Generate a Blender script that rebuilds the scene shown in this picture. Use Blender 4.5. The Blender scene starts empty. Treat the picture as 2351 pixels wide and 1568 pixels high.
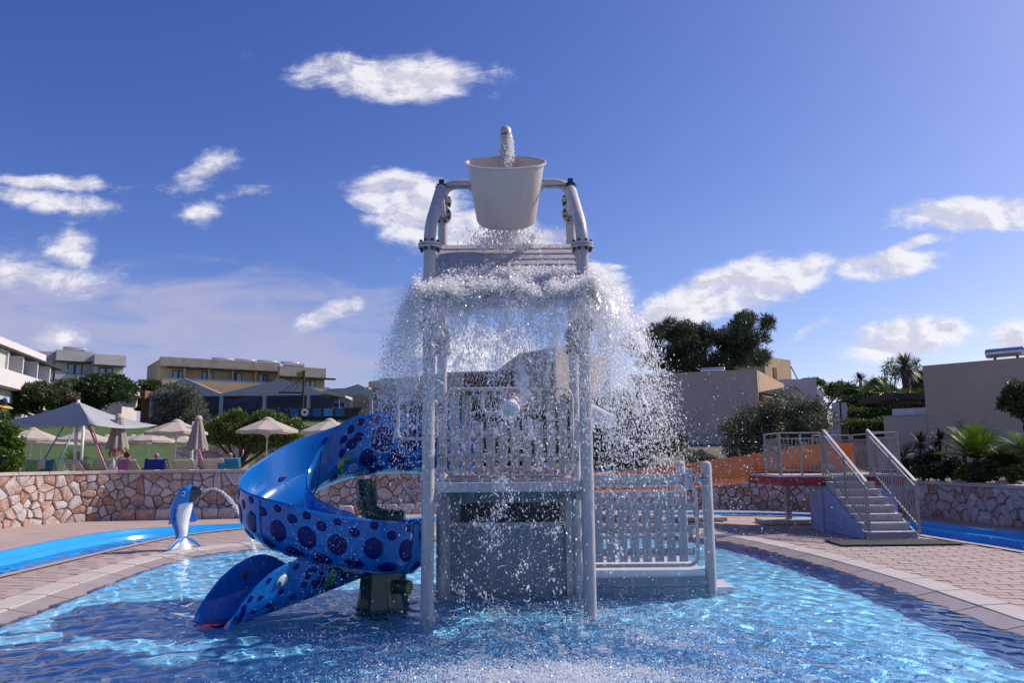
import bpy, bmesh, math, random
import numpy as np
from mathutils import Vector, Matrix, Quaternion
R = math.radians
scene = bpy.context.scene
col = scene.collection

# ---------------------------------------------------------------- camera
FPX, TILT, ROLL, EYE = 2430.0 / 3181.0, R(8.56), R(-0.5), 1.6
cam_d = bpy.data.cameras.new('camera')
cam_d.sensor_fit = 'HORIZONTAL'
cam_d.sensor_width = 36.0
cam_d.lens = 36.0 * FPX
cam_d.clip_start, cam_d.clip_end = 0.05, 4000.0
cam = bpy.data.objects.new('camera', cam_d)
col.objects.link(cam)
CAM_M = (Matrix.Rotation(R(90) + TILT, 4, 'X') @ Matrix.Rotation(ROLL, 4, 'Z'))
cam.matrix_world = Matrix.Translation((0, 0, EYE)) @ CAM_M
scene.camera = cam

def ray(u, v):                       # a pixel of the 2351 x 1568 picture -> direction
    d = Vector(((u - 1175.5) / (2351 * FPX), (784 - v) / (2351 * FPX), -1.0))
    return CAM_M.to_3x3() @ d
def at(u, v, Y):                     # point at depth Y along the world's y axis
    d = ray(u, v); t = Y / d.y
    return Vector((d.x * t, Y, EYE + d.z * t))
def atz(u, v, z):                    # point on a level plane
    d = ray(u, v); t = (z - EYE) / d.z
    return Vector((d.x * t, d.y * t, z))

# ---------------------------------------------------------------- sun, sky
SUN_EL, SUN_AZ = R(42), R(68)        # azimuth from +Y towards +X
sundir = Vector((math.cos(SUN_EL) * math.sin(SUN_AZ), math.cos(SUN_EL) * math.cos(SUN_AZ), math.sin(SUN_EL)))
sun_d = bpy.data.lights.new('sun', 'SUN')
sun_d.energy, sun_d.angle, sun_d.color = 4.6, R(0.53), (1.0, 0.91, 0.82)
sun = bpy.data.objects.new('sun', sun_d)
sun.rotation_euler = sundir.to_track_quat('Z', 'Y').to_euler()
sun.location = sundir * 60
col.objects.link(sun)

world = bpy.data.worlds.new('World')
scene.world = world
world.use_nodes = True
def build_world():
    nt = world.node_tree; nt.nodes.clear()
    N, L = nt.nodes.new, nt.links.new
    def math_(op, a, b=None, c=None, clamp=False):
        n = N('ShaderNodeMath'); n.operation = op; n.use_clamp = clamp
        for i, s in enumerate((a, b, c)):
            if s is None: continue
            if isinstance(s, (int, float)): n.inputs[i].default_value = s
            else: L(s, n.inputs[i])
        return n.outputs[0]
    sky = N('ShaderNodeTexSky'); sky.sky_type = 'NISHITA'; sky.sun_disc = False
    sky.sun_elevation, sky.sun_rotation = SUN_EL, SUN_AZ
    sky.altitude, sky.air_density, sky.dust_density, sky.ozone_density = 50, 0.85, 0.9, 2.6
    tint = N('ShaderNodeMix'); tint.data_type = 'RGBA'; tint.blend_type = 'MULTIPLY'; tint.inputs[0].default_value = 1
    L(sky.outputs[0], tint.inputs[6]); tint.inputs[7].default_value = SKY_TINT
    # a little more contrast and depth than the raw model, the same in every direction
    sr_ = N('ShaderNodeSeparateColor'); L(tint.outputs[2], sr_.inputs[0]); cr_ = N('ShaderNodeCombineColor')
    for i, (k, g) in enumerate(((1.13, 1.5), (0.91, 1.35), (1.12, 1.0))): L(math_('MULTIPLY', math_('POWER', sr_.outputs[i], g), k), cr_.inputs[i])
    tc = N('ShaderNodeTexCoord')
    sp = N('ShaderNodeSeparateXYZ'); L(tc.outputs['Generated'], sp.inputs[0])
    ay = math_('MAXIMUM', math_('ABSOLUTE', sp.outputs[1]), 0.12)
    a = math_('DIVIDE', sp.outputs[0], ay); b = math_('DIVIDE', sp.outputs[2], ay)
    cb = N('ShaderNodeCombineXYZ'); L(a, cb.inputs[0]); L(b, cb.inputs[1])
    st = N('ShaderNodeVectorMath'); st.operation = 'MULTIPLY'; L(cb.outputs[0], st.inputs[0]); st.inputs[1].default_value = (1.0, 1.55, 1.0)
    def noise(vec, sc, det, rough=0.55, dist=0.0):
        n = N('ShaderNodeTexNoise'); n.inputs['Scale'].default_value = sc; n.inputs['Detail'].default_value = det
        n.inputs['Roughness'].default_value = rough; n.inputs['Distortion'].default_value = dist
        L(vec, n.inputs['Vector']); return n
    wn = noise(cb.outputs[0], 9.0, 4)
    wv = N('ShaderNodeVectorMath'); wv.operation = 'MULTIPLY_ADD'
    L(wn.outputs['Color'], wv.inputs[0]); wv.inputs[1].default_value = (0.05, 0.03, 0); wv.inputs[2].default_value = (-0.025, -0.015, 0)
    wp = N('ShaderNodeVectorMath'); wp.operation = 'ADD'; L(cb.outputs[0], wp.inputs[0]); L(wv.outputs[0], wp.inputs[1])
    def masks(ells):
        out = None
        for (u, v, ru, rv, ang, w) in ells:
            d = ray(u, v); k = 1.0 / (2351 * FPX)
            m = N('ShaderNodeMapping'); m.vector_type = 'TEXTURE'; L(wp.outputs[0], m.inputs[0])
            m.inputs['Location'].default_value = (d.x / d.y, d.z / d.y, 0)
            m.inputs['Rotation'].default_value = (0, 0, R(ang))
            m.inputs['Scale'].default_value = (ru * k * 1.75, rv * k * 1.8, 1)
            ln = N('ShaderNodeVectorMath'); ln.operation = 'LENGTH'; L(m.outputs[0], ln.inputs[0])
            s = math_('MULTIPLY', math_('SUBTRACT', 1.0, ln.outputs['Value']), w)
            out = s if out is None else math_('MAXIMUM', out, s)
        return out
    solid = masks(CLOUDS)
    veil = masks(VEILS)
    n1 = noise(st.outputs[0], 15.0, 12, 0.64, 0.35).outputs[0]
    off = N('ShaderNodeVectorMath'); off.operation = 'ADD'; L(st.outputs[0], off.inputs[0]); off.inputs[1].default_value = (0.012, 0.02, 0)
    n2 = noise(off.outputs[0], 15.0, 12, 0.64, 0.35).outputs[0]
    wisp = N('ShaderNodeVectorMath'); wisp.operation = 'MULTIPLY'; L(cb.outputs[0], wisp.inputs[0]); wisp.inputs[1].default_value = (1.0, 4.0, 1.0)
    n3 = noise(wisp.outputs[0], 7.0, 7, 0.55, 0.6).outputs[0]
    def sstep(x, lo, hi):
        n = N('ShaderNodeMapRange'); n.interpolation_type = 'SMOOTHSTEP'; L(x, n.inputs[0])
        n.inputs[1].default_value, n.inputs[2].default_value = lo, hi
        return n.outputs[0]
    wst = N('ShaderNodeVectorMath'); wst.operation = 'MULTIPLY'; L(wp.outputs[0], wst.inputs[0]); wst.inputs[1].default_value = (1.0, 3.2, 1.0)
    n4 = noise(wst.outputs[0], 15.0, 10, 0.66, 0.8).outputs[0]
    nm = math_('ADD', math_('MULTIPLY', n1, 0.62), math_('MULTIPLY', n4, 0.38))
    dens = math_('POWER', sstep(math_('ADD', math_('MINIMUM', solid, 0.60), math_('MULTIPLY', math_('SUBTRACT', nm, 0.5), 1.75)), 0.06, 0.64), 1.2)
    vd = math_('MULTIPLY', sstep(math_('ADD', math_('MINIMUM', veil, 0.6), math_('MULTIPLY', math_('SUBTRACT', n3, 0.5), 1.7)), -0.1, 0.75), 0.84)
    up = math_('GREATER_THAN', sp.outputs[2], 0.0)
    # lit from the right: brighter where the cloud thins towards the sun
    lit = sstep(math_('SUBTRACT', n1, n2), -0.10, 0.10)
    edge = sstep(dens, 0.2, 1.0)
    ramp = N('ShaderNodeMix'); ramp.data_type = 'RGBA'
    L(math_('MULTIPLY_ADD', lit, 0.75, 0.25, clamp=True), ramp.inputs[0])
    ramp.inputs[6].default_value = CLOUD_SHADE; ramp.inputs[7].default_value = CLOUD_LIT
    mx1 = N('ShaderNodeMix'); mx1.data_type = 'RGBA'; L(math_('MULTIPLY', vd, up), mx1.inputs[0]); L(cr_.outputs[0], mx1.inputs[6]); mx1.inputs[7].default_value = VEIL_COL
    mx2 = N('ShaderNodeMix'); mx2.data_type = 'RGBA'; L(math_('MULTIPLY', math_('MULTIPLY', dens, 0.92), up), mx2.inputs[0]); L(mx1.outputs[2], mx2.inputs[6]); L(ramp.outputs[2], mx2.inputs[7])
    bg = N('ShaderNodeBackground'); L(mx2.outputs[2], bg.inputs[0]); bg.inputs[1].default_value = 0.1
    o = N('ShaderNodeOutputWorld'); L(bg.outputs[0], o.inputs[0])
SKY_TINT = (0.655, 0.76, 1.24, 1)
CLOUD_SHADE, CLOUD_LIT, VEIL_COL = (5.6, 5.7, 7.1, 1), (9.4, 9.2, 9.7, 1), (4.5, 4.6, 6.7, 1)
CLOUDS = [(900, 172, 190, 44, -4, .92), (960, 205, 90, 26, 0, .92), (110, 414, 150, 15, -3, .80), (90, 455, 140, 22, -6, .80),
          (470, 392, 66, 32, 25, .52), (560, 448, 54, 17, 8, .52), (465, 487, 48, 22, 0, .58), (150, 575, 54, 50, 0, .60), (70, 625, 180, 38, -6, .58), (130, 775, 62, 24, 0, .7),
          (760, 725, 62, 22, 22, .95), (945, 452, 105, 46, -12, 1.3), (1050, 520, 150, 44, -6, 1.3), (1200, 560, 120, 16, -6, 1.0), (1385, 608, 46, 7, 0, 1.0), (1375, 680, 58, 66, 0, 1.15),
          (1100, 810, 130, 45, 0, .95), (1570, 712, 110, 44, 20, 1.25), (1690, 665, 130, 46, 12, 1.25), (1820, 640, 95, 30, 18, 1.15),
          (2020, 605, 120, 24, 6, 1.2), (2100, 560, 90, 9, 14, .9), (2240, 492, 140, 30, 2, 1.25), (2350, 490, 110, 24, 4, 1.1),
          (2065, 778, 100, 40, 14, 1.2), (2150, 760, 70, 26, -6, 1.15), (2330, 775, 46, 32, 30, .9), (1855, 765, 44, 12, 24, .62)]
VEILS = [(150, 800, 620, 120, 0, 1.2), (480, 790, 380, 70, -5, 1.1), (60, 680, 330, 60, -14, 1.0), (1240, 540, 60, 14, 0, .6)]
build_world()

scene.view_settings.view_transform = 'Standard'
scene.view_settings.look = 'None'
scene.view_settings.gamma = 1
scene.view_settings.use_curve_mapping = False
scene.view_settings.exposure = 0.0
scene.render.engine = 'CYCLES'
cy = scene.cycles
cy.use_denoising = True
cy.use_light_tree = False
cy.max_bounces, cy.diffuse_bounces, cy.glossy_bounces, cy.transmission_bounces, cy.transparent_max_bounces = 12, 9, 4, 6, 16
cy.caustics_refractive = True; cy.caustics_reflective = False
cy.sample_clamp_indirect = 6.0
world.cycles.sampling_method = 'MANUAL'
world.cycles.sample_map_resolution = 512
# ---------------------------------------------------------------- helpers
WL = {}
class MB:
    """collects shapes for one mesh (world coordinates)"""
    def __init__(s): s.v, s.f, s.m = [], [], []
    def add(s, v, f, mi=0):
        o = len(s.v); s.v += [tuple(p) for p in v]
        s.f += [tuple(i + o for i in g) for g in f]; s.m += [mi] * len(f); return s
    def hexa(s, p, mi=0):            # 8 corners: bottom ring, top ring
        return s.add(p, [(3, 2, 1, 0), (4, 5, 6, 7), (0, 1, 5, 4), (1, 2, 6, 5), (2, 3, 7, 6), (3, 0, 4, 7)], mi)
    def box(s, a, b, mi=0):
        (x0, y0, z0), (x1, y1, z1) = a, b
        return s.hexa([(x0, y0, z0), (x1, y0, z0), (x1, y1, z0), (x0, y1, z0), (x0, y0, z1), (x1, y0, z1), (x1, y1, z1), (x0, y1, z1)], mi)
    def bar(s, p, q, w, h, up=(0, 0, 1), mi=0):
        p, q, up = Vector(p), Vector(q), Vector(up); d = (q - p).normalized()
        r = d.cross(up)
        if r.length < 1e-4: r = d.cross(Vector((1, 0, 0)))
        r.normalize(); t = r.cross(d)
        r, t = r * w / 2, t * h / 2
        return s.hexa([p - r - t, p + r - t, q + r - t, q - r - t, p - r + t, p + r + t, q + r + t, q - r + t], mi)
    def tube(s, pts, r, n=10, caps=True, mi=0, closed=False):
        pts = [Vector(p) for p in pts]; k = len(pts)
        rs = list(r) if hasattr(r, '__len__') else [r] * k
        tang = []
        for i in range(k):
            a = pts[(i - 1) % k] if (i > 0 or closed) else pts[i]; b = pts[(i + 1) % k] if (i < k - 1 or closed) else pts[i]
            tang.append((b - a).normalized())
        ref = Vector((0, 0, 1)) if abs(tang[0].z) < 0.9 else Vector((1, 0, 0))
        nrm = (ref - tang[0] * ref.dot(tang[0])).normalized()
        vs = []
        for i in range(k):
            nrm = (nrm - tang[i] * nrm.dot(tang[i]))
            nrm = nrm.normalized() if nrm.length > 1e-6 else Vector((1, 0, 0))
            bn = tang[i].cross(nrm)
            for j in range(n):
                a = 2 * math.pi * j / n
                vs.append(pts[i] + (nrm * math.cos(a) + bn * math.sin(a)) * rs[i])
        fs = []
        for i in range(k if closed else k - 1):
            for j in range(n):
                i2 = (i + 1) % k
                fs.append((i * n + j, i * n + (j + 1) % n, i2 * n + (j + 1) % n, i2 * n + j))
        if caps and not closed:
            fs.append(tuple(range(n - 1, -1, -1))); fs.append(tuple((k - 1) * n + j for j in range(n)))
        return s.add(vs, fs, mi)
    def lathe(s, prof, n=24, c=(0, 0, 0), mi=0, M=None):
        vs, fs = [], []
        for (r, z) in prof:
            for j in range(n):
                a = 2 * math.pi * j / n
                p = Vector((r * math.cos(a), r * math.sin(a), z))
                if M is not None: p = M @ p
                vs.append(p + Vector(c))
        for i in range(len(prof) - 1):
            for j in range(n):
                fs.append((i * n + j, i * n + (j + 1) % n, (i + 1) * n + (j + 1) % n, (i + 1) * n + j))
        return s.add(vs, fs, mi)
    def ext(s, poly, vec, mi=0):     # extrude a planar polygon
        n = len(poly); vec = Vector(vec); a = [Vector(p) for p in poly]; b = [p + vec for p in a]
        return s.add(a + b, [tuple(range(n - 1, -1, -1)), tuple(range(n, 2 * n))] + [(i, (i + 1) % n, n + (i + 1) % n, n + i) for i in range(n)], mi)
    def ball(s, c, r, nu=12, nv=8, mi=0, M=None):
        rx, ry, rz = r if hasattr(r, '__len__') else (r, r, r); vs, fs = [], []
        for i in range(nv + 1):
            t = math.pi * i / nv
            for j in range(nu):
                a = 2 * math.pi * j / nu
                p = Vector((rx * math.sin(t) * math.cos(a), ry * math.sin(t) * math.sin(a), rz * math.cos(t)))
                if M is not None: p = M @ p
                vs.append(p + Vector(c))
        for i in range(nv):
            for j in range(nu): fs.append((i * nu + j, (i + 1) * nu + j, (i + 1) * nu + (j + 1) % nu, i * nu + (j + 1) % nu))
        return s.add(vs, fs, mi)
    def build(s, name, mat, parent=None, smooth=False, bevel=0.0, world=False):
        me = bpy.data.meshes.new(name)
        v = np.array(s.v, dtype=float)
        if parent is not None: o0 = np.array(WL[parent.name])
        elif world: o0 = np.zeros(3)
        else: o0 = np.array([(v[:, 0].min() + v[:, 0].max()) / 2, (v[:, 1].min() + v[:, 1].max()) / 2, v[:, 2].min()])
        me.from_pydata((v - o0).tolist(), [], s.f)
        mats = mat if isinstance(mat, (list, tuple)) else [mat]
        for m in mats: me.materials.append(m)
        if len(mats) > 1: me.polygons.foreach_set('material_index', s.m)
        me.polygons.foreach_set('use_smooth', [bool(smooth)] * len(me.polygons))
        me.update()
        if smooth == 'auto':
            me.polygons.foreach_set('use_smooth', [True] * len(me.polygons)); me.set_sharp_from_angle(angle=R(35))
        o = bpy.data.objects.new(name, me); col.objects.link(o)
        if parent is None: o.location = o0
        else: o.parent = parent
        WL[o.name] = tuple(o0)
        if bevel:
            b = o.modifiers.new('bevel', 'BEVEL'); b.width = bevel; b.segments = 2; b.limit_method = 'ANGLE'; b.angle_limit = R(40)
        return o

def tag(o, label=None, cat=None, group=None, kind=None):
    if label: o['label'] = label
    if cat: o['category'] = cat
    if group: o['group'] = group
    if kind: o['kind'] = kind
    return o
def thing(name, label, cat, loc=(0, 0, 0), group=None):
    o = bpy.data.objects.new(name, None); col.objects.link(o)
    o.empty_display_size = 0.2; o.location = loc; WL[o.name] = tuple(loc)
    return tag(o, label, cat, group)
def copy_tree(o, parent=None):
    c = o.copy(); col.objects.link(c)
    if parent is not None: c.parent = parent
    WL[c.name] = WL.get(o.name, (0, 0, 0))
    for ch in list(o.children): copy_tree(ch, c)
    return c
def np_mesh(name, V, F, mat, parent=None, k=3, smooth=False):
    """big mesh from numpy arrays, F is (n, k)"""
    me = bpy.data.meshes.new(name)
    o0 = np.array(WL[parent.name]) if parent is not None else np.zeros(3)
    V = np.asarray(V, dtype=np.float32) - o0.astype(np.float32); F = np.asarray(F, dtype=np.int32)
    me.vertices.add(len(V)); me.vertices.foreach_set('co', V.ravel())
    me.loops.add(F.size); me.loops.foreach_set('vertex_index', F.ravel())
    me.polygons.add(len(F)); me.polygons.foreach_set('loop_start', np.arange(0, F.size, k, dtype=np.int32))
    me.polygons.foreach_set('use_smooth', np.full(len(F), smooth))
    me.update(calc_edges=True)
    me.materials.append(mat)
    o = bpy.data.objects.new(name, me); col.objects.link(o)
    if parent is not None: o.parent = parent
    WL[o.name] = tuple(o0)
    return o

# ---------------------------------------------------------------- materials
MATS = {}
def M(name, c, rough=0.55, var=0.12, scale=4.0, bump=0.0, bscale=40.0, metal=0.0, spec=0.5, coat=0.0, obj=0.0, c2=None, trans=0.0, detail=6, streak=0.0):
    if name in MATS: return MATS[name]
    m = bpy.data.materials.new(name); m.use_nodes = True; nt = m.node_tree
    N, L = nt.nodes.new, nt.links.new
    b = nt.nodes['Principled BSDF']
    b.inputs['Roughness'].default_value = rough; b.inputs['Metallic'].default_value = metal
    b.inputs['Specular IOR Level'].default_value = spec; b.inputs['Coat Weight'].default_value = coat
    b.inputs['Coat Roughness'].default_value = 0.08
    geo = N('ShaderNodeNewGeometry')
    n = N('ShaderNodeTexNoise'); n.inputs['Scale'].default_value = scale; n.inputs['Detail'].default_value = detail; n.inputs['Roughness'].default_value = 0.6
    L(geo.outputs['Position'], n.inputs['Vector'])
    mx = N('ShaderNodeMix'); mx.data_type = 'RGBA'
    rmp = N('ShaderNodeMapRange'); rmp.inputs[1].default_value = 0.3; rmp.inputs[2].default_value = 0.7; L(n.outputs[0], rmp.inputs[0])
    fac = rmp.outputs[0]
    if obj:
        oi = N('ShaderNodeObjectInfo')
        ad = N('ShaderNodeMath'); ad.operation = 'MULTIPLY_ADD'; L(oi.outputs['Random'], ad.inputs[0]); ad.inputs[1].default_value = obj
        sc = N('ShaderNodeMath'); sc.operation = 'MULTIPLY'; L(fac, sc.inputs[0]); sc.inputs[1].default_value = 1 - obj
        L(sc.outputs[0], ad.inputs[2]); fac = ad.outputs[0]
    L(fac, mx.inputs[0])
    lo = c2 if c2 else tuple(x * (1 - var) for x in c); hi = c if c2 else tuple(min(1, x * (1 + var)) for x in c)
    mx.inputs[6].default_value = (*lo, 1); mx.inputs[7].default_value = (*hi, 1)
    if streak:                       # run marks and lime: stretched along z
        mp = N('ShaderNodeMapping'); mp.inputs['Scale'].default_value = (9, 9, .9); L(geo.outputs['Position'], mp.inputs[0])
        ns = N('ShaderNodeTexNoise'); ns.inputs['Scale'].default_value = 1.6; ns.inputs['Detail'].default_value = 7; ns.inputs['Roughness'].default_value = .68; L(mp.outputs[0], ns.inputs['Vector'])
        rs_ = N('ShaderNodeMapRange'); rs_.inputs[1].default_value, rs_.inputs[2].default_value = .38, .68; rs_.inputs[3].default_value, rs_.inputs[4].default_value = 1 + streak * .35, 1 - streak; L(ns.outputs[0], rs_.inputs[0])
        mu = N('ShaderNodeVectorMath'); mu.operation = 'SCALE'; L(mx.outputs[2], mu.inputs[0]); L(rs_.outputs[0], mu.inputs['Scale']); L(mu.outputs[0], b.inputs['Base Color'])
        rr_ = N('ShaderNodeMapRange'); rr_.inputs[1].default_value, rr_.inputs[2].default_value = .3, .7; rr_.inputs[3].default_value, rr_.inputs[4].default_value = max(.05, rough - .15), min(1, rough + .2); L(ns.outputs[0], rr_.inputs[0]); L(rr_.outputs[0], b.inputs['Roughness'])
    else: L(mx.outputs[2], b.inputs['Base Color'])
    if bump:
        n2 = N('ShaderNodeTexNoise'); n2.inputs['Scale'].default_value = bscale; n2.inputs['Detail'].default_value = 4; L(geo.outputs['Position'], n2.inputs['Vector'])
        bp = N('ShaderNodeBump'); bp.inputs['Strength'].default_value = bump; bp.inputs['Distance'].default_value = 0.02
        L(n2.outputs[0], bp.inputs['Height']); L(bp.outputs[0], b.inputs['Normal'])
    if trans:
        t = N('ShaderNodeBsdfTranslucent'); L(mx.outputs[2], t.inputs[0])
        ms = N('ShaderNodeMixShader'); ms.inputs[0].default_value = trans
        L(b.outputs[0], ms.inputs[1]); L(t.outputs[0], ms.inputs[2]); L(ms.outputs[0], nt.nodes['Material Output'].inputs[0])
    MATS[name] = m
    return m
def glassmat(name, c=(1, 1, 1), rough=0.0, ior=1.33):
    m = bpy.data.materials.new(name); m.use_nodes = True
    b = m.node_tree.nodes['Principled BSDF']
    b.inputs['Base Color'].default_value = (*c, 1); b.inputs['Roughness'].default_value = rough
    b.inputs['IOR'].default_value = ior; b.inputs['Transmission Weight'].default_value = 1.0
    return m
def resample(pts, n, closed=False):
    P_ = [Vector(p) for p in pts]
    # Catmull-Rom then even spacing
    dense = []
    k = len(P_)
    for i in range(k - 1):
        a, b, c, d = P_[max(i - 1, 0)], P_[i], P_[i + 1], P_[min(i + 2, k - 1)]
        for j in range(16):
            t = j / 16.0
            dense.append(0.5 * ((2 * b) + (c - a) * t + (2 * a - 5 * b + 4 * c - d) * t * t + (3 * b - a - 3 * c + d) * t ** 3))
    dense.append(P_[-1])
    acc = [0.0]
    for i in range(1, len(dense)): acc.append(acc[-1] + (dense[i] - dense[i - 1]).length)
    out, j = [], 0
    for i in range(n):
        s = acc[-1] * i / (n - 1)
        while j < len(acc) - 2 and acc[j + 1] < s: j += 1
        t = (s - acc[j]) / max(1e-9, acc[j + 1] - acc[j])
        out.append(dense[j].lerp(dense[j + 1], min(1, t)))
    return out, acc[-1]
# ---------------------------------------------------------------- pool, deck, channel, terrain
rnd = random.Random(7)
DECK = 0.06
pool_pts = [(-5.0, -2), (-5.03, 4), (-5.1, 8), (-5.25, 9.6), (-5.42, 11.2), (-5.5, 12.7), (-5.35, 13.95), (-4.75, 14.85), (-3.6, 15.6), (-2, 16.15), (0, 16.5), (2, 16.75),
            (3.3, 16.6), (3.95, 15.8), (4.3, 14.2), (4.5, 12.5), (4.6, 10.5), (4.54, 8.3), (4.5, 7.2), (4.45, 3), (4.4, -2)]
riv_in = [(-7.16, -2), (-7.16, 6), (-7.16, 11.2), (-7.2, 14.3), (-7.1, 16.9), (-6.2, 18.7), (-4.5, 19.55), (-2.7, 20.15), (0, 20.85), (3, 21.4), (6.0, 21.4), (7.5, 20.5), (7.95, 18.6), (8.0, 15.9), (8.1, 14.4), (8.2, 13), (8.3, 6), (8.3, -2)]
riv_out = [(-9.0, -2), (-9.0, 6), (-9.05, 11), (-9.1, 14.2), (-9.25, 16.2), (-9.05, 18.3), (-8.1, 19.35), (-6.67, 20.16), (-2.9, 21.55), (0, 22.2), (3, 22.75), (6.1, 22.65), (8.0, 21.6), (9.37, 19.3), (9.8, 17.35), (10.05, 15.8), (10.15, 12), (10.2, 6), (10.2, -2)]
wall_l = [(-14.2, 7), (-13.7, 12), (-13.0, 16), (-12.25, 19.1), (-11.8, 20.55), (-10.95, 21.5), (-10.0, 21.7), (-7.4, 22.05), (-4, 22.8), (-1, 23.6), (1.6, 24.2)]
wall_r = [(1.6, 24.2), (4, 24.5), (6.1, 24.3), (8.4, 23.1), (9.75, 21.8), (10.5, 20.5), (10.75, 18.5), (10.85, 16.8), (10.95, 12), (11.0, 6)]
def curve2(pts, n):
    p, L_ = resample([(x, y, 0) for x, y in pts], n); return [Vector((q.x, q.y)) for q in p], L_
def normals_out(c):                  # left-hand side of a path that runs clockwise = away from the pool
    out = []
    for i in range(len(c)):
        t = (c[min(i + 1, len(c) - 1)] - c[max(i - 1, 0)]).normalized(); out.append(Vector((-t.y, t.x)))
    return out
NC = 150
POOL, LP = curve2(pool_pts, NC); PN = normals_out(POOL)
RIN, _ = curve2(riv_in, NC); RN = normals_out(RIN)
ROUT, _ = curve2(riv_out, NC); RON = normals_out(ROUT)
def off(c, n, d): return [p + q * d for p, q in zip(c, n)]
def strip(name, ca, za, cb, zb, mat, kind='structure', smooth=False, parent=None):
    v = [(p.x, p.y, za) for p in ca] + [(p.x, p.y, zb) for p in cb]; n = len(ca)
    b = MB().add(v, [(i, i + 1, n + i + 1, n + i) for i in range(n - 1)])
    o = b.build(name, mat, parent, smooth=smooth)
    if kind and parent is None: tag(o, kind=kind)
    return o
def inside(p, poly):
    x, y = p; r = False; j = len(poly) - 1
    for i in range(len(poly)):
        a, b = poly[i], poly[j]
        if (a.y > y) != (b.y > y) and x < (b.x - a.x) * (y - a.y) / (b.y - a.y) + a.x: r = not r
        j = i
    return r

m_tile = M('pool_paint', (0.20, 0.55, 0.82), 0.35, 0.25, 1.2, c2=(0.15, 0.47, 0.76))
m_river = M('channel_paint', (0.02, 0.32, 0.74), 0.3, 0.1, 1.5)
m_deckbed = M('deck_bed', (0.39, 0.305, 0.27), 0.85, 0.15, 2.0, bump=0.3, bscale=60)
m_paver = M('paver', (0.41, 0.32, 0.285), 0.8, 0.14, 3.0, bump=0.4, bscale=55, obj=0.45)
m_cope = M('coping_stone', (0.50, 0.44, 0.40), 0.7, 0.12, 4.0, bump=0.25, bscale=50, obj=0.35)
m_wet = M('wet_stone', (0.37, 0.30, 0.255), 0.28, 0.14, 3.0, bump=0.2, bscale=45, obj=0.4)
m_mortar = M('mortar', (0.22, 0.185, 0.16), 0.95, 0.2, 6.0, bump=0.6, bscale=50)

# pool basin
b = MB(); fl = off(POOL, PN, 0.06); n = len(fl)
b.add([(p.x, p.y, -0.42) for p in fl], [tuple(range(n))])
tag(b.build('pool_floor', m_tile), kind='structure')
strip('pool_wall', off(POOL, PN, 0.06), -0.42, off(POOL, PN, 0.06), -0.03, m_tile)
# edge: wet inner slabs that dip under the water, paler raised outer slabs
def slabs(name, c_in, z_in, c_out, z_out, thick, mat, seg, gap, parent):
    k = 0
    for i in range(0, NC - 1, seg):
        j = min(i + seg, NC - 1)
        ids = list(range(i, j + 1))
        a, bb = [c_in[q].copy() for q in ids], [c_out[q].copy() for q in ids]
        for arr in (a, bb):
            arr[0] = arr[0] + (arr[1] - arr[0]).normalized() * gap; arr[-1] = arr[-1] + (arr[-2] - arr[-1]).normalized() * gap
        v, f = [], []
        dz = rnd.uniform(-.0015, .0015)
        for p, q in zip(a, bb):
            v += [(p.x, p.y, z_in + dz), (q.x, q.y, z_out + dz), (q.x, q.y, z_out - thick), (p.x, p.y, z_in - thick)]
        m = len(a)
        for q in range(m - 1):
            o = q * 4
            for (s, t) in ((0, 1), (1, 2), (2, 3), (3, 0)): f.append((o + s, o + 4 + s, o + 4 + t, o + t)[::-1])
        f += [(0, 1, 2, 3), (4 * m - 1, 4 * m - 2, 4 * m - 3, 4 * m - 4)]
        MB().add(v, f).build(name, mat, parent, bevel=0.006)
rim = tag(strip('pool_edge', off(POOL, PN, -0.02), -0.075, off(POOL, PN, 0.66), 0.02, m_mortar), kind='structure')
slabs('edge_slab', off(POOL, PN, -0.03), -0.012, off(POOL, PN, 0.27), 0.048, 0.04, m_wet, 3, 0.003, rim)
slabs('coping_slab', off(POOL, PN, 0.278), 0.056, off(POOL, PN, 0.60), 0.072, 0.05, m_cope, 3, 0.003, rim)
# deck sheets
deck = strip('deck', off(POOL, PN, 0.58), 0.045, off(RIN, RN, 0.0), 0.045, m_deckbed)
deck2 = strip('outer_deck', off(ROUT, RON, 0.0), DECK, off(ROUT, RON, 6.5), DECK, M('outer_deck', (0.42, 0.32, 0.28), 0.8, 0.12, 1.5, bump=0.3, bscale=40))
# the channel that rings the pool
strip('channel_wall', RIN, 0.057, RIN, -0.8, m_river); 
v = []; b = MB(); prof = [(0.0, 0.066), (-0.10, 0.066), (-0.13, 0.05), (-0.15, -0.03), (-0.30, -0.045), (-0.33, -0.06), (-0.36, -0.8)]
for k, (d, z) in enumerate(prof): v += [(p.x, p.y, z) for p in off(ROUT, RON, d)]
b.add(v, [(k * NC + i, (k + 1) * NC + i, (k + 1) * NC + i + 1, k * NC + i + 1) for k in range(len(prof) - 1) for i in range(NC - 1)])
tag(b.build('channel_ledge', m_river, smooth=True), kind='structure')
strip('channel_floor', RIN, -0.8, ROUT, -0.8, m_river)
lip = strip('channel_lip', off(RIN, RN, -0.16), 0.066, off(RIN, RN, 0.015), 0.066, m_paver)
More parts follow.
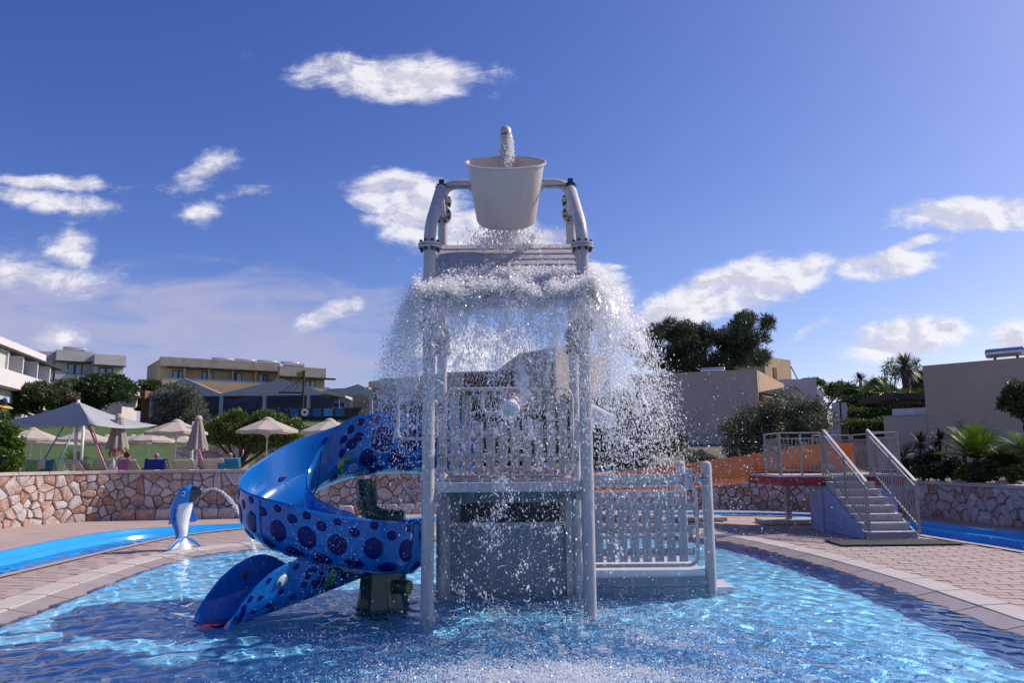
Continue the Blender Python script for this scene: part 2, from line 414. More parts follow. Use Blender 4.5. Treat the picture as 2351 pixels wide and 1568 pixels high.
# pavers, laid in running bond
cs_in, cs_out = off(POOL, PN, 0.56), off(RIN, RN, -0.12)
ring = cs_in + cs_out[::-1]
pw, ph, g = 0.40, 0.20, 0.004
rot = R(-14); cr, sr = math.cos(rot), math.sin(rot)
cand = []
for iy in range(-50, 90):
    for ix in range(-40, 45):
        lx = ix * pw + (0.5 * pw if iy % 2 else 0); ly = iy * ph
        cx, cyy = lx * cr - ly * sr, lx * sr + ly * cr
        if not (3.5 < cyy < 22.5 and abs(cx) < 9): continue
        if not inside((cx, cyy), ring): continue
        if abs(cx) / cyy > 0.72: continue
        ok = all(inside((cx + (sx * pw * .5 * cr - sy * ph * .5 * sr) * .8, cyy + (sx * pw * .5 * sr + sy * ph * .5 * cr) * .8), ring) for sx in (-1, 1) for sy in (-1, 1))
        if ok: cand.append((cyy, cx))
cand.sort()
pm = MB(); hw, hh = pw / 2 - g / 2, ph / 2 - g / 2
pm.hexa([(-hw, -hh, -.02), (hw, -hh, -.02), (hw, hh, -.02), (-hw, hh, -.02), (-hw + .008, -hh + .008, .018), (hw - .008, -hh + .008, .018), (hw - .008, hh - .008, .018), (-hw + .008, hh - .008, .018)])
base = pm.build('paver', m_paver, None, world=True); base.parent = deck
o0 = Vector(WL[deck.name]); rest = MB()
for k, (y_, x_) in enumerate(cand):
    z_ = 0.034 + rnd.uniform(-.002, .002)
    if k < 300:
        o = base if k == 0 else base.copy()
        if k: col.objects.link(o)
        o.location = Vector((x_, y_, z_)) - o0; o.rotation_euler = (rnd.uniform(-.004, .004), rnd.uniform(-.004, .004), rot + rnd.uniform(-.006, .006))
    else:
        rest.add([(x_ + p[0] * cr - p[1] * sr, y_ + p[0] * sr + p[1] * cr, z_ + p[2]) for p in pm.v], pm.f)
tag(rest.build('paving', m_paver, deck), kind='stuff')

# terrain beyond the stone walls
def height(x, y):
    left = max(0.0, min(1.0, (4 - x) / 10.0))
    zl = 0.75 + max(0, min(y, 88) - 33.5) * 0.1
    zr = 0.72 + max(0, min(y, 62) - 27) * 0.085
    return zl * left + zr * (1 - left)
def wavy(x, y): return 0.15 * math.sin(x * .21 + 1) * math.sin(y * .17) * min(1, max(0, (y - 34) / 20))
WLC, LWL = curve2(wall_l, 90); WRC, LWR = curve2(wall_r, 70)
allw = off(WLC, normals_out(WLC), 0.22)[:-1] + off(WRC, normals_out(WRC), 0.22)
ts = [0, 1, 2.5, 4.5, 7, 9, 10.5, 12, 14.5, 17.5, 21, 25, 30, 36, 43, 51, 60, 72, 90, 120, 180, 300, 600]
b = MB(); m_grass = M('lawn', (0.085, 0.135, 0.026), 0.9, 0.4, 0.8, bump=0.8, bscale=18, c2=(0.045, 0.085, 0.016))
m_terr = M('terrace_ground', (0.34, 0.30, 0.26), 0.9, 0.15, 1.0, bump=0.3)
m_soil = M('planting_soil', (0.13, 0.11, 0.08), 0.95, 0.35, 1.5, bump=0.8, bscale=12)
cen = Vector((0, 9)); rows = []
for p in allw:
    d = (p - cen).normalized(); rows.append([p + d * t for t in ts])
vv = [(q.x, q.y, height(q.x, q.y) + wavy(q.x, q.y)) for r_ in rows for q in r_]; nt_ = len(ts)
for i in range(len(rows) - 1):
    for j in range(nt_ - 1):
        q = rows[i][j]
        mi = 1 if (q.x < 5 and q.y < 33.2) else (2 if (q.x > 2 and q.y < 52) else 0)
        o = len(b.f); b.f.append((i * nt_ + j, (i + 1) * nt_ + j, (i + 1) * nt_ + j + 1, i * nt_ + j + 1)); b.m.append(mi)
b.v = vv
tag(b.build('terrain', [m_grass, m_terr, m_soil], smooth=True), kind='structure')
tag(MB().add([(-900, -900, -1.3), (900, -900, -1.3), (900, 900, -1.3), (-900, 900, -1.3)], [(0, 1, 2, 3)]).build('ground', m_soil), kind='structure')

# ---------------------------------------------------------------- fieldstone walls
def stone_material():
    m = bpy.data.materials.new('fieldstone'); m.use_nodes = True; nt = m.node_tree; N, L = nt.nodes.new, nt.links.new
    b = nt.nodes['Principled BSDF']; b.inputs['Roughness'].default_value = 0.9
    g = N('ShaderNodeNewGeometry'); oi = N('ShaderNodeObjectInfo')
    a = N('ShaderNodeMath'); a.operation = 'ADD'; L(g.outputs['Random Per Island'], a.inputs[0]); L(oi.outputs['Random'], a.inputs[1])
    fr = N('ShaderNodeMath'); fr.operation = 'FRACT'; L(a.outputs[0], fr.inputs[0])
    rp = N('ShaderNodeValToRGB'); L(fr.outputs[0], rp.inputs[0]); e = rp.color_ramp.elements
    stops = [(0, (.62, .59, .57)), (.18, (.46, .39, .36)), (.32, (.62, .57, .54)), (.44, (.44, .25, .17)), (.55, (.34, .125, .07)), (.64, (.54, .37, .28)), (.74, (.56, .51, .49)), (.86, (.38, .17, .10)), (1, (.64, .60, .58))]
    e[0].position, e[0].color = 0, (*stops[0][1], 1); e[1].position, e[1].color = 1, (*stops[-1][1], 1)
    for p, c in stops[1:-1]: x = e.new(p); x.color = (*c, 1)
    n = N('ShaderNodeTexNoise'); n.inputs['Scale'].default_value = 8.5; n.inputs['Detail'].default_value = 9; n.inputs['Roughness'].default_value = .65; L(g.outputs['Position'], n.inputs['Vector'])
    r2 = N('ShaderNodeValToRGB'); L(n.outputs[0], r2.inputs[0]); e2 = r2.color_ramp.elements
    e2[0].position, e2[0].color = .40, (.26, .15, .10, 1); e2[1].position, e2[1].color = .58, (.64, .60, .56, 1)
    mx = N('ShaderNodeMix'); mx.data_type = 'RGBA'; mx.inputs[0].default_value = .34; L(rp.outputs[0], mx.inputs[6]); L(r2.outputs[0], mx.inputs[7])
    L(mx.outputs[2], b.inputs['Base Color'])
    n2 = N('ShaderNodeTexNoise'); n2.inputs['Scale'].default_value = 22; n2.inputs['Detail'].default_value = 7; L(g.outputs['Position'], n2.inputs['Vector'])
    bp = N('ShaderNodeBump'); bp.inputs['Strength'].default_value = .8; bp.inputs['Distance'].default_value = .03; L(n2.outputs[0], bp.inputs['Height']); L(bp.outputs[0], b.inputs['Normal'])
    return m
m_stone = stone_material()
def clip(poly, nx, ny, d):           # keep nx*x+ny*y <= d
    out = []
    for i in range(len(poly)):
        a, b = poly[i], poly[(i + 1) % len(poly)]
        da, db = nx * a[0] + ny * a[1] - d, nx * b[0] + ny * b[1] - d
        if da <= 0: out.append(a)
        if da * db < 0:
            t = da / (da - db); out.append((a[0] + (b[0] - a[0]) * t, a[1] + (b[1] - a[1]) * t))
    return out
def in_frame(p, mrg=0.04):
    q = CAM_M.to_3x3().transposed() @ (Vector(p) - Vector((0, 0, EYE)))
    if q.z > -0.1: return False
    x, y = q.x / -q.z * FPX, q.y / -q.z * FPX
    return abs(x) < .5 + mrg and abs(y) < .334 + mrg
def stone_cells(L_, z0, z1, size, seed):
    r_ = random.Random(seed)
    nx = max(1, round(L_ / size)); nz = max(1, round((z1 - z0) / (size * .86)))
    sx, sz = L_ / nx, (z1 - z0) / nz
    pts = {}
    for i in range(nx):
        for j in range(nz):
            if r_.random() < .16: continue
            pts[i, j] = ((i + .5 + r_.uniform(-.42, .42) + (.5 if j % 2 else 0)) * sx, z0 + (j + .5 + r_.uniform(-.38, .38)) * sz)
    cells = []
    for (i, j), (px, pz) in pts.items():
        poly = [(max(0, px - 2 * sx), max(z0, pz - 2 * sz)), (min(L_, px + 2 * sx), max(z0, pz - 2 * sz)), (min(L_, px + 2 * sx), min(z1, pz + 2 * sz)), (max(0, px - 2 * sx), min(z1, pz + 2 * sz))]
        for a in range(-3, 4):
            for c in range(-2, 3):
                if (a, c) == (0, 0) or (i + a, j + c) not in pts: continue
                qx, qz = pts[i + a, j + c]; dx, dz = qx - px, qz - pz; l = math.hypot(dx, dz)
                if l < 1e-6: continue
                poly = clip(poly, dx / l, dz / l, (px * dx + pz * dz) / l + l / 2 - 0.0065)
                if len(poly) < 3: break
            if len(poly) < 3: break
        if len(poly) >= 3: cells.append(poly)
    return cells
def stone_wall(parent, pts, z0, z1, size, seed, depth=0.065, limit=300, name='stone'):
    c, L_ = curve2(pts, 200)
    nn = normals_out(c)
    r_ = random.Random(seed)
    def frame(s):
        t = max(0, min(.9999, s / L_)) * 199; i = int(t); f = t - i; j = min(i + 1, 199)
        return c[i].lerp(c[j], f), -(nn[i].lerp(nn[j], f)).normalized()
    made = []
    for poly in stone_cells(L_, z0, z1, size, seed):
        # soften corners
        q = []
        for i in range(len(poly)):
            a, b_ = poly[i], poly[(i + 1) % len(poly)]
            q += [(a[0] * .88 + b_[0] * .12, a[1] * .88 + b_[1] * .12), (a[0] * .12 + b_[0] * .88, a[1] * .12 + b_[1] * .88)]
        cx = sum(p[0] for p in q) / len(q); cz = sum(p[1] for p in q) / len(q)
        dp = depth * r_.uniform(.5, 1.25); v = []; k = len(q)
        tilt = (r_.uniform(-.06, .06), r_.uniform(-.06, .06))
        for sc, d in ((1.0, -.02), (.97, dp * .55), (.80, dp)):
            for p in q:
                s = cx + (p[0] - cx) * sc; z = cz + (p[1] - cz) * sc
                o, nr = frame(s); dd = d + ((p[0] - cx) * tilt[0] + (p[1] - cz) * tilt[1] + r_.uniform(-.006, .006) if d > 0 else 0)
                v.append((o.x + nr.x * dd, o.y + nr.y * dd, z))
        o, nr = frame(cx); dd = dp * 1.12; v.append((o.x + nr.x * dd, o.y + nr.y * dd, cz))
        f = [(a * k + i, a * k + (i + 1) % k, (a + 1) * k + (i + 1) % k, (a + 1) * k + i) for a in range(2) for i in range(k)] + [(2 * k + i, 2 * k + (i + 1) % k, 3 * k) for i in range(k)]
        made.append((v, f, Vector(v[-1])))
    vis = [m for m in made if in_frame(m[2])]
    vis.sort(key=lambda m: m[2].length)
    rest = MB()
    for k, (v, f, p) in enumerate(vis):
        if k < limit: MB().add(v, f).build(name, m_stone, parent, smooth='auto')
        else: rest.add(v, f)
    for m in made:
        if not in_frame(m[2]) and in_frame(m[2], .25): rest.add(m[0], m[1])
    if rest.v: tag(rest.build('stonework', m_stone, parent, smooth='auto'), kind='stuff')
def core(parent, pts, z0, z1, th, mat, name='core', n=120, front=0.0):
    c, _ = curve2(pts, n); nn = normals_out(c); a, b_ = off(c, nn, front), off(c, nn, th)
    v = [(p.x, p.y, z0) for p in a] + [(p.x, p.y, z1) for p in a] + [(p.x, p.y, z1) for p in b_] + [(p.x, p.y, z0) for p in b_]
    f = [(k * n + i, k * n + i + 1, ((k + 1) % 4) * n + i + 1, ((k + 1) % 4) * n + i) for k in range(4) for i in range(n - 1)]
    f = [g[::-1] for g in f] + [(0, n, 2 * n, 3 * n), (4 * n - 1, 3 * n - 1, 2 * n - 1, n - 1)]
    return MB().add(v, f).build(name, mat, parent)
def coping(parent, pts, z, th, front, back, seglen, mat, name='coping_stone'):
    c, L_ = curve2(pts, 400); nn = normals_out(c); k = max(2, round(L_ / seglen)); step = 400 / k
    for i in range(k):
        ids = [int(i * step), int((i + .5) * step), min(399, int((i + 1) * step))]
        v, f = [], []
        for t, q in enumerate(ids):
            tn = Vector((nn[q].y, -nn[q].x)) * (0.004 if t == 0 else (-0.004 if t == 2 else 0))
            a, b_ = c[q] - nn[q] * front + tn, c[q] + nn[q] * back + tn
            v += [(a.x, a.y, z), (a.x, a.y, z + th), (b_.x, b_.y, z + th), (b_.x, b_.y, z)]
        for o in (0, 4): f += [(o + s, o + 4 + s, o + 4 + (s + 1) % 4, o + (s + 1) % 4)[::-1] for s in range(4)]
        f += [(0, 1, 2, 3), (11, 10, 9, 8)]
        mid = Vector((c[ids[1]].x, c[ids[1]].y, z))
        if in_frame(mid, .12): MB().add(v, f).build(name, mat, parent, bevel=0.008)
m_cap = M('wall_cap', (0.48, 0.42, 0.36), 0.8, 0.15, 3.0, bump=0.3, bscale=40, obj=.4)
def empty_at(name, label, cat, pts, z): 
    return thing(name, label, cat, (sum(p[0] for p in pts) / len(pts), sum(p[1] for p in pts) / len(pts), z))
wL = empty_at('stone_wall', 'tall curved fieldstone wall with flat grey cap behind the dolphin and the blue slide', 'wall', wall_l, 0)
core(wL, wall_l, -0.3, 1.30, 0.4, m_mortar); coping(wL, wall_l, 1.301, 0.08, 0.07, 0.42, 0.9, m_cap)
stone_wall(wL, wall_l, 0.03, 1.30, 0.265, 3)
foot = [(-10.55, 21.42), (-9.9, 21.5), (-7.4, 21.85), (-4, 22.6), (-1, 23.4), (1.6, 24.0)]
core(wL, foot, -0.2, 0.36, 0.3, m_mortar, 'footing'); stone_wall(wL, foot, 0.03, 0.36, 0.33, 5, limit=60)
wR = empty_at('stone_wall', 'low curved fieldstone wall with flat grey cap under the planted bank by the stairs', 'wall', wall_r, 0)
core(wR, wall_r, -0.3, 0.87, 0.4, m_mortar); coping(wR, wall_r, 0.871, 0.08, 0.07, 0.42, 0.9, m_cap)
stone_wall(wR, wall_r, 0.03, 0.87, 0.26, 11)

# ---------------------------------------------------------------- water
m_water = glassmat('pool_water', (0.90, 0.97, 1.0))
def ripple(m):
    nt = m.node_tree; N, L = nt.nodes.new, nt.links.new; g = N('ShaderNodeNewGeometry'); n1 = N('ShaderNodeTexNoise'); n1.inputs['Scale'].default_value = 9; n1.inputs['Detail'].default_value = 3; n1.inputs['Distortion'].default_value = 1.2
    L(g.outputs['Position'], n1.inputs['Vector']); b = N('ShaderNodeBump'); b.inputs['Strength'].default_value = .35; b.inputs['Distance'].default_value = .02; L(n1.outputs[0], b.inputs['Height']); L(b.outputs[0], nt.nodes['Principled BSDF'].inputs['Normal'])
def waves(x, y, seed, n=70, lo=.105, hi=.5, slope=.020, choppy=None):
    r_ = np.random.RandomState(seed); z = np.zeros_like(x)
    for k in range(n):
        lam = lo * (hi / lo) ** r_.rand(); a = r_.rand() * 2 * math.pi; kx, ky = math.cos(a) * 2 * math.pi / lam, math.sin(a) * 2 * math.pi / lam
        amp = slope * lam / (2 * math.pi) * (1 + .6 * r_.rand())
        ph = kx * x + ky * y + r_.rand() * 6.28 + 1.1 * np.sin(x * r_.uniform(.4, 1.5) + r_.rand() * 6) + 1.1 * np.sin(y * r_.uniform(.4, 1.5) + r_.rand() * 6)
        z += amp * np.sin(ph)
    if choppy is not None: z *= choppy
    return z
def water_sheet(name, xs, ys, poly, z, seed, slope, label=None, tower=None):
    X, Y = np.meshgrid(xs, ys); ch = None
    if tower is not None: ch = 1 + 1.9 * np.exp(-(((X - tower[0]) / 2.6) ** 2 + ((Y - tower[1]) / 2.2) ** 2))
    Z = z + waves(X, Y, seed, slope=slope, choppy=ch)
    V = np.stack([X, Y, Z], -1).reshape(-1, 3); nx, ny = len(xs), len(ys)
    idx = np.arange(nx * ny).reshape(ny, nx)
    F = np.stack([idx[:-1, :-1], idx[:-1, 1:], idx[1:, 1:], idx[1:, :-1]], -1).reshape(-1, 4)
    c = V[F].mean(1)
    pv = np.array([(p.x, p.y) for p in poly]); ins = np.zeros(len(c), bool); j = len(pv) - 1
    for i in range(len(pv)):
        cond = (pv[i, 1] > c[:, 1]) != (pv[j, 1] > c[:, 1])
        with np.errstate(divide='ignore', invalid='ignore'):
            xx = (pv[j, 0] - pv[i, 0]) * (c[:, 1] - pv[i, 1]) / (pv[j, 1] - pv[i, 1]) + pv[i, 0]
        ins ^= cond & (c[:, 0] < xx); j = i
    F = F[ins]; used = np.unique(F); mp = np.full(len(V), -1); mp[used] = np.arange(len(used))
    return tag(np_mesh(name, V[used], mp[F], m_water, k=4, smooth=True), kind='structure')
water = water_sheet('pool_water', np.arange(-5.8, 5.0, .034), np.concatenate([np.arange(-2, 5.2, .12), np.arange(5.2, 17.1, .034)]), off(POOL, PN, 0.045), 0.0, 4, 0.0102, tower=(0.2, 8.0))
water2 = water_sheet('channel_water', np.arange(-9.4, 10.5, .07), np.arange(2, 23, .07), ROUT + RIN[::-1], -0.14, 9, 0.016)

water.cycles.is_caustics_caster = True
for o in bpy.data.objects:
    if o.name.startswith(('pool_floor', 'pool_wall')): o.cycles.is_caustics_receiver = True
sun_d.cycles.is_caustics_light = True
# ---------------------------------------------------------------- play tower
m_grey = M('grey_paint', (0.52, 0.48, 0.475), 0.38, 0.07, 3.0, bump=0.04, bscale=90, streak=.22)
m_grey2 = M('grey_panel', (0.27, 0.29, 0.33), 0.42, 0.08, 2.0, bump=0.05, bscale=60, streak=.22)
m_slat = M('grey_picket', (0.44, 0.42, 0.43), 0.45, 0.08, 5.0, obj=.3, streak=.2)
m_bolt = M('black_bolt', (0.025, 0.025, 0.028), 0.4, 0.3, 9.0)
m_steel = M('worn_steel', (0.34, 0.32, 0.30), 0.35, 0.3, 14.0, metal=.8)
m_shadow = M('opening_shade', (0.05, 0.055, 0.06), 0.7, 0.2)  # near-black colour stands for the shade inside the pipe mouth and panel opening
m_white = M('white_gloss', (0.78, 0.78, 0.79), 0.25, 0.05, 3.0, coat=.4)
m_red = M('red_gloss', (0.55, 0.035, 0.03), 0.28, 0.12, 4.0, coat=.4)
TX = -0.055
FX = [(-0.885, 8.25), (0.775, 8.30)]; RX = [(-0.885, 9.82), (0.775, 9.82)]
tower = thing('play_tower', 'grey steel pool play tower with round posts, slatted roof and picket panels', 'play tower', (TX, 9.2, 0))
def flange(p, d, r=0.125, t=0.028, n=8, gap=True):
    """two bolted ring plates round a pipe at p, axis d"""
    p, d = Vector(p), Vector(d).normalized(); q = d.to_track_quat('Z', 'Y').to_matrix()
    b = MB()
    for s in (-1, 1):
        z0, z1 = (0.003, t) if s > 0 else (-t, -0.003)
        b.lathe([(r * .5, z0), (r * .97, z0), (r, z0 + .004), (r, z1 - .004), (r * .97, z1), (r * .5, z1)], 28, p, M=q)
    f = b.build('flange', m_grey, tower, smooth='auto')
    for k in range(n):
        a = 2 * math.pi * (k + .5) / n; c = p + q @ Vector((r * .78 * math.cos(a), r * .78 * math.sin(a), 0))
        bb = MB(); bb.lathe([(0, -.062), (.014, -.060), (.017, -.045), (.017, -t), (.013, -t), (.013, t), (.017, t), (.017, .045), (.014, .060), (0, .062)], 8, c, M=q)
        bb.build('bolt', m_bolt, f, smooth='auto')
def arc_pts(a, c, b, n=8):           # quadratic bend
    a, b, c = Vector(a), Vector(b), Vector(c)
    return [a * (1 - t) ** 2 + c * 2 * t * (1 - t) + b * t * t for t in [i / n for i in range(n + 1)]]
for k, (x, y) in enumerate(FX):
    s = 1 if k == 0 else -1
    top = Vector((x + s * 0.075, y + 0.52, 4.74)); knee = Vector((x + s * .004, y + .02, 4.13))
    d = (top - knee).normalized()
    pts = [(x, y, -0.42), (x, y, 1.3), (x, y, 3.0), (x, y, 3.98)] + arc_pts((x, y, 3.99), knee, knee + d * .16) + [knee + d * .3, top - d * .03, top - d * .01, top]
    rr = [.066] * (len(pts) - 2) + [.062, .045]
    MB().tube(pts, rr, 20).build('post', m_grey, tower, smooth='auto')
    flange((x, y, 3.90), (0, 0, 1)); flange((x, y, 3.02), (0, 0, 1))
for k, (x, y) in enumerate(RX):
    s = 1 if k == 0 else -1
    e = Vector((x + s * .0, y, 5.17))
    pts = [(x, y, -0.42), (x, y, 1.2), (x, y, 2.9), (x, y, 4.9)] + arc_pts((x, y, 4.97), e, e + Vector((s * .22, 0, 0))) + [(TX, y, 5.17)]
    MB().tube(pts, .062, 18).build('post', m_grey, tower, smooth='auto')
    flange((x, y, 4.93), (0, 0, 1), .115); flange((x, y, 2.97), (0, 0, 1), .115)
    # side braces that tie front to rear
    f = FX[k]
    MB().tube([(f[0] + s * .07, f[1] + .45, 4.62), (x + s * .01, y - .09, 4.72)], .045, 14).build('brace', m_grey, tower, smooth='auto')
    flange((x, y - .10, 4.72), (0, 1, .1), .12)
    MB().tube([(f[0], f[1] + .05, 3.13), (x, y - .05, 3.13)], .05, 14).build('brace', m_grey, tower, smooth='auto')
    flange((x, y - .12, 3.13), (0, 1, 0), .12)
# pivot rods
for k, s in ((0, 1), (1, -1)):
    x = FX[k][0] + s * .075
    MB().tube([(x - s * .07, 8.79, 4.76), (TX - s * .36, 8.79, 4.76)], .021, 12).build('pivot_rod', m_steel, tower, smooth='auto')
    MB().box((x - .03, 8.76, 4.72), (x + .03, 8.82, 4.85)).box((x - .055, 8.765, 4.745), (x + .055, 8.815, 4.80)).build('pivot_block', m_bolt, tower, bevel=.006)
# filler pipe
PIPE_Z = 5.49
g = [(TX, 9.82, 5.17), (TX, 9.82, 5.3), (TX, 9.81, 5.40)] + arc_pts((TX, 9.80, 5.42), (TX, 9.76, 5.57), (TX, 9.56, 5.575), 8) + arc_pts((TX, 9.22, 5.58), (TX + .005, 9.0, 5.60), (TX + .005, 9.0, PIPE_Z), 10)
pipe = MB().tube(g, .066, 20, caps=False); pipe.build('filler_pipe', m_grey, tower, smooth='auto')
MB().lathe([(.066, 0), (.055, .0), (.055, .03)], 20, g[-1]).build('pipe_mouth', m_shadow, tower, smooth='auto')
# roof of stepped slats
r0, r1 = Vector((0, 9.30, 4.20)), Vector((0, 8.02, 3.28)); NS = 9
for k in range(NS):
    a, c = r0.lerp(r1, k / NS), r0.lerp(r1, (k + 1.05) / NS)
    w0 = .80 + .03 * k / NS
    lift = .022
    p = [(TX - w0, a.y, a.z - .03), (TX + w0, a.y, a.z - .03), (TX + w0, c.y, c.z + lift - .03), (TX - w0, c.y, c.z + lift - .03)]
    MB().hexa([(q[0], q[1], q[2]) for q in (p[3], p[2], p[1], p[0])] + [(q[0], q[1], q[2] + .034) for q in (p[3], p[2], p[1], p[0])]).build('roof_slat', m_slat, tower, bevel=.004)
for s in (-1, 1):
    MB().hexa([(TX + s * .84 + d, y, z) for (y, z, d) in ((8.0, 3.16, -.012), (8.0, 3.16, .012), (9.36, 4.10, .012), (9.36, 4.10, -.012))] +
              [(TX + s * .84 + d, y, z) for (y, z, d) in ((8.0, 3.33, -.012), (8.0, 3.33, .012), (9.36, 4.27, .012), (9.36, 4.27, -.012))]).build('roof_rail', m_grey, tower, bevel=.004)
for (y, z) in ((9.2, 4.06), (8.2, 3.33)):
    MB().tube([(FX[0][0], y, z - .09), (FX[1][0], y, z - .09)], .04, 12).build('cross_beam', m_grey, tower, smooth='auto')
# platform
MB().box((-0.82, 8.28, 1.26), (0.71, 8.34, 1.36)).build('platform_edge', m_grey, tower, bevel=.008)
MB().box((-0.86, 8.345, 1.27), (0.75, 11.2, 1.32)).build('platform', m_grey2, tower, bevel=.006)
for x in (-0.80, 0.69): MB().box((x - .03, 8.35, 1.17), (x + .03, 11.1, 1.268)).build('platform_beam', m_grey, tower)
# picket panels
def rounded_rect(x0, x1, z0, z1, r, y, n=6):
    out = []
    for (cx, cz, a0) in ((x1 - r, z0 + r, -90), (x1 - r, z1 - r, 0), (x0 + r, z1 - r, 90), (x0 + r, z0 + r, 180)):
        for i in range(n + 1):
            a = R(a0 + 90 * i / n); out.append((cx + r * math.cos(a), y, cz + r * math.sin(a)))
    return out
def picket_panel(x0, x1, z0, z1, y, rails, window=None, n=None, frame_r=.022):
    MB().tube(rounded_rect(x0, x1, z0, z1, .12, y), frame_r, 10, closed=True).build('panel_frame', m_grey, tower, smooth=True)
    pitch = .148; n = n or int((x1 - x0 - .08) / pitch); st = (x1 - x0 - n * pitch) / 2
    for k in range(n):
        a = x0 + st + k * pitch + .02; b_ = a + pitch - .04; t = z1 - .085
        if window and b_ > window[0] and a < window[1]: t = window[2] - .1
        MB().box((a, y - .012, z0 + .045), (b_, y + .012, t)).build('picket', m_slat, tower, bevel=.006)
    for z in rails:
        MB().box((x0 + .03, y + .013, z - .045), (x1 - .03, y + .037, z + .045)).build('panel_rail', m_slat, tower, bevel=.004)
        bt = MB()
        for k in range(n):
            a = x0 + st + k * pitch + pitch / 2; bt.ball((a, y - .014, z), (.009, .006, .009), 6, 4)
        tag(bt.build('screws', m_bolt, tower), kind='stuff')
    if window: MB().tube(rounded_rect(window[0], window[1], window[2], window[3], .09, y - .02), frame_r, 10, closed=True).build('window_frame', m_grey, tower, smooth=True)
picket_panel(-0.83, 0.73, 1.40, 2.46, 9.66, (1.62, 1.90), window=(-0.37, 0.34, 2.16, 2.455))
MB().box((-0.86, 9.62, 1.322), (0.75, 9.70, 1.372)).build('panel_foot', m_grey, tower, bevel=.006)
for k, x in ((0, -0.885), (1, 0.775)):   # clamps on the posts
    for z in (1.62, 2.25):
        b = MB().box((x - .035, 9.70, z - .05), (x + .035, 9.735, z + .05)); c_ = b.build('clamp', m_steel, tower, bevel=.004)
        for sx in (-.022, .022):
            for sz in (-.03, .03): MB().ball((x + sx, 9.695, z + sz), .012, 8, 6).build('bolt', m_bolt, c_)
# enclosure under the platform
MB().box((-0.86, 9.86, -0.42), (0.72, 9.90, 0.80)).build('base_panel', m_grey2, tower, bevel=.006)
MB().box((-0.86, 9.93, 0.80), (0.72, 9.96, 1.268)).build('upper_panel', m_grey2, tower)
MB().box((-0.66, 9.925, 0.835), (0.58, 9.9285, 1.06)).build('opening_shade_sheet', m_shadow, tower)  # flat dark sheet painted as the shaded depth of an opening
sc_ = MB()
for k in range(9):
    for x in (-.765, .625): sc_.ball((x, 9.858, -.02 + k * .10), (.008, .005, .008), 6, 4)
for k in range(14): sc_.ball((-.70 + k * .10, 9.858, .765), (.008, .005, .008), 6, 4)
tag(sc_.build('screws', m_bolt, tower), kind='stuff')
MB().box((-0.855, 9.84, 0.79), (0.715, 9.925, 0.83)).build('panel_rail', m_grey, tower, bevel=.005)
for x in (-0.862, 0.722): MB().box((x - .085, 9.80, -0.42), (x + .085, 9.855, 1.262)).build('corner_board', m_grey, tower, bevel=.008)
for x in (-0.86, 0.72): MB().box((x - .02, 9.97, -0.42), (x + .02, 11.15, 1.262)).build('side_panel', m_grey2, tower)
# low landing on the right
for (x, y, h) in ((2.40, 9.86, 1.50), (2.385, 11.3, 1.50), (0.98, 11.3, 1.3)):
    pts = [(x, y, -0.42), (x, y, h), (x, y, h + .03), (x, y, h + .048), (x, y, h + .058)]
    MB().tube(pts, [.066, .066, .058, .036, .006], 20).build('post', m_grey, tower, smooth='auto')
MB().box((0.83, 9.84, 0.16), (2.33, 11.3, 0.25)).build('landing', m_white, tower, bevel=.01)
MB().box((0.83, 9.80, 0.055), (2.33, 9.838, 0.17)).box((0.83, 9.82, -0.42), (2.33, 9.85, 0.05)).build('landing_skirt', m_grey2, tower, bevel=.004)
MB().box((2.30, 9.9, -0.42), (2.335, 11.2, 0.155)).build('landing_side', m_grey2, tower)
picket_panel(0.86, 2.25, 0.30, 1.27, 9.83, (0.46, 0.73, 1.00))
MB().box((0.84, 9.80, 1.29), (2.33, 9.845, 1.40)).build('top_board', m_grey, tower, bevel=.01)
MB().box((0.90, 11.28, 1.05), (2.33, 11.32, 1.15)).box((0.90, 11.28, 0.6), (2.33, 11.32, 0.68)).build('rear_rail', m_grey, tower, bevel=.01)
b = MB().box((2.10, 9.74, 1.21), (2.21, 9.80, 1.36)); b.ext([(2.10, 9.74, 1.36), (2.21, 9.74, 1.36), (2.20, 9.74, 1.46), (2.13, 9.74, 1.46)], (0, .06, 0)); b.build('lever_block', m_grey, tower, bevel=.012)
MB().tube([(2.22, 9.77, 1.33), (2.40, 9.80, 1.33)], .02, 8).build('lever_pin', m_steel, tower)
# guard loop where the slide starts
for x0 in (-1.42,):
    MB().tube(rounded_rect(x0, -0.94, 1.86, 2.34, .07, 9.72), .02, 10, closed=True).build('guard_loop', m_grey, tower, smooth=True)
    for x in (-1.30, -1.18, -1.06): MB().tube([(x, 9.72, 1.87), (x, 9.72, 2.33)], .011, 8).build('guard_bar', m_grey, tower, smooth=True)
# steps at the far side of the landing reach down to the water
for k in range(2): MB().box((2.34 + .02, 10.0, -0.42), (2.72 + .0, 10.6, 0.02 + .0 * k)).build('landing_step', m_white, tower, bevel=.02) if k == 0 else None

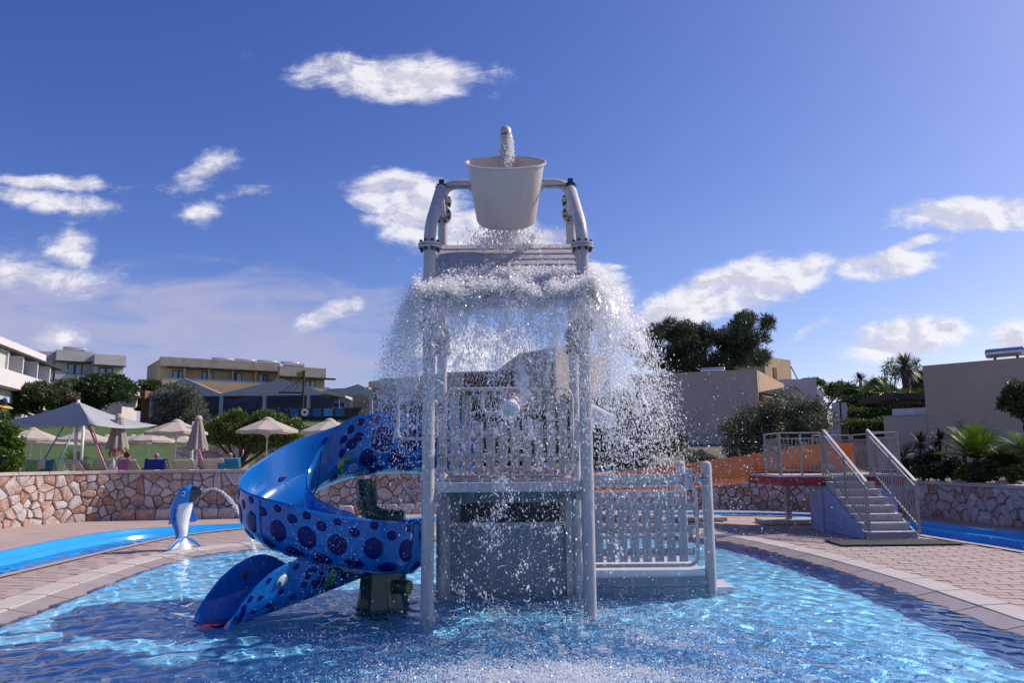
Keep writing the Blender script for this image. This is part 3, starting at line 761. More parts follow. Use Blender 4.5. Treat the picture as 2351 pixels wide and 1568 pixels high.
# water cannons
def cannon(label, base, tip, r0, r1, stripes):
    base, tip = Vector(base), Vector(tip); t = thing('water_cannon', label, 'water cannon', base, 'water cannons on the play tower')
    d = tip - base; q = d.to_track_quat('Z', 'Y').to_matrix(); L_ = d.length
    MB().lathe([(0, -.02), (r0 * .8, -.02), (r0, .02), (r0 * 1.05, L_ * .3), (r1, L_ * .92), (r1 * 1.12, L_ * .93), (r1 * 1.12, L_), (r1 * .75, L_), (r1 * .7, L_ * .8), (0, L_ * .8)], 24, base, M=q).build('barrel', m_white, t, smooth='auto')
    for (a, w) in stripes:
        ra = r0 * 1.05 + (r1 - r0 * 1.05) * max(0, (a - .3) / .62)
        MB().lathe([(ra + .001, (a - w) * L_), (ra + .006, (a - w) * L_), (ra + .006, (a + w) * L_), (ra + .001, (a + w) * L_)], 24, base, M=q).build('stripe', m_red, t, smooth='auto')
    MB().tube([base - Vector((0, 0, .30)), base - Vector((0, 0, .02))], .035, 12).build('pivot_post', m_grey, t, smooth=True)
cannon('white water cannon with red stripes in the window of the upper picket panel', (-0.02, 9.50, 2.27), (-0.04, 9.05, 2.15), .15, .10, [(.12, .07), (.36, .06), (.60, .05), (.97, .02)])
cannon('white water cannon with dark red muzzle ring to the right of the front post', (0.80, 10.1, 2.26), (1.24, 9.75, 2.05), .12, .085, [(.97, .035)])

# ---------------------------------------------------------------- tipping bucket
m_bucket = M('bucket_plastic', (0.61, 0.54, 0.50), 0.34, 0.06, 2.5, bump=0.02, bscale=12, streak=.05)
bk = thing('tipping_bucket', 'large grey water bucket tilted forward between the tower posts', 'bucket', (TX, 8.79, 4.76))
qb = Matrix.Rotation(R(30), 3, 'X')
c = Vector((TX, 8.79, 4.76)) 
prof = [(0, -.45), (.30, -.45), (.335, -.425), (.352, -.39), (.445, .255), (.447, .265), (.472, .27), (.474, .29), (.455, .292), (.437, .275), (.338, -.38), (.32, -.41), (0, -.41)]
MB().lathe(prof, 56, c, M=qb).build('shell', m_bucket, bk, smooth='auto')
MB().lathe([(.449, .20), (.454, .205), (.454, .215), (.449, .22)], 56, c + qb @ Vector((0, 0, 0)), M=qb).build('seam_ring', m_bucket, bk, smooth='auto') if False else None
for s in (-1, 1):
    MB().tube([c + Vector((s * .36, 0, 0)), c + Vector((s * .43, 0, 0))], .05, 16).build('hub', m_grey, bk, smooth='auto')

# ---------------------------------------------------------------- snake slide
def paint(name, c, rough=.2): return M(name, c, rough, 0.10, 2.0, coat=.2, bump=0.03, bscale=14, streak=.10)
m_blue, m_navy = paint('slide_blue', (0.004, 0.145, 0.49)), M('spot_navy', (0.002, 0.008, 0.13), .38, .1, 2.0, spec=.25)
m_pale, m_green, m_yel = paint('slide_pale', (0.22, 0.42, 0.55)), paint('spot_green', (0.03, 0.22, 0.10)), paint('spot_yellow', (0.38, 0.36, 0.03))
m_eyew, m_redp = paint('eye_white', (0.62, 0.66, 0.72)), paint('tongue_red', (0.30, 0.02, 0.015))
m_ltb = paint('spot_light_blue', (0.20, 0.32, 0.55))
ctrl = [(-0.55, 10.42, 1.46), (-1.1, 10.44, 1.45), (-1.6, 10.44, 1.46), (-2.1, 10.42, 1.40), (-2.52, 10.27, 1.25), (-2.78, 9.95, 1.06), (-2.86, 9.6, .88), (-2.76, 9.2, .72), (-2.5, 8.94, .62), (-2.1, 8.85, .49),
        (-1.7, 8.90, .39), (-1.42, 9.12, .32), (-1.36, 9.42, .30), (-1.52, 9.64, .28), (-1.78, 9.50, .28), (-2.14, 9.06, .18), (-2.58, 8.55, .06), (-3.02, 8.05, -.06)]
NSL = 150
spine, LSL = resample(ctrl, NSL)
HWD, TH_ = 0.335, 0.028
def lin(x, xs, ys): return float(np.interp(x, xs, ys))
def wall_h(u, side):                 # height of each wall along the slide, u in 0..1 ; side -1 = left of travel, +1 = right
    base = lin(u, [0, .2, .34, .5, .7, .8, .845], [.70, .74, .58, .57, .58, .42, .36])
    if u > .80: base = lin(u, [.80, .825, .845, .858, .875, .895, .915, .94, .962, .982, .994, 1.0], [.42, .35, .30, .30, .41, .485, .50, .46, .375, .24, .12, .015])
    return base
frames = []
for i in range(NSL):
    t = (spine[min(i + 1, NSL - 1)] - spine[max(i - 1, 0)]); th = Vector((t.x, t.y, 0)).normalized()
    frames.append((spine[i], Vector((th.y, -th.x, 0))))   # right-hand direction
def section(u, side_t, offs=0.0):
    """point on the shell: side_t in -1..1 from left rim over the floor to the right rim, offs = outward offset"""
    f = u * (NSL - 1); i = min(int(f), NSL - 2); k = f - i
    c_ = frames[i][0].lerp(frames[i + 1][0], k); r_ = frames[i][1].lerp(frames[i + 1][1], k).normalized()
    s = 1 if side_t > 0 else -1; a = abs(side_t); h = wall_h(u, s); rad = HWD
    arc = .52                        # share of the half section that is the rounded floor
    if a < arc:
        ang = a / arc * R(82); x, z = rad * math.sin(ang), rad * (1 - math.cos(ang)) * .78
        nx, nz = math.sin(ang), -math.cos(ang)
    else:
        q = (a - arc) / (1 - arc); ang = R(82)
        x0, z0 = rad * math.sin(ang), rad * (1 - math.cos(ang)) * .78
        hh = max(0.0, h - z0); x, z = x0 + .03 * q * (hh / .3), z0 + q * hh
        nx, nz = .995, -.09
        if h < z0:
            a2 = a; x, z = min(x, x0), min(z, z0)
    if h < rad * .65: z = min(z, max(h, .0) * 1.0 + (0 if a < arc else 0))
    return c_ + r_ * s * (x + offs * nx) + Vector((0, 0, z + offs * nz))
slide = thing('snake_slide', 'glossy blue spiral water slide shaped like a spotted snake', 'slide', (-2.0, 9.4, -0.42))
ST = [-1 + 2 * k / 40 for k in range(41)]
v, f, mi = [], [], []
ns = len(ST)
for i in range(NSL):
    u = i / (NSL - 1)
    inn = [section(u, t) for t in ST]; out_ = [section(u, t, TH_) for t in ST]
    lipL, lipR = (inn[0] + out_[0]) / 2 + Vector((0, 0, .018)), (inn[-1] + out_[-1]) / 2 + Vector((0, 0, .018))
    ringp = inn + [lipR] + out_[::-1] + [lipL]
    v += [tuple(p) for p in ringp]
m_ = len(ST) * 2 + 2
for i in range(NSL - 1):
    for j in range(m_):
        f.append((i * m_ + j, i * m_ + (j + 1) % m_, (i + 1) * m_ + (j + 1) % m_, (i + 1) * m_ + j))
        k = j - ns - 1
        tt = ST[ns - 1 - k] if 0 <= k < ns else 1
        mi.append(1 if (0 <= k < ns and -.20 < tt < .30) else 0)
f.append(tuple(range(m_ - 1, -1, -1))); mi.append(0); f.append(tuple((NSL - 1) * m_ + j for j in range(m_))); mi.append(0)
b = MB(); b.v, b.f, b.m = v, f, mi
b.build('channel', [m_blue, m_pale], slide, smooth='auto')
for u in (.085, .30, .47, .635):       # joint collars between the moulded lengths
    b = MB(); vs = []
    for du in (-.0025, .0025):
        for o_ in (TH_ - .004, TH_ + .012): vs += [section(u + du, t, o_) for t in ST]
    n4 = len(ST)
    b.add(vs, [(a * n4 + j, a * n4 + j + 1, c2 * n4 + j + 1, c2 * n4 + j) for a, c2 in ((0, 1), (1, 3), (3, 2)) for j in range(n4 - 1)])
    b.build('joint', m_blue, slide, smooth='auto')
def spot(u, t, ru, rt, mat, n=8, name='spot', lift=.010, parent=None, inner=False):
    """domed plate that follows the outer skin; ru, rt in metres"""
    f_ = u * (NSL - 1); sl = LSL; vs, fs = [], []
    # metres -> parameters
    e = .004
    tl = (section(u, t + e, TH_) - section(u, t - e, TH_)).length / (2 * e); ul = max(.2, (section(min(1, u + e), t, TH_) - section(u - e, t, TH_)).length / (2 * e))
    rings = [(1.0, -.002), (.94, lift * .8), (.6, lift), (.0, lift * 1.15)]; m = 16
    for (s, l) in rings[:-1]:
        for k in range(m):
            a = 2 * math.pi * k / m
            # blend of circle and n-gon
            ap = (a + math.pi / n) % (2 * math.pi / n) - math.pi / n
            rr = (.45 + .55 * math.cos(math.pi / n) / math.cos(ap)) * s
            off_ = (-.004 - l) if inner else TH_ + l
            vs.append(section(min(.999, max(.001, u + ru * rr * math.cos(a) / ul)), max(-.999, min(.999, t + rt * rr * math.sin(a) / tl)), off_))
    vs.append(section(u, t, (-.004 - lift) if inner else TH_ + rings[-1][1]))
    for r_ in range(2):
        for k in range(m): fs.append((r_ * m + k, r_ * m + (k + 1) % m, (r_ + 1) * m + (k + 1) % m, (r_ + 1) * m + k))
    for k in range(m): fs.append((2 * m + k, 2 * m + (k + 1) % m, 3 * m))
    bm_ = MB().add(vs, fs)
    me_o = bm_.build(name, mat, parent or slide, smooth=True)
    bmx = bmesh.new(); bmx.from_mesh(me_o.data); bmesh.ops.recalc_face_normals(bmx, faces=bmx.faces); bmx.to_mesh(me_o.data); bmx.free()
    return me_o
rs = random.Random(21)
def uu(m_): return m_ / LSL
# upper run, seen from the axis side (left wall of travel)
L0 = LSL
up = [(.35, -.72, .13, .13, 6, 0), (.72, -.70, .135, .14, 6, 0), (1.12, -.70, .14, .145, 6, 0), (1.46, -.76, .055, .05, 8, 0), (.55, -.42, .09, .09, 7, 0), (.95, -.44, .10, .10, 7, 0), (1.32, -.46, .10, .10, 7, 0), (.2, -.46, .08, .08, 7, 0),
      (.42, -.93, .05, .05, 8, 0), (.68, -.93, .05, .045, 8, 0), (.94, -.94, .045, .045, 8, 0), (1.20, -.94, .05, .045, 8, 0), (1.42, -.93, .045, .04, 8, 0), (1.60, -.88, .045, .045, 8, 0), (1.58, -.70, .07, .06, 8, 0), (1.72, -.80, .045, .045, 8, 0), (1.74, -.64, .045, .045, 8, 0),
      (1.62, -.54, .05, .05, 9, 2), (1.76, -.50, .045, .045, 9, 3), (1.55, -.36, .06, .06, 8, 4), (1.74, -.36, .05, .05, 9, 2), (1.22, -.24, .09, .07, 8, 0), (.85, -.24, .09, .07, 8, 0), (1.86, -.30, .05, .05, 8, 0)]
cm = [m_navy, m_navy, m_green, m_yel, m_ltb]
for (s, t, a, c_, n_, k) in up: spot(uu(s), t, a * 1.2, c_ * 1.2, cm[k], n_)
# left bend and front run, outer (right) wall of travel
for (t, a, c_, n_, st) in ((.93, .047, .040, 8, 3.05), (.82, .055, .048, 8, 3.18), (.605, .108, .112, 6, 3.05), (.355, .108, .068, 8, 3.18), (.19, .05, .028, 8, 3.05)):
    s = st
    while s < 5.75:
        k = 2 if (t == .605 and s > 5.55) else 0
        spot(uu(s), t + rs.uniform(-.01, .01), a * rs.uniform(1.04, 1.16), c_ * rs.uniform(1.02, 1.14), cm[k], n_); s += .262
# lower run towards the head, near (left) wall
for (s, t, a, c_, k) in [(6.95, -.70, .045, .04, 0), (7.08, -.56, .05, .045, 0), (7.12, -.84, .045, .04, 3), (6.95, -.50, .085, .07, 2), (7.26, -.58, .085, .06, 2), (7.28, -.86, .04, .035, 0), (7.45, -.52, .10, .08, 0), (7.42, -.82, .035, .03, 0), (7.6, -.82, .035, .03, 0), (7.22, -.32, .08, .05, 0), (7.5, -.28, .07, .04, 0), (6.7, -.6, .09, .07, 0)]:
    spot(uu(s * LSL / 8.6), t, a, c_, cm[k], 8)
for (u, t, a) in [(.875, -.86, .035), (.885, -.70, .04), (.89, -.54, .035), (.905, -.92, .035), (.905, -.42, .04), (.925, -.56, .032), (.94, -.42, .04), (.945, -.92, .032), (.955, -.62, .03), (.962, -.40, .035), (.97, -.80, .035), (.978, -.55, .03), (.985, -.40, .03), (.93, -.30, .04), (.96, -.24, .035)]:
    spot(u, t, a, a * .9, m_navy, 8)
ey = spot(.925, -.765, .085, .070, m_green, 12, 'eye', .008)
spot(.926, -.765, .070, .056, m_eyew, 12, 'eye_white', .016, ey); spot(.930, -.74, .026, .026, m_blue, 12, 'iris', .024, ey); spot(.930, -.74, .012, .012, m_navy, 12, 'pupil', .032, ey)
spot(.925, .74, .036, .036, m_redp, 12, 'dot', .003, inner=True)
spot(.24, .86, .05, .05, m_navy, 12, 'dot', .003, inner=True); spot(.30, .55, .07, .035, m_navy, 12, 'dot', .003, inner=True)
spot(.80, .80, .05, .035, m_navy, 12, 'dot', .003, inner=True)
# forked tongue lying in the mouth
p0 = spine[-1]; d_ = Vector((-.66, -.75, 0)); r_ = Vector((d_.y, -d_.x, 0))
tz = .045
pts = [(-.34, -.10), (-.16, -.16), (-.12, -.10), (.02, -.14), (-.02, -.05), (.10, -.06), (.04, 0), (.12, .08), (0, .07), (.0, .15), (-.12, .10), (-.2, .16), (-.34, .10)]
MB().ext([p0 + d_ * a + r_ * b_ + Vector((0, 0, tz + .075 - p0.z * 0 + .0 - .06)) for a, b_ in pts], (0, 0, .012)).build('tongue', m_redp, slide)
# supports: cracked green trunk and a stump
m_trunk = M('trunk_green', (0.010, 0.055, 0.032), .3, .3, 6.0, coat=.3); m_vein = M('trunk_vein', (0.10, 0.20, 0.15), .4, .2)
trunk = [(-1.93, 10.42, 1.36), (-1.92, 10.42, 1.2), (-1.90, 10.42, 1.02), (-1.86, 10.42, .92), (-1.76, 10.42, .86), (-1.60, 10.42, .845), (-1.42, 10.42, .845)]
MB().tube(trunk, [.13, .13, .13, .135, .13, .11, .10], 18).build('trunk', m_trunk, slide, smooth='auto')
MB().tube([(-1.80, 10.5, -.42), (-1.80, 10.5, .9)], [.16, .13], 18).build('trunk', m_trunk, slide, smooth='auto')
rv = random.Random(3); vb = MB()
def on_trunk(s, a):
    s = max(0, min(1, s)); q = s * (len(trunk) - 1); i = min(int(q), len(trunk) - 2); k = q - i
    p = Vector(trunk[i]).lerp(Vector(trunk[i + 1]), k); d = (Vector(trunk[i + 1]) - Vector(trunk[i])).normalized()
    n_ = Vector((0, -1, 0)); bb = d.cross(n_); rad = (.133 if s < .6 else .133 - .06 * (s - .6))
    return p + (n_ * math.cos(a) + bb * math.sin(a)) * rad
for k in range(9):
    s = .04 + k * .115; pts = [on_trunk(s + .02 * math.sin(a * 3 + k), a) for a in [R(x) for x in range(-100, 101, 20)]]; vb.tube(pts, .008, 5)
    for a in (-62, -12, 38, 80):
        a += rv.uniform(-12, 12); vb.tube([on_trunk(s + .115 * t, R(a) + rv.uniform(-.08, .08)) for t in (0, .5, 1)], .007, 5)
tag(vb.build('veins', m_vein, slide), kind='stuff')
b = MB(); prof = [(.30, -.42), (.29, -.05), (.265, .1), (.25, .24), (.24, .36), (0, .36)]
b.lathe(prof, 28, (-1.47, 9.06, 0)); o = b.build('stump', m_trunk, slide, smooth='auto')
for vtx in o.data.vertices:
    a = math.atan2(vtx.co.y - (9.06 - 9.4), vtx.co.x - (-1.47 + 2.0)); r_ = 1 + .045 * math.sin(a * 9) + .03 * math.sin(a * 4 + 1)
    vtx.co.x = (-1.47 + 2.0) + (vtx.co.x - (-1.47 + 2.0)) * r_; vtx.co.y = (9.06 - 9.4) + (vtx.co.y - (9.06 - 9.4)) * r_
MB().tube([(-1.35, 8.92, .22), (-1.14, 8.80, .23)], .075, 16).build('branch_stub', m_trunk, o, smooth='auto')
MB().tube([(-1.142, 8.801, .23), (-1.136, 8.797, .23)], .062, 16).build('cut_face', M('cut_wood', (.16, .17, .06), .6, .3, 20), o)
# ---------------------------------------------------------------- slide stairs on the right
m_conc = M('concrete_step', (0.40, 0.385, 0.38), 0.8, 0.15, 4.0, bump=.3, bscale=50)
m_edge = M('step_nosing', (0.62, 0.60, 0.59), 0.7, 0.1, 8.0)
m_lav = M('blue_wall_paint', (0.34, 0.40, 0.58), 0.6, 0.12, 1.5, c2=(.24, .30, .52), bump=.1)
m_crim = M('crimson_paint', (0.30, 0.012, 0.025), 0.45, 0.15, 3.0)
m_galv = M('galvanised', (0.33, 0.32, 0.315), 0.38, 0.12, 9.0, metal=.55)
m_hand_lit = M('handrail_lit_steel', (0.56, 0.54, 0.53), 0.4, 0.1, 9.0, metal=.3)  # paler than the other rails: sunlight on the flat top put into the colour
m_rubber = M('rubber_mat', (0.045, 0.045, 0.05), 0.85, 0.25, 30.0, bump=.6, bscale=120)
X0, X1, Y0, TR, RI, NSTEP = 6.57, 7.48, 14.87, 0.262, 0.145, 8
PZ = DECK + RI * NSTEP
stairs = thing('pool_stairs', 'concrete stairs with steel railings up to the red edged slide platform', 'stairs', (7.0, 16.5, DECK))
for k in range(NSTEP):
    y = Y0 + k * TR; z = DECK + RI * (k + 1)
    if k < NSTEP - 1:
        st = MB().box((X0, y, DECK - .02), (X1, y + TR - .003, z - .022)).build('step', m_conc, stairs)
        MB().box((X0 - .012, y - .018, z - .0215), (X1 + .012, y + TR - .002, z)).build('nosing', m_edge, st, bevel=.006)
yp = Y0 + (NSTEP - 1) * TR
MB().box((5.62, yp, PZ - .05), (8.2, 19.0, PZ)).build('platform', m_edge, stairs, bevel=.01)
MB().box((5.60, yp - .02, PZ - .23), (X0 - .01, yp + .05, PZ - .052)).build('platform_fascia', m_crim, stairs, bevel=.008)
MB().box((X1 + .01, yp - .02, PZ - .23), (8.22, yp + .05, PZ - .052)).build('platform_fascia', m_crim, stairs, bevel=.008)
MB().box((5.60, yp + .052, PZ - .23), (5.66, 19.0, PZ - .052)).build('platform_fascia', m_crim, stairs, bevel=.008)
MB().box((5.66, yp + .1, PZ - .2), (8.15, 18.9, PZ - .06)).build('platform_slab', m_conc, stairs)
# blue painted sides
MB().ext([(X0 - .03, Y0 + .12, DECK), (X0 - .03, yp + .1, DECK), (X0 - .03, yp + .1, PZ - .24), (X0 - .03, yp - .02, PZ - .24), (X0 - .03, Y0 + .12, DECK + .14)], (.027, 0, 0)).build('stair_side', m_lav, stairs)
MB().ext([(X1 + .003, Y0 + .12, DECK), (X1 + .003, yp + .1, DECK), (X1 + .003, yp + .1, PZ - .24), (X1 + .003, yp - .02, PZ - .24), (X1 + .003, Y0 + .12, DECK + .14)], (.027, 0, 0)).build('stair_side', m_lav, stairs)
MB().box((6.50, yp + .13, DECK - .02), (8.1, 17.5, PZ - .202)).build('base_wall', m_lav, stairs, bevel=.01)
def rail_panel(p, q, hgt=.90, low=.10, npost=2, pitch=.085, name='railing', wide=.06):
    p, q = Vector(p), Vector(q); up = Vector((0, 0, 1)); L_ = Vector((q.x - p.x, q.y - p.y, 0)).length
    r = MB().bar(p + up * hgt, q + up * hgt, wide, .022).build('handrail', m_hand_lit, stairs, bevel=.006)
    MB().bar(p + up * (hgt - .12), q + up * (hgt - .12), .03, .03).build('top_rail', m_galv, stairs)
    MB().bar(p + up * low, q + up * low, .03, .03).build('bottom_rail', m_galv, stairs)
    for k in range(npost):
        c_ = p.lerp(q, k / max(1, npost - 1)); MB().box((c_.x - .022, c_.y - .022, c_.z - .06), (c_.x + .022, c_.y + .022, c_.z + hgt - .02)).build('rail_post', m_galv, stairs, bevel=.005)
    n_ = max(2, int(L_ / pitch))
    for k in range(1, n_):
        c_ = p.lerp(q, k / n_); MB().box((c_.x - .008, c_.y - .008, c_.z + low), (c_.x + .008, c_.y + .008, c_.z + hgt - .12)).build('baluster', m_galv, stairs)
for x in (X0 + .04, X1 + .06): rail_panel((x, Y0 + .03, DECK + RI), (x, yp + .05, PZ + .02), .92, .08, 3)
rail_panel((5.66, yp + .04, PZ), (X0 - .03, yp + .04, PZ), .88, .09, 3)
rail_panel((X1 + .12, yp + .04, PZ), (8.16, yp + .04, PZ), .88, .09, 2)
rail_panel((5.66, yp + .12, PZ), (5.66, 17.75, PZ), .88, .09, 2)
rail_panel((8.16, yp + .12, PZ), (8.16, 18.96, PZ), .88, .09, 3)
rail_panel((7.2, 18.96, PZ), (8.1, 18.96, PZ), .88, .09, 2)
tag(MB().hexa([(5.70, 14.78, DECK + .008), (5.65, 13.86, DECK + .008), (7.86, 13.88, DECK + .008), (7.52, 14.80, DECK + .008), (5.70, 14.78, DECK + .03), (5.65, 13.86, DECK + .03), (7.86, 13.88, DECK + .03), (7.52, 14.80, DECK + .03)]).build('rubber_mat', m_rubber, bevel=.006),
    'thin black rubber mat lying at the foot of the stairs', 'mat')

# orange trough slide
m_or = M('orange_fibreglass', (0.80, 0.25, 0.06), 0.38, 0.16, 1.6, c2=(.68, .18, .045), coat=.25, bump=.04, bscale=20, trans=.12)
oslide = thing('orange_slide', 'open orange fibreglass slide running left from the stair platform behind the splash', 'slide', (5, 19.5, DECK))
oc = [(7.75, 18.35, 1.27), (7.0, 18.45, 1.24), (6.2, 18.85, 1.10), (5.2, 19.5, .96), (4.2, 20.1, .85), (3.2, 20.65, .74), (2.2, 21.05, .60), (1.2, 21.35, .40), (0.2, 21.5, .12)]
osp, oL = resample(oc, 60)
def trough(spn, w, h0, h1, th):
    out = MB(); vs, rows_ = [], 0
    prof = [(-w, 1), (-w, .55), (-w * .86, .22), (-w * .5, .03), (0, 0), (w * .5, .03), (w * .86, .22), (w, .55), (w, 1)]
    nP = len(prof)
    for i, p in enumerate(spn):
        t = spn[min(i + 1, len(spn) - 1)] - spn[max(0, i - 1)]; r_ = Vector((t.y, -t.x, 0)).normalized(); u = i / (len(spn) - 1); h = h0 + (h1 - h0) * u
        for (x, z) in prof: vs.append(p + r_ * x + Vector((0, 0, z * h)))
        for (x, z) in prof[::-1]: vs.append(p + r_ * (x + (th if x > 0 else -th if x < 0 else 0)) + Vector((0, 0, z * h + (-th if abs(x) < w * .9 else 0) + (.02 if z == 1 else 0))))
    m = nP * 2
    fs = [(i * m + j, i * m + (j + 1) % m, (i + 1) * m + (j + 1) % m, (i + 1) * m + j) for i in range(len(spn) - 1) for j in range(m)]
    fs += [tuple(range(m - 1, -1, -1)), tuple((len(spn) - 1) * m + j for j in range(m))]
    return out.add(vs, fs)
trough(osp, .42, .62, .5, .03).build('trough', m_or, oslide, smooth='auto')
for i in (14, 30, 45):
    seg = [osp[i], osp[i + 1]]; c_ = osp[i]; t = (osp[i + 1] - osp[i - 1]).normalized()
    trough([c_ - t * .03, c_ + t * .03], .445, .63, .63, .05).build('joint_flange', m_or, oslide)
MB().ext([(7.25, 18.86, PZ + .01), (8.1, 18.86, PZ + .01), (8.1, 18.86, 1.86), (7.9, 18.86, 1.9), (7.25, 18.86, 1.66)], (0, .05, 0)).build('entry_panel', m_or, oslide, bevel=.02)
MB().ext([(6.85, 18.12, PZ + .01), (7.4, 18.0, PZ + .01), (7.4, 18.0, 1.55), (7.1, 18.06, 1.9), (6.85, 18.12, 1.75)], (0, .05, 0)).build('entry_panel', m_or, oslide, bevel=.02)
for (x, y, t) in ((6.45, 18.75, .98), (4.55, 19.9, .84), (3.0, 20.75, .68)):
    MB().box((x - .65, y - .45, DECK), (x + .65, y + .5, DECK + .09)).build('footing_slab', m_conc, oslide, bevel=.01)
    MB().box((x - .06, y - .06, DECK + .092), (x + .06, y + .06, t)).build('support_post', m_galv, oslide, bevel=.006)
MB().box((6.98, 17.985, PZ + .1), (7.28, 17.998, PZ + .22)).build('notice_plate', M('pale_plate', (.5, .5, .45), .5, .2, 60), oslide)

# ---------------------------------------------------------------- dolphin fountain
def dolphin_material():
    m = bpy.data.materials.new('dolphin_paint'); m.use_nodes = True; nt = m.node_tree; N, L = nt.nodes.new, nt.links.new
    b = nt.nodes['Principled BSDF']; b.inputs['Roughness'].default_value = .3; b.inputs['Coat Weight'].default_value = .3
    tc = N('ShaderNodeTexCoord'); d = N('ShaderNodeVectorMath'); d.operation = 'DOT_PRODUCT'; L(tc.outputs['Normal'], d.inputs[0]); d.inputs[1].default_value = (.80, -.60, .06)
    n = N('ShaderNodeTexNoise'); n.inputs['Scale'].default_value = 6; L(tc.outputs['Object'], n.inputs['Vector'])
    sp = N('ShaderNodeSeparateXYZ'); L(tc.outputs['Object'], sp.inputs[0])
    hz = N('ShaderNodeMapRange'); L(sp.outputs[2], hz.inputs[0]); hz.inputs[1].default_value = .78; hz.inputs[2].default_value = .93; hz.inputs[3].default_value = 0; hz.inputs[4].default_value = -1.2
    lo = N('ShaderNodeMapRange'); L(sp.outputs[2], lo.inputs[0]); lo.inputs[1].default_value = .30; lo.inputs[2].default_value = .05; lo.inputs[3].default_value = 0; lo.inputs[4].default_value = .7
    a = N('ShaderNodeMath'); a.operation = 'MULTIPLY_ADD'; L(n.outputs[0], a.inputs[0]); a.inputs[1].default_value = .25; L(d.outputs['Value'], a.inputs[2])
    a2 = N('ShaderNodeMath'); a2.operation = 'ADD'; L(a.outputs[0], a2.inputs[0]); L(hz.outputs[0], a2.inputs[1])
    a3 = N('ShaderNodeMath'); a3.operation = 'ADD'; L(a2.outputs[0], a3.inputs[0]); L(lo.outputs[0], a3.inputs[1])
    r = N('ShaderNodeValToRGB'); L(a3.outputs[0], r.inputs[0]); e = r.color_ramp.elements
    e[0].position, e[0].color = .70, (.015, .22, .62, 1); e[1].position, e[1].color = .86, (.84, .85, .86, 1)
    L(r.outputs[0], b.inputs['Base Color']); return m
m_dol = dolphin_material()
DX, DY = -5.93, 14.31
dol = thing('dolphin_fountain', 'blue and white upright dolphin statue spouting water from its dark beak', 'fountain', (DX, DY, DECK))
F_D = F_ = Vector((.93, -.367, 0)); S_ = Vector((.367, .93, 0))         # facing, sideways
secs = [(0.00, .0, .19, .17), (.05, .0, .165, .15), (.12, .0, .125, .115), (.22, .0, .095, .09), (.33, -.01, .115, .11), (.45, -.045, .145, .145), (.57, -.06, .18, .18), (.68, -.05, .192, .192), (.78, -.02, .186, .186), (.87, .02, .176, .176), (.95, .06, .168, .165), (1.02, .09, .152, .15), (1.08, .095, .125, .12), (1.115, .105, .08, .075), (1.13, .11, .02, .02)]
from mathutils import geometry as _g
v, f = [], []; n = 28
zs = [s[0] for s in secs]; zz = np.linspace(0, 1.13, 46)
for z in zz:
    o, rx, ry = (float(np.interp(z, zs, [s[k] for s in secs])) for k in (1, 2, 3))
    for j in range(n):
        a = 2 * math.pi * j / n; v.append(Vector((DX, DY, DECK + z)) + F_ * (o + rx * math.cos(a)) + S_ * ry * math.sin(a))
f = [(i * n + j, i * n + (j + 1) % n, (i + 1) * n + (j + 1) % n, (i + 1) * n + j) for i in range(len(zz) - 1) for j in range(n)] + [tuple((len(zz) - 1) * n + j for j in range(n))]
MB().add(v, f).build('body', m_dol, dol, smooth=True)
m_beak = M('beak_dark', (.045, .06, .06), .3, .3, 10, coat=.3); m_dblue = M('dolphin_blue', (.015, .21, .60), .3, .12, 4, coat=.3); m_dwhite = M('dolphin_white', (.80, .82, .85), .35, .15, 3, c2=(.45, .58, .75))
hc = Vector((DX, DY, DECK)) + F_ * .06
for s, z, l in ((1, .955, .36), (-1, .915, .30)):
    q = (F_ + Vector((0, 0, .20 if s > 0 else .22))).to_track_quat('Z', 'Y').to_matrix()
    MB().lathe([(0, .02), (.12, .06), (.13, .18), (.105, l - .10), (.07, l - .02), (.035, l), (0, l + .003)], 20, hc + Vector((0, 0, z)), M=q @ Matrix.Diagonal((.52, 1.0, 1))).build('beak' if s > 0 else 'lower_jaw', m_beak, dol, smooth=True)
for s in (-1, 1):
    c_ = hc + F_ * .085 + S_ * s * .145 + Vector((0, 0, .985)); nd = (S_ * s + F_ * .35).normalized(); q = nd.to_track_quat('Z', 'Y').to_matrix()
    e = MB().ball(c_, (.05, .034, .022), 16, 10, M=q @ Matrix.Rotation(R(90), 3, 'Z')).build('eye', m_dwhite, dol, smooth=True)
    MB().ball(c_ + nd * .014, (.026, .022, .013), 14, 8, M=q).build('pupil', m_bolt, e, smooth=True)
    MB().tube([c_ + nd * .004 + q @ Vector((.036 * math.cos(a), .052 * math.sin(a), 0)) for a in [R(20 * k) for k in range(18)]], .006, 6, closed=True).build('eye_rim', m_dblue, e, smooth=True)
for k in range(5):
    a = (k - 2) * .035; MB().tube([hc + F_ * (.0 - .02 * t) + S_ * a + F_ * (.10 - .13 * t) + Vector((0, 0, 1.145 - .10 * t * t - abs(a) * .5)) for t in (0, .35, .7, 1)], [.004, .011, .011, .004], 6).build('crest', m_dblue, dol, smooth=True)
def fin(pts, mat, name, thick, nrm):
    pts = [Vector(p) for p in pts]; c_ = sum(pts, Vector()) / len(pts); nrm = Vector(nrm).normalized(); k = len(pts)
    vs = [c_ + (p - c_) * .72 + nrm * thick for p in pts] + pts + [c_ + (p - c_) * .72 - nrm * thick for p in pts]
    fs = [tuple(range(k))[::-1], tuple(2 * k + i for i in range(k))] + [(a * k + i, a * k + (i + 1) % k, (a + 1) * k + (i + 1) % k, (a + 1) * k + i) for a in (0, 1) for i in range(k)]
    o = MB().add(vs, fs).build(name, mat, dol, smooth=True); md = o.modifiers.new('soft', 'SUBSURF'); md.levels = md.render_levels = 2
def dp(fw, sd, z): return Vector((DX, DY, DECK + z)) + F_ * fw + S_ * sd
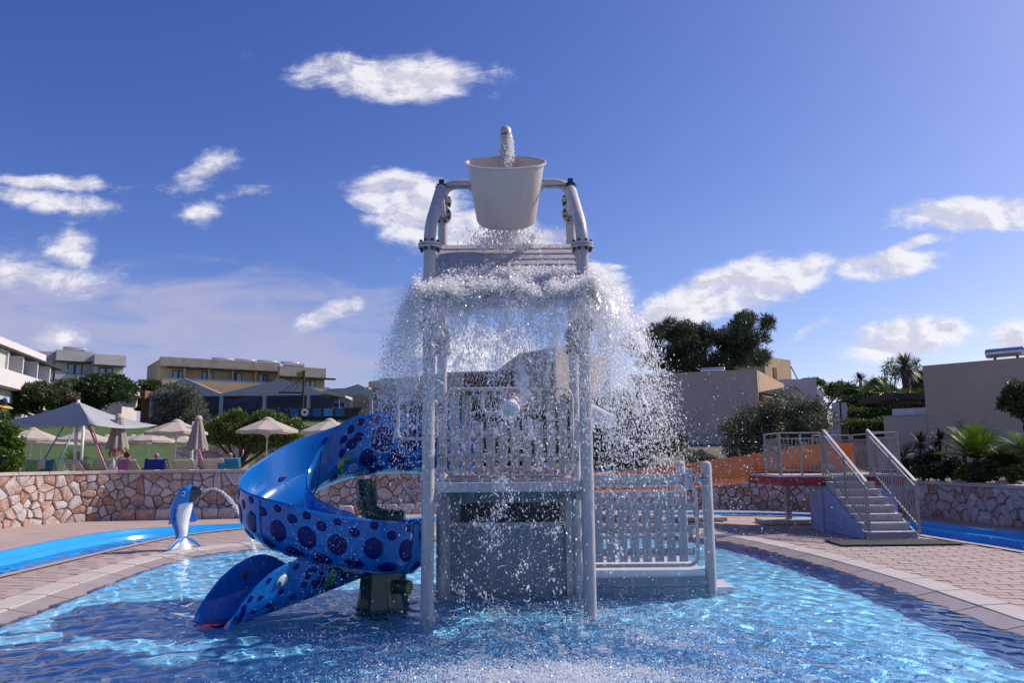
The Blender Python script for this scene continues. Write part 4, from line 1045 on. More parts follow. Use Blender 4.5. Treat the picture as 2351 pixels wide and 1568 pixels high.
for s in (-1, 1):
    fin([dp(-.02, s * .15, .84), dp(.05, s * .20, .68), dp(.06, s * .32, .54), dp(.03, s * .37, .45), dp(-.04, s * .24, .43), dp(-.07, s * .15, .50)], m_dblue, 'fin', .03, F_)
    fin([dp(.02, 0, .24), dp(.03, s * .14, .20), dp(.06, s * .32, .08), dp(.08, s * .44, -.01), dp(.02, s * .28, -.02), dp(.0, 0, -.02)], m_dwhite, 'fluke', .05, F_)
    MB().tube([dp(.085, 0, .215), dp(.095, s * .11, .19), dp(.10, s * .23, .12), dp(.10, s * .34, .04), dp(.09, s * .42, 0)], [.02, .022, .02, .016, .01], 8).build('fluke_edge', m_dblue, dol, smooth=True)
fin([dp(-.16, 0, .72), dp(-.20, 0, .62), dp(-.28, 0, .50), dp(-.22, 0, .48), dp(-.15, 0, .5)], m_dblue, 'dorsal_fin', .03, S_)
# ---------------------------------------------------------------- buildings
m_stw = M('white_stucco', (0.66, 0.64, 0.63), 0.9, 0.06, 1.0, bump=.15, bscale=30)
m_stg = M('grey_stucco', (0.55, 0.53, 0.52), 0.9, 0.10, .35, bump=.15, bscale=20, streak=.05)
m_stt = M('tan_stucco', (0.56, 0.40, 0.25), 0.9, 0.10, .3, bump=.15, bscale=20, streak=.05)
m_stb = M('beige_stucco', (0.52, 0.42, 0.325), 0.9, 0.08, .5, bump=.2, bscale=25, streak=.05)
m_stl = M('lilac_stucco', (0.54, 0.45, 0.37), 0.9, 0.08, .5, bump=.2, bscale=25, streak=.05)
m_para = M('concrete_parapet', (0.42, 0.36, 0.29), 0.9, 0.18, .6, bump=.15, streak=.05)
m_frame = M('dark_frame', (0.018, 0.02, 0.026), 0.4, 0.2)
m_curt = M('window_pane', (0.16, 0.22, 0.34), 0.08, 0.25, 1.2, spec=.9, coat=.5)
m_room = M('dark_room', (0.02, 0.025, 0.04), 0.3, .2)
m_dkwood = M('dark_wood', (0.035, 0.03, 0.03), 0.6, .25, 3.0)
m_tank = M('tank_steel', (0.62, 0.60, 0.60), 0.28, 0.1, 4.0, metal=.75)
m_awn = M('pavilion_board', (0.42, 0.43, 0.47), 0.7, .06, .6)
m_navyw = M('pavilion_wall', (0.10, 0.12, 0.20), 0.8, .15, .5)
m_terra = M('terracotta', (0.34, 0.12, 0.06), 0.8, .3, 2.0)
m_rust = M('rust_wood', (0.22, 0.085, 0.03), 0.7, .3, 2.0)
def V2(p): return Vector((p.x, p.y))
class Facade:
    """a vertical wall plane from A to B (xy), used to hang windows, slabs and parapets"""
    def __init__(s, A, B): s.A, s.B = Vector(A), Vector(B); s.d = (s.B - s.A).normalized(); s.n = Vector((s.d.y, -s.d.x)); s.L = (s.B - s.A).length
    def p(s, t, z, out=0.0): q = s.A + s.d * t + s.n * out; return Vector((q.x, q.y, z))
    def box(s, mb, t0, t1, z0, z1, o0, o1, mi=0):
        return mb.hexa([s.p(t0, z0, o1), s.p(t1, z0, o1), s.p(t1, z0, o0), s.p(t0, z0, o0), s.p(t0, z1, o1), s.p(t1, z1, o1), s.p(t1, z1, o0), s.p(t0, z1, o0)], mi)
    def hit(s, u, v):                # (t, z) where a pixel's ray meets the plane
        d = ray(u, v); o2 = Vector((0, 0)); dd = Vector((d.x, d.y))
        k = (s.A - o2).dot(s.n) / dd.dot(s.n); q = dd * k
        return (q - s.A).dot(s.d), EYE + d.z * k
def window(F, par, t0, t1, z0, z1, panes=2, out=.05, dark=()):
    fr = MB(); w = (t1 - t0) * .07
    F.box(fr, t0, t1, z0, z0 + w, 0, out); F.box(fr, t0, t1, z1 - w, z1, 0, out); F.box(fr, t0, t0 + w, z0 + w, z1 - w, 0, out); F.box(fr, t1 - w, t1, z0 + w, z1 - w, 0, out)
    for k in range(1, panes): c_ = t0 + (t1 - t0) * k / panes; F.box(fr, c_ - w, c_ + w, z0 + w, z1 - w, 0, out)
    f = fr.build('window', m_frame, par)
    for k in range(panes):
        a, b_ = t0 + (t1 - t0) * k / panes + w, t0 + (t1 - t0) * (k + 1) / panes - w
        F.box(MB(), 0, 1, 0, 1, 0, 0); g_ = MB(); F.box(g_, a, b_, z0 + w, z1 - w, .01, out * .4); g_.build('pane', m_room if k in dark else m_curt, f)
    return f
def part(F, par, name, mat, *boxes, bevel=0):
    b = MB()
    for bx in boxes: F.box(b, *bx)
    return b.build(name, mat, par, bevel=bevel)
def tank(par, p, d, L_, r, name='solar_tank'):
    p, d = Vector(p), Vector(d).normalized()
    MB().tube([p, p + d * .03, p + d * .06, p + d * (L_ - .06), p + d * (L_ - .03), p + d * L_], [r * .8, r * .95, r, r, r * .95, r * .8], 20).build(name, m_tank, par, smooth='auto')
    for t in (.22, .78):
        c_ = p + d * L_ * t; MB().box((c_.x - .04, c_.y - .04, c_.z - r - .14), (c_.x + .04, c_.y + .04, c_.z - r + .02)).build('tank_foot', m_dkwood, par)
def solid(par, name, mat, poly, z0, z1):
    return MB().ext([(p[0], p[1], z0) for p in poly], (0, 0, z1 - z0)).build(name, mat, par)

# --- white terraced building, far left
zt = 1.6 + 12.0
A, B = V2(atz(-60, 747, zt)), V2(atz(106, 816, zt))
F = Facade(A, B)
bw = thing('terrace_building', 'white building with long balcony fascia and dark pergola at the left edge', 'building', (*A, 4))
bk_ = F.n * -12
solid(bw, 'wall', m_stw, [tuple(A), tuple(B), tuple(B + bk_), tuple(A + bk_)], 3, zt - 3.4)
part(F, bw, 'parapet', m_stw, (0, F.L, zt - 1.25, zt, -12, 0.02))
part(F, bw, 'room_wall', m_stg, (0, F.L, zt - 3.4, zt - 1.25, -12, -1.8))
fas = part(F, bw, 'balcony_fascia', m_stw, (-1, F.L + 3.1, zt - 4.9, zt - 3.35, 1.2, 1.45))
part(F, bw, 'balcony_floor', m_stw, (-1, F.L + 3.1, zt - 5.0, zt - 4.7, -1.8, 1.2))
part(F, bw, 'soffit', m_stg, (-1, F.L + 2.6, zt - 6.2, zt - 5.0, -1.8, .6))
Fo = Facade(A + F.n * 1.3, B + F.n * 1.3)
for u_ in (-25, 21, 56, 90, 119):
    t = Fo.hit(u_, 840)[0]; part(F, bw, 'divider', m_stw, (t - .12, t + .12, zt - 3.35, zt - 1.5, -1.79, 1.2))
part(F, bw, 'pergola_frame', m_dkwood, (-1, F.L + 3.3, zt - 1.5, zt - 1.28, 1.3, 1.5))
for k in range(26):
    t = -1 + k * (F.L + 4) / 26; part(F, bw, 'pergola_slat', m_dkwood, (t, t + .28, zt - 1.46, zt - 1.32, 0.03, 1.3))
te = Fo.hit(21, 840)[0]; part(F, bw, 'end_bay', m_stg, (-1, te - .13, zt - 3.34, zt - 1.52, -1.75, 1.0))
for k in range(3):
    t = F.L * (.62 + k * .22); window(F, bw, t, t + 1.6, zt - 3.35, zt - 1.6, 2, -1.7)

# --- grey pair of houses behind it
zt = 1.6 + 14.2
def two_storey(label, left, right, zt, depth, mat, mats_par, storey, bays, name='apartment_house', slab=1.0, par_h=1.6, endmat=None):
    A, B = V2(atz(*left, zt)), V2(atz(*right, zt)); F = Facade(A, B)
    t = thing(name, label, 'building', (*A, 3)); bk = F.n * -depth
    solid(t, 'wall', mat, [tuple(A), tuple(B), tuple(B + bk), tuple(A + bk)], 0, zt - par_h)
    part(F, t, 'parapet', mats_par, (-.15, F.L + .15, zt - par_h, zt, -depth - .1, slab))
    part(F, t, 'canopy_edge', m_dkwood, (-.1, F.L + .3, zt - par_h - .16, zt - par_h - .02, .02, slab + .5))
    part(F, t, 'balcony', mat, (-.1, F.L + .1, zt - par_h - storey - 1.1, zt - par_h - storey, slab, slab + .12), (-.1, F.L + .1, zt - par_h - storey - 1.1, zt - par_h - storey - .9, .02, slab))
    for (u0, v0, u1, v1, dark) in bays:
        a, z1 = F.hit(u0, v0); b_, z0 = F.hit(u1, v1); window(F, t, a, b_, z0 - .6, z1, 2, .06, dark)
    return t, F
h1, F1 = two_storey('grey stucco house with tall parapet, left of the grey pair behind the olive trees', (131, 804), (216, 809.5), 1.6 + 23, 10, m_stg, m_stg, 2.8, [(155, 834, 188, 858, ())], par_h=2.2)
h1.name = 'apartment_house'
part(F1, h1, 'side_block', m_stg, (-6, -.2, 0, 1.6 + 22.8, -9, -1.5))
tank(h1, F1.p(F1.L * .15, 1.6 + 23 + .45, .2), (F1.d.x, F1.d.y, 0), 4.2, .36)
h2, F2 = two_storey('grey stucco house with lower parapet, right of the grey pair behind the olive trees', (218, 813.5), (285, 818), 1.6 + 22.3, 10, m_stg, m_stg, 2.8, [(227, 843, 258, 868, ())], par_h=2.2)

# --- small white block between the houses
zt = 1.6 + 9.5
A, B = V2(atz(284, 873, zt)), V2(atz(318, 880, zt)); F = Facade(A, B)
sb = thing('white_annex', 'small white flat roofed block between the grey houses and the tan hotel', 'building', (*A, 3))
solid(sb, 'wall', m_stw, [tuple(A), tuple(B), tuple(B + F.n * -9), tuple(A + F.n * -9)], 0, zt)
part(F, sb, 'canopy', m_dkwood, (0, F.L, zt - 1.9, zt - 1.7, .02, 1.2)); part(F, sb, 'parapet_band', m_stw, (0, F.L, zt - 1.7, zt - .4, .02, .25))

# --- long tan hotel
zt = 1.6 + 24.0
A, B, C_ = V2(atz(371, 820, zt)), V2(atz(640, 835, zt)), V2(atz(341, 838, zt))
F = Facade(A, B)
ht = thing('hotel_block', 'long tan hotel wing with grey parapet and a row of curtained balcony windows', 'building', (*A, 4))
bkv = C_ - A
solid(ht, 'wall', m_stt, [tuple(A), tuple(B), tuple(B + bkv), tuple(C_)], 2, zt - 2.1)
solid(ht, 'end_wall', m_stt, [tuple(A - F.d * .25), tuple(A), tuple(C_), tuple(C_ - F.d * .25)], 2, zt - .4)
part(F, ht, 'parapet', m_para, (-.3, F.L, zt - 2.1, zt, -.8, 1.1))
part(F, ht, 'canopy', m_dkwood, (1.2, F.L + 1, zt - 2.4, zt - 2.15, .0, 2.0))
part(F, ht, 'balcony', m_stt, (.2, F.L, zt - 8.5, zt - 5.3, 1.3, 1.5), (.2, F.L, zt - 5.5, zt - 5.3, .02, 1.3))
gl = M('balcony_glass', (.30, .34, .42), .1, .1, spec=.8)
part(F, ht, 'balcony_rail', gl, (.2, F.L, zt - 5.3, zt - 4.8, 1.38, 1.42))
for u0, u1, dk in ((396, 424, ()), (464, 490, ()), (530, 556, (0,)), (594, 616, ())):
    a, _ = F.hit(u0, 850); b_, _ = F.hit(u1, 850); window(F, ht, a, b_, zt - 5.3, zt - 2.85, 2, .07, dk)
for k in range(5):
    t = F.L * (.185 + .2 * k); part(F, ht, 'divider', m_stt, (t - .18, t + .18, zt - 5.3, zt - 2.4, .02, 1.3))
for k, u in enumerate((487, 540, 592, 645)):
    t, _ = F.hit(u, 822); tank(ht, F.p(t, zt + .34, -.2), (F.d.x, F.d.y, 0), 4.6, .34)
zt2 = 1.6 + 22.6
A2, B2 = V2(atz(641, 841, zt2)), V2(atz(746, 847, zt2)); G2 = Facade(A2, B2)
ht2 = thing('hotel_block', 'shorter tan hotel wing at the right end with one water tank on its parapet', 'building', (*A2, 4))
solid(ht2, 'wall', m_stt, [tuple(A2), tuple(B2), tuple(B2 + bkv), tuple(A2 + bkv)], 2, zt2 - 2.4)
part(G2, ht2, 'parapet', m_para, (-.1, G2.L, zt2 - 2.4, zt2, -.8, .9)); part(G2, ht2, 'canopy', m_dkwood, (0, G2.L + 2.2, zt2 - 2.75, zt2 - 2.45, .0, 2.0))
part(G2, ht2, 'balcony', m_stt, (0, G2.L, zt2 - 6.2, zt2 - 5.2, 1.3, 1.5)); part(G2, ht2, 'balcony_rail', gl, (0, G2.L + .8, zt2 - 5.2, zt2 - 4.7, 1.38, 1.42))
for u0, u1 in ((649, 670), (701, 724)):
    a, _ = G2.hit(u0, 870); b_, _ = G2.hit(u1, 870); window(G2, ht2, a, b_, zt2 - 6.0, zt2 - 3.1, 2, .07)
tank(ht2, G2.p(1.0, zt2 + .5, .2), (G2.d.x, G2.d.y, 0), 5.0, .5)

# --- grey gabled pavilion
PY = 88.0
pav = thing('gabled_pavilion', 'grey open pavilion with three shallow gables above a dark blue glazed hall', 'pavilion', (-18, PY, 4.5))
zs_ = at(420, 907, PY).z                 # eaves beam underside height
g0 = [(340, 868 + 40, 424, 868, 506, 907), (506, 907, 648, 870, 752, 907), (752, 907, 822, 882, 866, 905)]
def PX(u, v, Y=PY): return at(u, v, Y)
for (ul, vl, uc, vc, ur, vr) in g0:
    a, c_, b_ = PX(ul, vl), PX(uc, vc), PX(ur, vr); zb = zs_ - .15
    gb = MB().ext([(a.x, PY, zb), (b_.x, PY, zb), (b_.x, PY, b_.z + .15), (c_.x, PY, c_.z), (a.x, PY, a.z + .15)], (0, .35, 0)).build('gable', m_awn, pav)
    MB().bar((a.x, PY + 2.4, a.z - .1), (c_.x, PY + 2.4, c_.z - .3), 4, .18, up=(0, 0, 1)).build('roof_slope', m_terra, gb)
    MB().bar((c_.x, PY + 2.4, c_.z - .3), (b_.x, PY + 2.4, b_.z - .1), 4, .18).build('roof_slope', m_terra, gb)
for u in (348, 508, 607, 708, 807, 852):
    p = PX(u, 910); MB().box((p.x - .17, PY - .05, 3), (p.x + .17, PY + .28, zs_ - .14)).build('column', m_awn, pav)
xl, xr = PX(352, 900).x, PX(752, 900).x
MB().box((xl, PY + 6, 3), (xr, PY + 6.4, zs_ + .4)).build('rear_wall', m_navyw, pav)
MB().box((xl, PY + 5.9, zs_ - 2.0), (xr, PY + 5.99, zs_ - 1.3)).build('wall_band', M('band_blue', (.05, .07, .20), .7), pav)
Fp = Facade((xl, PY + 5.95), (xr, PY + 5.95))
for u0, u1 in ((480, 500), (540, 574), (640, 668), (590, 600)):
    a, _ = Fp.hit(u0, 930); b_, _ = Fp.hit(u1, 930); window(Fp, pav, a, b_, zs_ - 4.6, zs_ - 1.9, 2, .1)
MB().box((xl - 1.5, PY + .4, 3), (xl - 1.1, PY + 8, zs_ + .6)).build('end_post_wall', m_rust, pav)
MB().bar((xl - 2.3, PY + 2, zs_ - 1.6), (xl - .3, PY + 2, zs_ + .2), 3, .2).build('lean_to_roof', m_rust, pav)
fl_z = zs_ - 5.2
MB().box((xl, PY - 2.5, 2), (PX(905, 950).x, PY + 6, fl_z)).build('terrace', m_awn, pav)
for k in range(9):
    MB().box((PX(600, 950).x, PY - 4.2 - k * .42, 2), (PX(830, 950).x, PY - 4.2 - (k - 1) * .42, fl_z - k * .34)).build('broad_step', m_awn, pav)
x_ = xl - 3.2
for k in range(16): MB().box((x_ + k * .36, PY - 14, fl_z - 3.0), (x_ + k * .36 + .12, PY - 13.9, fl_z - .4 - k * .16)).build('fence_slat', m_dkwood, pav)
# --- ship shaped playground in front of it
SY = 70.0
ship = thing('ship_playhouse', 'dark wooden ship playhouse with blue panels, mast and rigging on the pavilion terrace', 'playhouse', (at(720, 960, SY).x, SY, at(720, 960, SY).z))
def S(u, v, dy=0): return at(u, v, SY + dy)
zd = S(700, 962).z
m_pblue, m_pbl2 = M('ship_blue', (.02, .13, .36), .5, .2, 2), M('ship_light_blue', (.06, .36, .68), .5, .15, 2)
def sbox(name, u0, u1, v0, v1, y0, y1, mat, par=ship):
    a, b_ = S(u0, v1), S(u1, v0); return MB().box((a.x, SY + y0, a.z), (b_.x, SY + y1, b_.z)).build(name, mat, par)
sbox('deck', 590, 830, 955, 961, 0, 4, m_dkwood)
for k in range(8):
    u = 612 + k * 26; pn = sbox('panel', u, u + 22, 938, 956, -.06, .02, m_pblue if k not in (5,) else m_pbl2)
    if k in (1, 3):
        c_ = S(u + 11, 947); MB().lathe([(.14, 0), (.34, 0), (.34, .1), (.14, .1)], 16, (c_.x, SY - .08, c_.z), M=Matrix.Rotation(R(90), 3, 'X')).build('porthole', m_dkwood if k == 1 else m_tank, pn)
for u in (600, 638, 664, 690, 716, 742, 768, 793, 815): sbox('stanchion', u - 1.6, u + 1.6, 935, 957, -.15, .12, m_dkwood)
bow = [S(795, 937), S(832, 935), S(817, 961), S(795, 961)]
bw_ = MB().ext([(p.x, SY - .1, p.z) for p in bow][::-1], (0, 3.6, 0)).build('bow', m_dkwood, ship)
for k in range(4): a, b_ = S(799, 940 + k * 4.5), S(812, 940 + k * 4.5); MB().bar((a.x, SY - .14, a.z), (b_.x, SY - .14, b_.z), .04, .06).build('bow_slat', M('ship_red', (.25, .02, .02), .6), bw_)
for u, v1 in ((757, 960), (775, 960), (788, 960)): sbox('cabin_post', u - 1.2, u + 1.2, 912, v1, 1.0, 1.25, m_dkwood)
for u in (762, 777):
    pn = sbox('cabin_panel', u, u + 10, 919, 938, .9, .98, m_pbl2); c_ = S(u + 5, 928); MB().lathe([(0, 0), (.19, 0), (.19, .1), (0, .1)], 16, (c_.x, SY + .86, c_.z), M=Matrix.Rotation(R(90), 3, 'X')).build('porthole', m_dkwood, pn)
ap, l_, r_ = S(748, 898), S(733, 907), S(795, 911)
MB().ext([(l_.x, SY - .3, l_.z), (ap.x, SY - .3, ap.z + .1), (r_.x, SY - .3, r_.z + .1), (r_.x, SY - .3, r_.z - .1), (ap.x, SY - .3, ap.z - .25)], (0, 3, 0)).build('cabin_roof', m_stg, ship)
m0, m1 = S(686, 960), S(689, 848); MB().tube([(m0.x, SY + 1, m0.z), (m0.x + .1, SY + 1, m1.z)], [.14, .1], 10).build('mast', m_dkwood, ship)
fl_ = S(674, 850); fr_ = S(690, 848); MB().ext([(fl_.x, SY + 1, fl_.z - .1), (fr_.x, SY + 1, fr_.z), (fr_.x, SY + 1, fr_.z - .55), (fl_.x, SY + 1, fl_.z - .55)], (0, .06, 0)).build('flag_board', M('flag_yellow', (.42, .28, .02), .6), ship)
y0_, y1_ = S(632, 899), S(690, 900); MB().bar((y0_.x, SY + 1, y0_.z), (y1_.x, SY + 1, y1_.z), .16, .14).build('yard', m_dkwood, ship)
for (u, v) in ((640, 897), (655, 897), (668, 897)): q = S(u, v); t_ = S(688, 862); MB().tube([(q.x, SY + 1, q.z), (t_.x, SY + 1, t_.z)], .025, 5).build('rigging', m_dkwood, ship)
# --- low tan walls and pale blocks behind the splash
def block(label, roof, zt, depth, mat, name='flat_roofed_house', z0=0, parts=None):
    pts = [V2(atz(u, v, zt)) for (u, v) in roof]; A, B = pts[0], pts[-1]
    F = Facade(pts[-2] if len(pts) > 2 else A, B)
    t = thing(name, label, 'building', (*A, z0)); F = Facade(A, B); back = F.n * -depth
    solid(t, 'wall', mat, [tuple(p) for p in pts] + [tuple(B + back), tuple(A + back)], z0, zt)
    return t, F
t_, F_b = block('low tan wall and terracotta ridge right of the hotel', [(750, 893), (846, 889)], 1.6 + 9.0, 6, m_stt, 'tan_annex')
t_, F_c = block('pale grey block at the left edge of the splash behind the pavilion', [(846, 876), (1010, 858)], 1.6 + 10.0, 14, m_stl, 'pale_block')
part(F_c, t_, 'slit_window', m_room, (F_c.L * .30, F_c.L * .345, 1.6 + 6.4, 1.6 + 8.2, .01, .05))
part(F_c, t_, 'roof_vent', m_dkwood, (F_c.L * -.02, F_c.L * .10, 11.6, 12.1, -4, -2))
t_, F_d = block('pale low house with brown pergola behind the middle of the tower', [(1012, 855), (1180, 850)], 1.6 + 6.6, 10, m_stl, 'pale_house')
part(F_d, t_, 'pergola', m_rust, (F_d.L * .35, F_d.L, 6.4, 8.0, .3, .6))
t_, F_e = block('tall lilac grey house behind the right post of the tower', [(1192, 812), (1275, 797), (1400, 815)], 1.6 + 7.5, 10, m_stl, 'lilac_house')
part(F_e, t_, 'window_recess', m_room, (F_e.L * .62, F_e.L * .72, 6.2, 7.5, .02, .06))

# --- house in the middle right with slanted wing
zt = 1.6 + 5.1
A, B = V2(atz(1440, 861, zt)), V2(atz(1738, 848, zt)); F = Facade(A, B)
hm = thing('beige_house', 'beige blank walled house behind the splash with a pergola on its right wing', 'building', (*A, 2))
solid(hm, 'wall', m_stl, [tuple(A), tuple(B), tuple(B + F.n * -4), tuple(A + F.n * -7)], 0, zt)
t, _ = F.hit(1606, 850); tank(hm, F.p(t, zt + .12, -.5), (F.d.x, F.d.y, 0), 1.45, .16)
# slanted lit side wall: falls away to the right and back
c0, c1, c2 = at(1741, 851, 47.2), at(1800, 882, 52), at(1800, 905, 52); c3 = at(1741, 905, 47.2)
MB().ext([c0, c1, Vector((c1.x, c1.y, .5)), Vector((c0.x, c0.y, .5))], (-.15, .5, 0)).build('wing_wall', m_stt, hm)
w0, w1 = at(1800, 869, 52), at(1842, 869, 55)
MB().box((w0.x, 52.5, 1), (w1.x, 60, w0.z)).build('wing_block', m_stg, hm)
e0, e1, e2 = at(1842, 869, 53), at(1890, 900, 53), at(1890, 1010, 53)
MB().ext([e0, e1, Vector((e1.x, 53, .5)), Vector((e0.x, 53, .5))], (0, .5, 0)).build('wing_gable', m_stw, hm)
pa, pb, pc, pd = at(1742, 903, 46.5), at(1800, 912, 44.5), at(1852, 909, 47.5), at(1825, 887, 50.5)
pg = MB().bar(pa, pb, .12, .16).bar(pb, pc, .12, .16).bar(pc, pd, .12, .12).bar(pd, pa, .12, .12).build('pergola', m_dkwood, hm)
for k in range(1, 9): a, b_ = pa.lerp(pd, k / 9), pb.lerp(pc, k / 9); MB().bar(a, b_, .14, .06).build('pergola_slat', m_dkwood, pg)
for k in range(1, 5): a, b_ = pa.lerp(pb, k / 5), pd.lerp(pc, k / 5); MB().bar(a - Vector((0, 0, .07)), b_ - Vector((0, 0, .07)), .06, .06).build('pergola_slat', m_dkwood, pg)
r0_, r1_ = at(1742, 906, 46.6), at(1793, 920, 44.6); MB().ext([r0_, r1_, r1_ - Vector((0, 0, .35)), r0_ - Vector((0, 0, .35))], (0, .25, 0)).build('pergola_beam', m_stt, hm)
q0, q1 = at(1905, 985, 44), at(1946, 1000, 44)
MB().ext([(q0.x, 44, q0.z + .3), (q1.x, 44, q1.z), (q1.x, 44, .5), (q0.x, 44, .5)], (0, .3, 0)).build('garden_wall', m_stw, hm)
for u in (1925, 1938): p = at(u, 965, 44.3); MB().box((p.x - .2, 44.3, .5), (p.x + .2, 44.6, p.z + 1)).build('garden_pillar', m_stg, hm)
# upper house behind
zt = 1.6 + 9.0
t_, F_u = block('small beige house high behind the pine with a thin roof stay', [(1755, 818), (1815, 827)], zt, 8, m_stt, 'upper_house')
part(F_u, t_, 'niche', m_rust, (F_u.L * .30, F_u.L * .42, zt - 3.6, zt - .9, .01, .05)); a_ = F_u.p(F_u.L, zt - .6, 0); b_ = F_u.p(F_u.L + 1.6, zt - 2.3, 0); MB().tube([a_, b_], .05, 6).build('roof_stay', m_dkwood, t_); part(F_u, t_, 'canopy', m_dkwood, (F_u.L, F_u.L + 1.7, zt - 2.6, zt - 2.4, -1, .6))

# --- big beige house on the right
zt = 1.6 + 4.0
A, B = V2(atz(2117, 840, zt)), V2(atz(2420, 814, zt)); F = Facade(A, B)
hb = thing('beige_house', 'large plain beige house wall at the right edge with a steel tank on its roof', 'building', (*A, 1))
solid(hb, 'wall', m_stb, [tuple(A), tuple(B), tuple(B + F.n * -8 + F.d * 3), tuple(A + F.n * -8)], 0, zt)
t, _ = F.hit(2254, 815); tank(hb, F.p(t, zt + .33, -.6), (F.d.x, F.d.y, 0), 1.5, .21)
l0, l1 = F.hit(2028, 962), F.hit(2118, 951)
part(F, hb, 'low_wing', m_stb, (l0[0], -.01, 0, l1[1] - .06, -3, .004)); part(F, hb, 'wing_cap', m_para, (l0[0] - .03, -.02, l1[1] - .058, l1[1], -3.02, .03))
part(F, hb, 'glass_rail', gl, (l0[0] + .1, -.1, l1[1] + .002, l1[1] + .34, -.9, -.86))
a_, b_ = at(2040, 905, 44), at(2125, 898, 44)
pgo = thing('garden_pergola', 'dark flat pergola roof left of the large beige house above the hedges', 'pergola', (a_.x, 44, 2))
MB().box((a_.x, 43.5, a_.z - .35), (b_.x + 1, 48, a_.z)).build('roof', m_dkwood, pgo)
for x in (a_.x + .3, b_.x - .2): MB().box((x - .1, 43.8, 1), (x + .1, 44, a_.z - .352)).build('post', m_dkwood, pgo)
# ---------------------------------------------------------------- planting
def leafmat(name, c, c2, tr=.25, rough=.5): return M(name, c, rough, .3, 2.2, c2=c2, trans=tr, spec=.4)
lf_olive = leafmat('olive_leaf', (.17, .20, .115), (.070, .095, .050)); lf_dark = leafmat('dark_leaf', (.085, .135, .040), (.032, .060, .018))
lf_pine = leafmat('pine_needle', (.085, .110, .058), (.034, .050, .030)); lf_hedge = leafmat('hedge_leaf', (.15, .21, .038), (.060, .10, .020))
lf_lime = leafmat('cycad_leaf', (.24, .36, .030), (.09, .17, .018)); lf_palm = leafmat('palm_leaf', (.045, .065, .032), (.016, .028, .016)); lf_cord = leafmat('cordyline_leaf', (.045, .022, .028), (.018, .014, .016))
lf_glossy = leafmat('glossy_leaf', (.15, .23, .032), (.045, .09, .018), rough=.3); lf_grey = leafmat('olive_grey_leaf', (.23, .25, .18), (.10, .115, .075))
m_bark = M('bark', (.075, .058, .045), .9, .35, 6, bump=.6, bscale=20)
def leaf_cloud(blobs, n, l, w, seed, up=.25, shell=.55):
    r = np.random.RandomState(seed); B = np.array(blobs, float)
    vol = (B[:, 3] * B[:, 4] * B[:, 5]) ** .8; k = r.choice(len(B), n, p=vol / vol.sum())
    d = r.normal(size=(n, 3)); d /= np.linalg.norm(d, axis=1)[:, None]
    rad = shell + (1.04 - shell) * r.rand(n) ** .7
    rad *= 1 + .13 * np.sin(d[:, 0] * 7 + k) * np.sin(d[:, 2] * 6 + k * 2)
    P = B[k, :3] + d * B[k, 3:6] * rad[:, None]
    ax = d * .55 + r.normal(size=(n, 3)) * .75 + np.array([0, 0, up]); ax /= np.linalg.norm(ax, axis=1)[:, None]
    sd = np.cross(ax, r.normal(size=(n, 3))); sd /= np.linalg.norm(sd, axis=1)[:, None] + 1e-9
    L = l * (.6 + .8 * r.rand(n))[:, None]; W = w * (.7 + .6 * r.rand(n))[:, None]
    V = np.stack([P, P + ax * L * .5 + sd * W * .5, P + ax * L, P + ax * L * .5 - sd * W * .5], 1).reshape(-1, 3)
    return V, np.arange(4 * n).reshape(-1, 4)
def limb(b, p, q, r0, r1, rr, bend=.12, n=6):
    p, q = Vector(p), Vector(q); L_ = (q - p).length; o1 = Vector((rr.uniform(-1, 1), rr.uniform(-1, 1), rr.uniform(-.3, .6))) * L_ * bend
    pts = [p.lerp(q, t) + o1 * math.sin(math.pi * t) for t in [i / n for i in range(n + 1)]]
    b.tube(pts, [r0 + (r1 - r0) * i / n for i in range(n + 1)], 8); return pts
def tree(name, label, base, blobs, n, l, w, mat, seed, cat='tree', group=None, tr=.12, forks=None, up=.25, shell=.38):
    rr = random.Random(seed); t = thing(name, label, cat, base, group); base = Vector(base)
    b = MB(); bl = sorted(blobs, key=lambda q: -q[3] * q[4] * q[5])[:forks or 5]
    low = min(q[2] - q[5] for q in blobs); fork = base.lerp(Vector((base.x + rr.uniform(-.2, .2), base.y, low)), .55 if low > base.z + .3 else .9)
    limb(b, base - Vector((0, 0, .15)), fork, tr, tr * .8, rr, .08)
    for q in bl: limb(b, fork, (q[0] + rr.uniform(-.3, .3) * q[3], q[1] + rr.uniform(-.3, .3) * q[4], q[2] - q[5] * .1), tr * .6, tr * .18, rr, .14)
    b.build('trunk', m_bark, t, smooth=True)
    V, F_q = leaf_cloud(blobs, n, l, w, seed, up, shell); np_mesh('crown', V, F_q, mat, t, 4)
    return t
def bl(u, v, Y, ru, rv, dy=None):    # blob from picture position and radii in picture pixels
    p = at(u, v, Y); k = Y / (2351 * FPX) * 1.0
    return (p.x, Y, p.z, ru * k, (dy if dy else ru * k * .8), rv * k)
def gz(p): return height(p.x, p.y)
def base_at(u, Y, v=1000): p = at(u, v, Y); return (p.x, Y, height(p.x, Y) + 0)
rr = random.Random(5)
def clump(u, v, Y, ru, rv, k, seed, sub=.45):
    r_ = random.Random(seed); out = [bl(u, v, Y, ru * .72, rv * .72)]
    for i in range(k):
        a = r_.uniform(0, 6.283); s = r_.uniform(.45, .86)
        out.append(bl(u + ru * s * math.cos(a), v - rv * s * math.sin(a) * .9, Y + r_.uniform(-.5, .5) * ru * Y / 1800, ru * sub * r_.uniform(.5, 1.05), rv * sub * r_.uniform(.55, 1.1)))
    return out
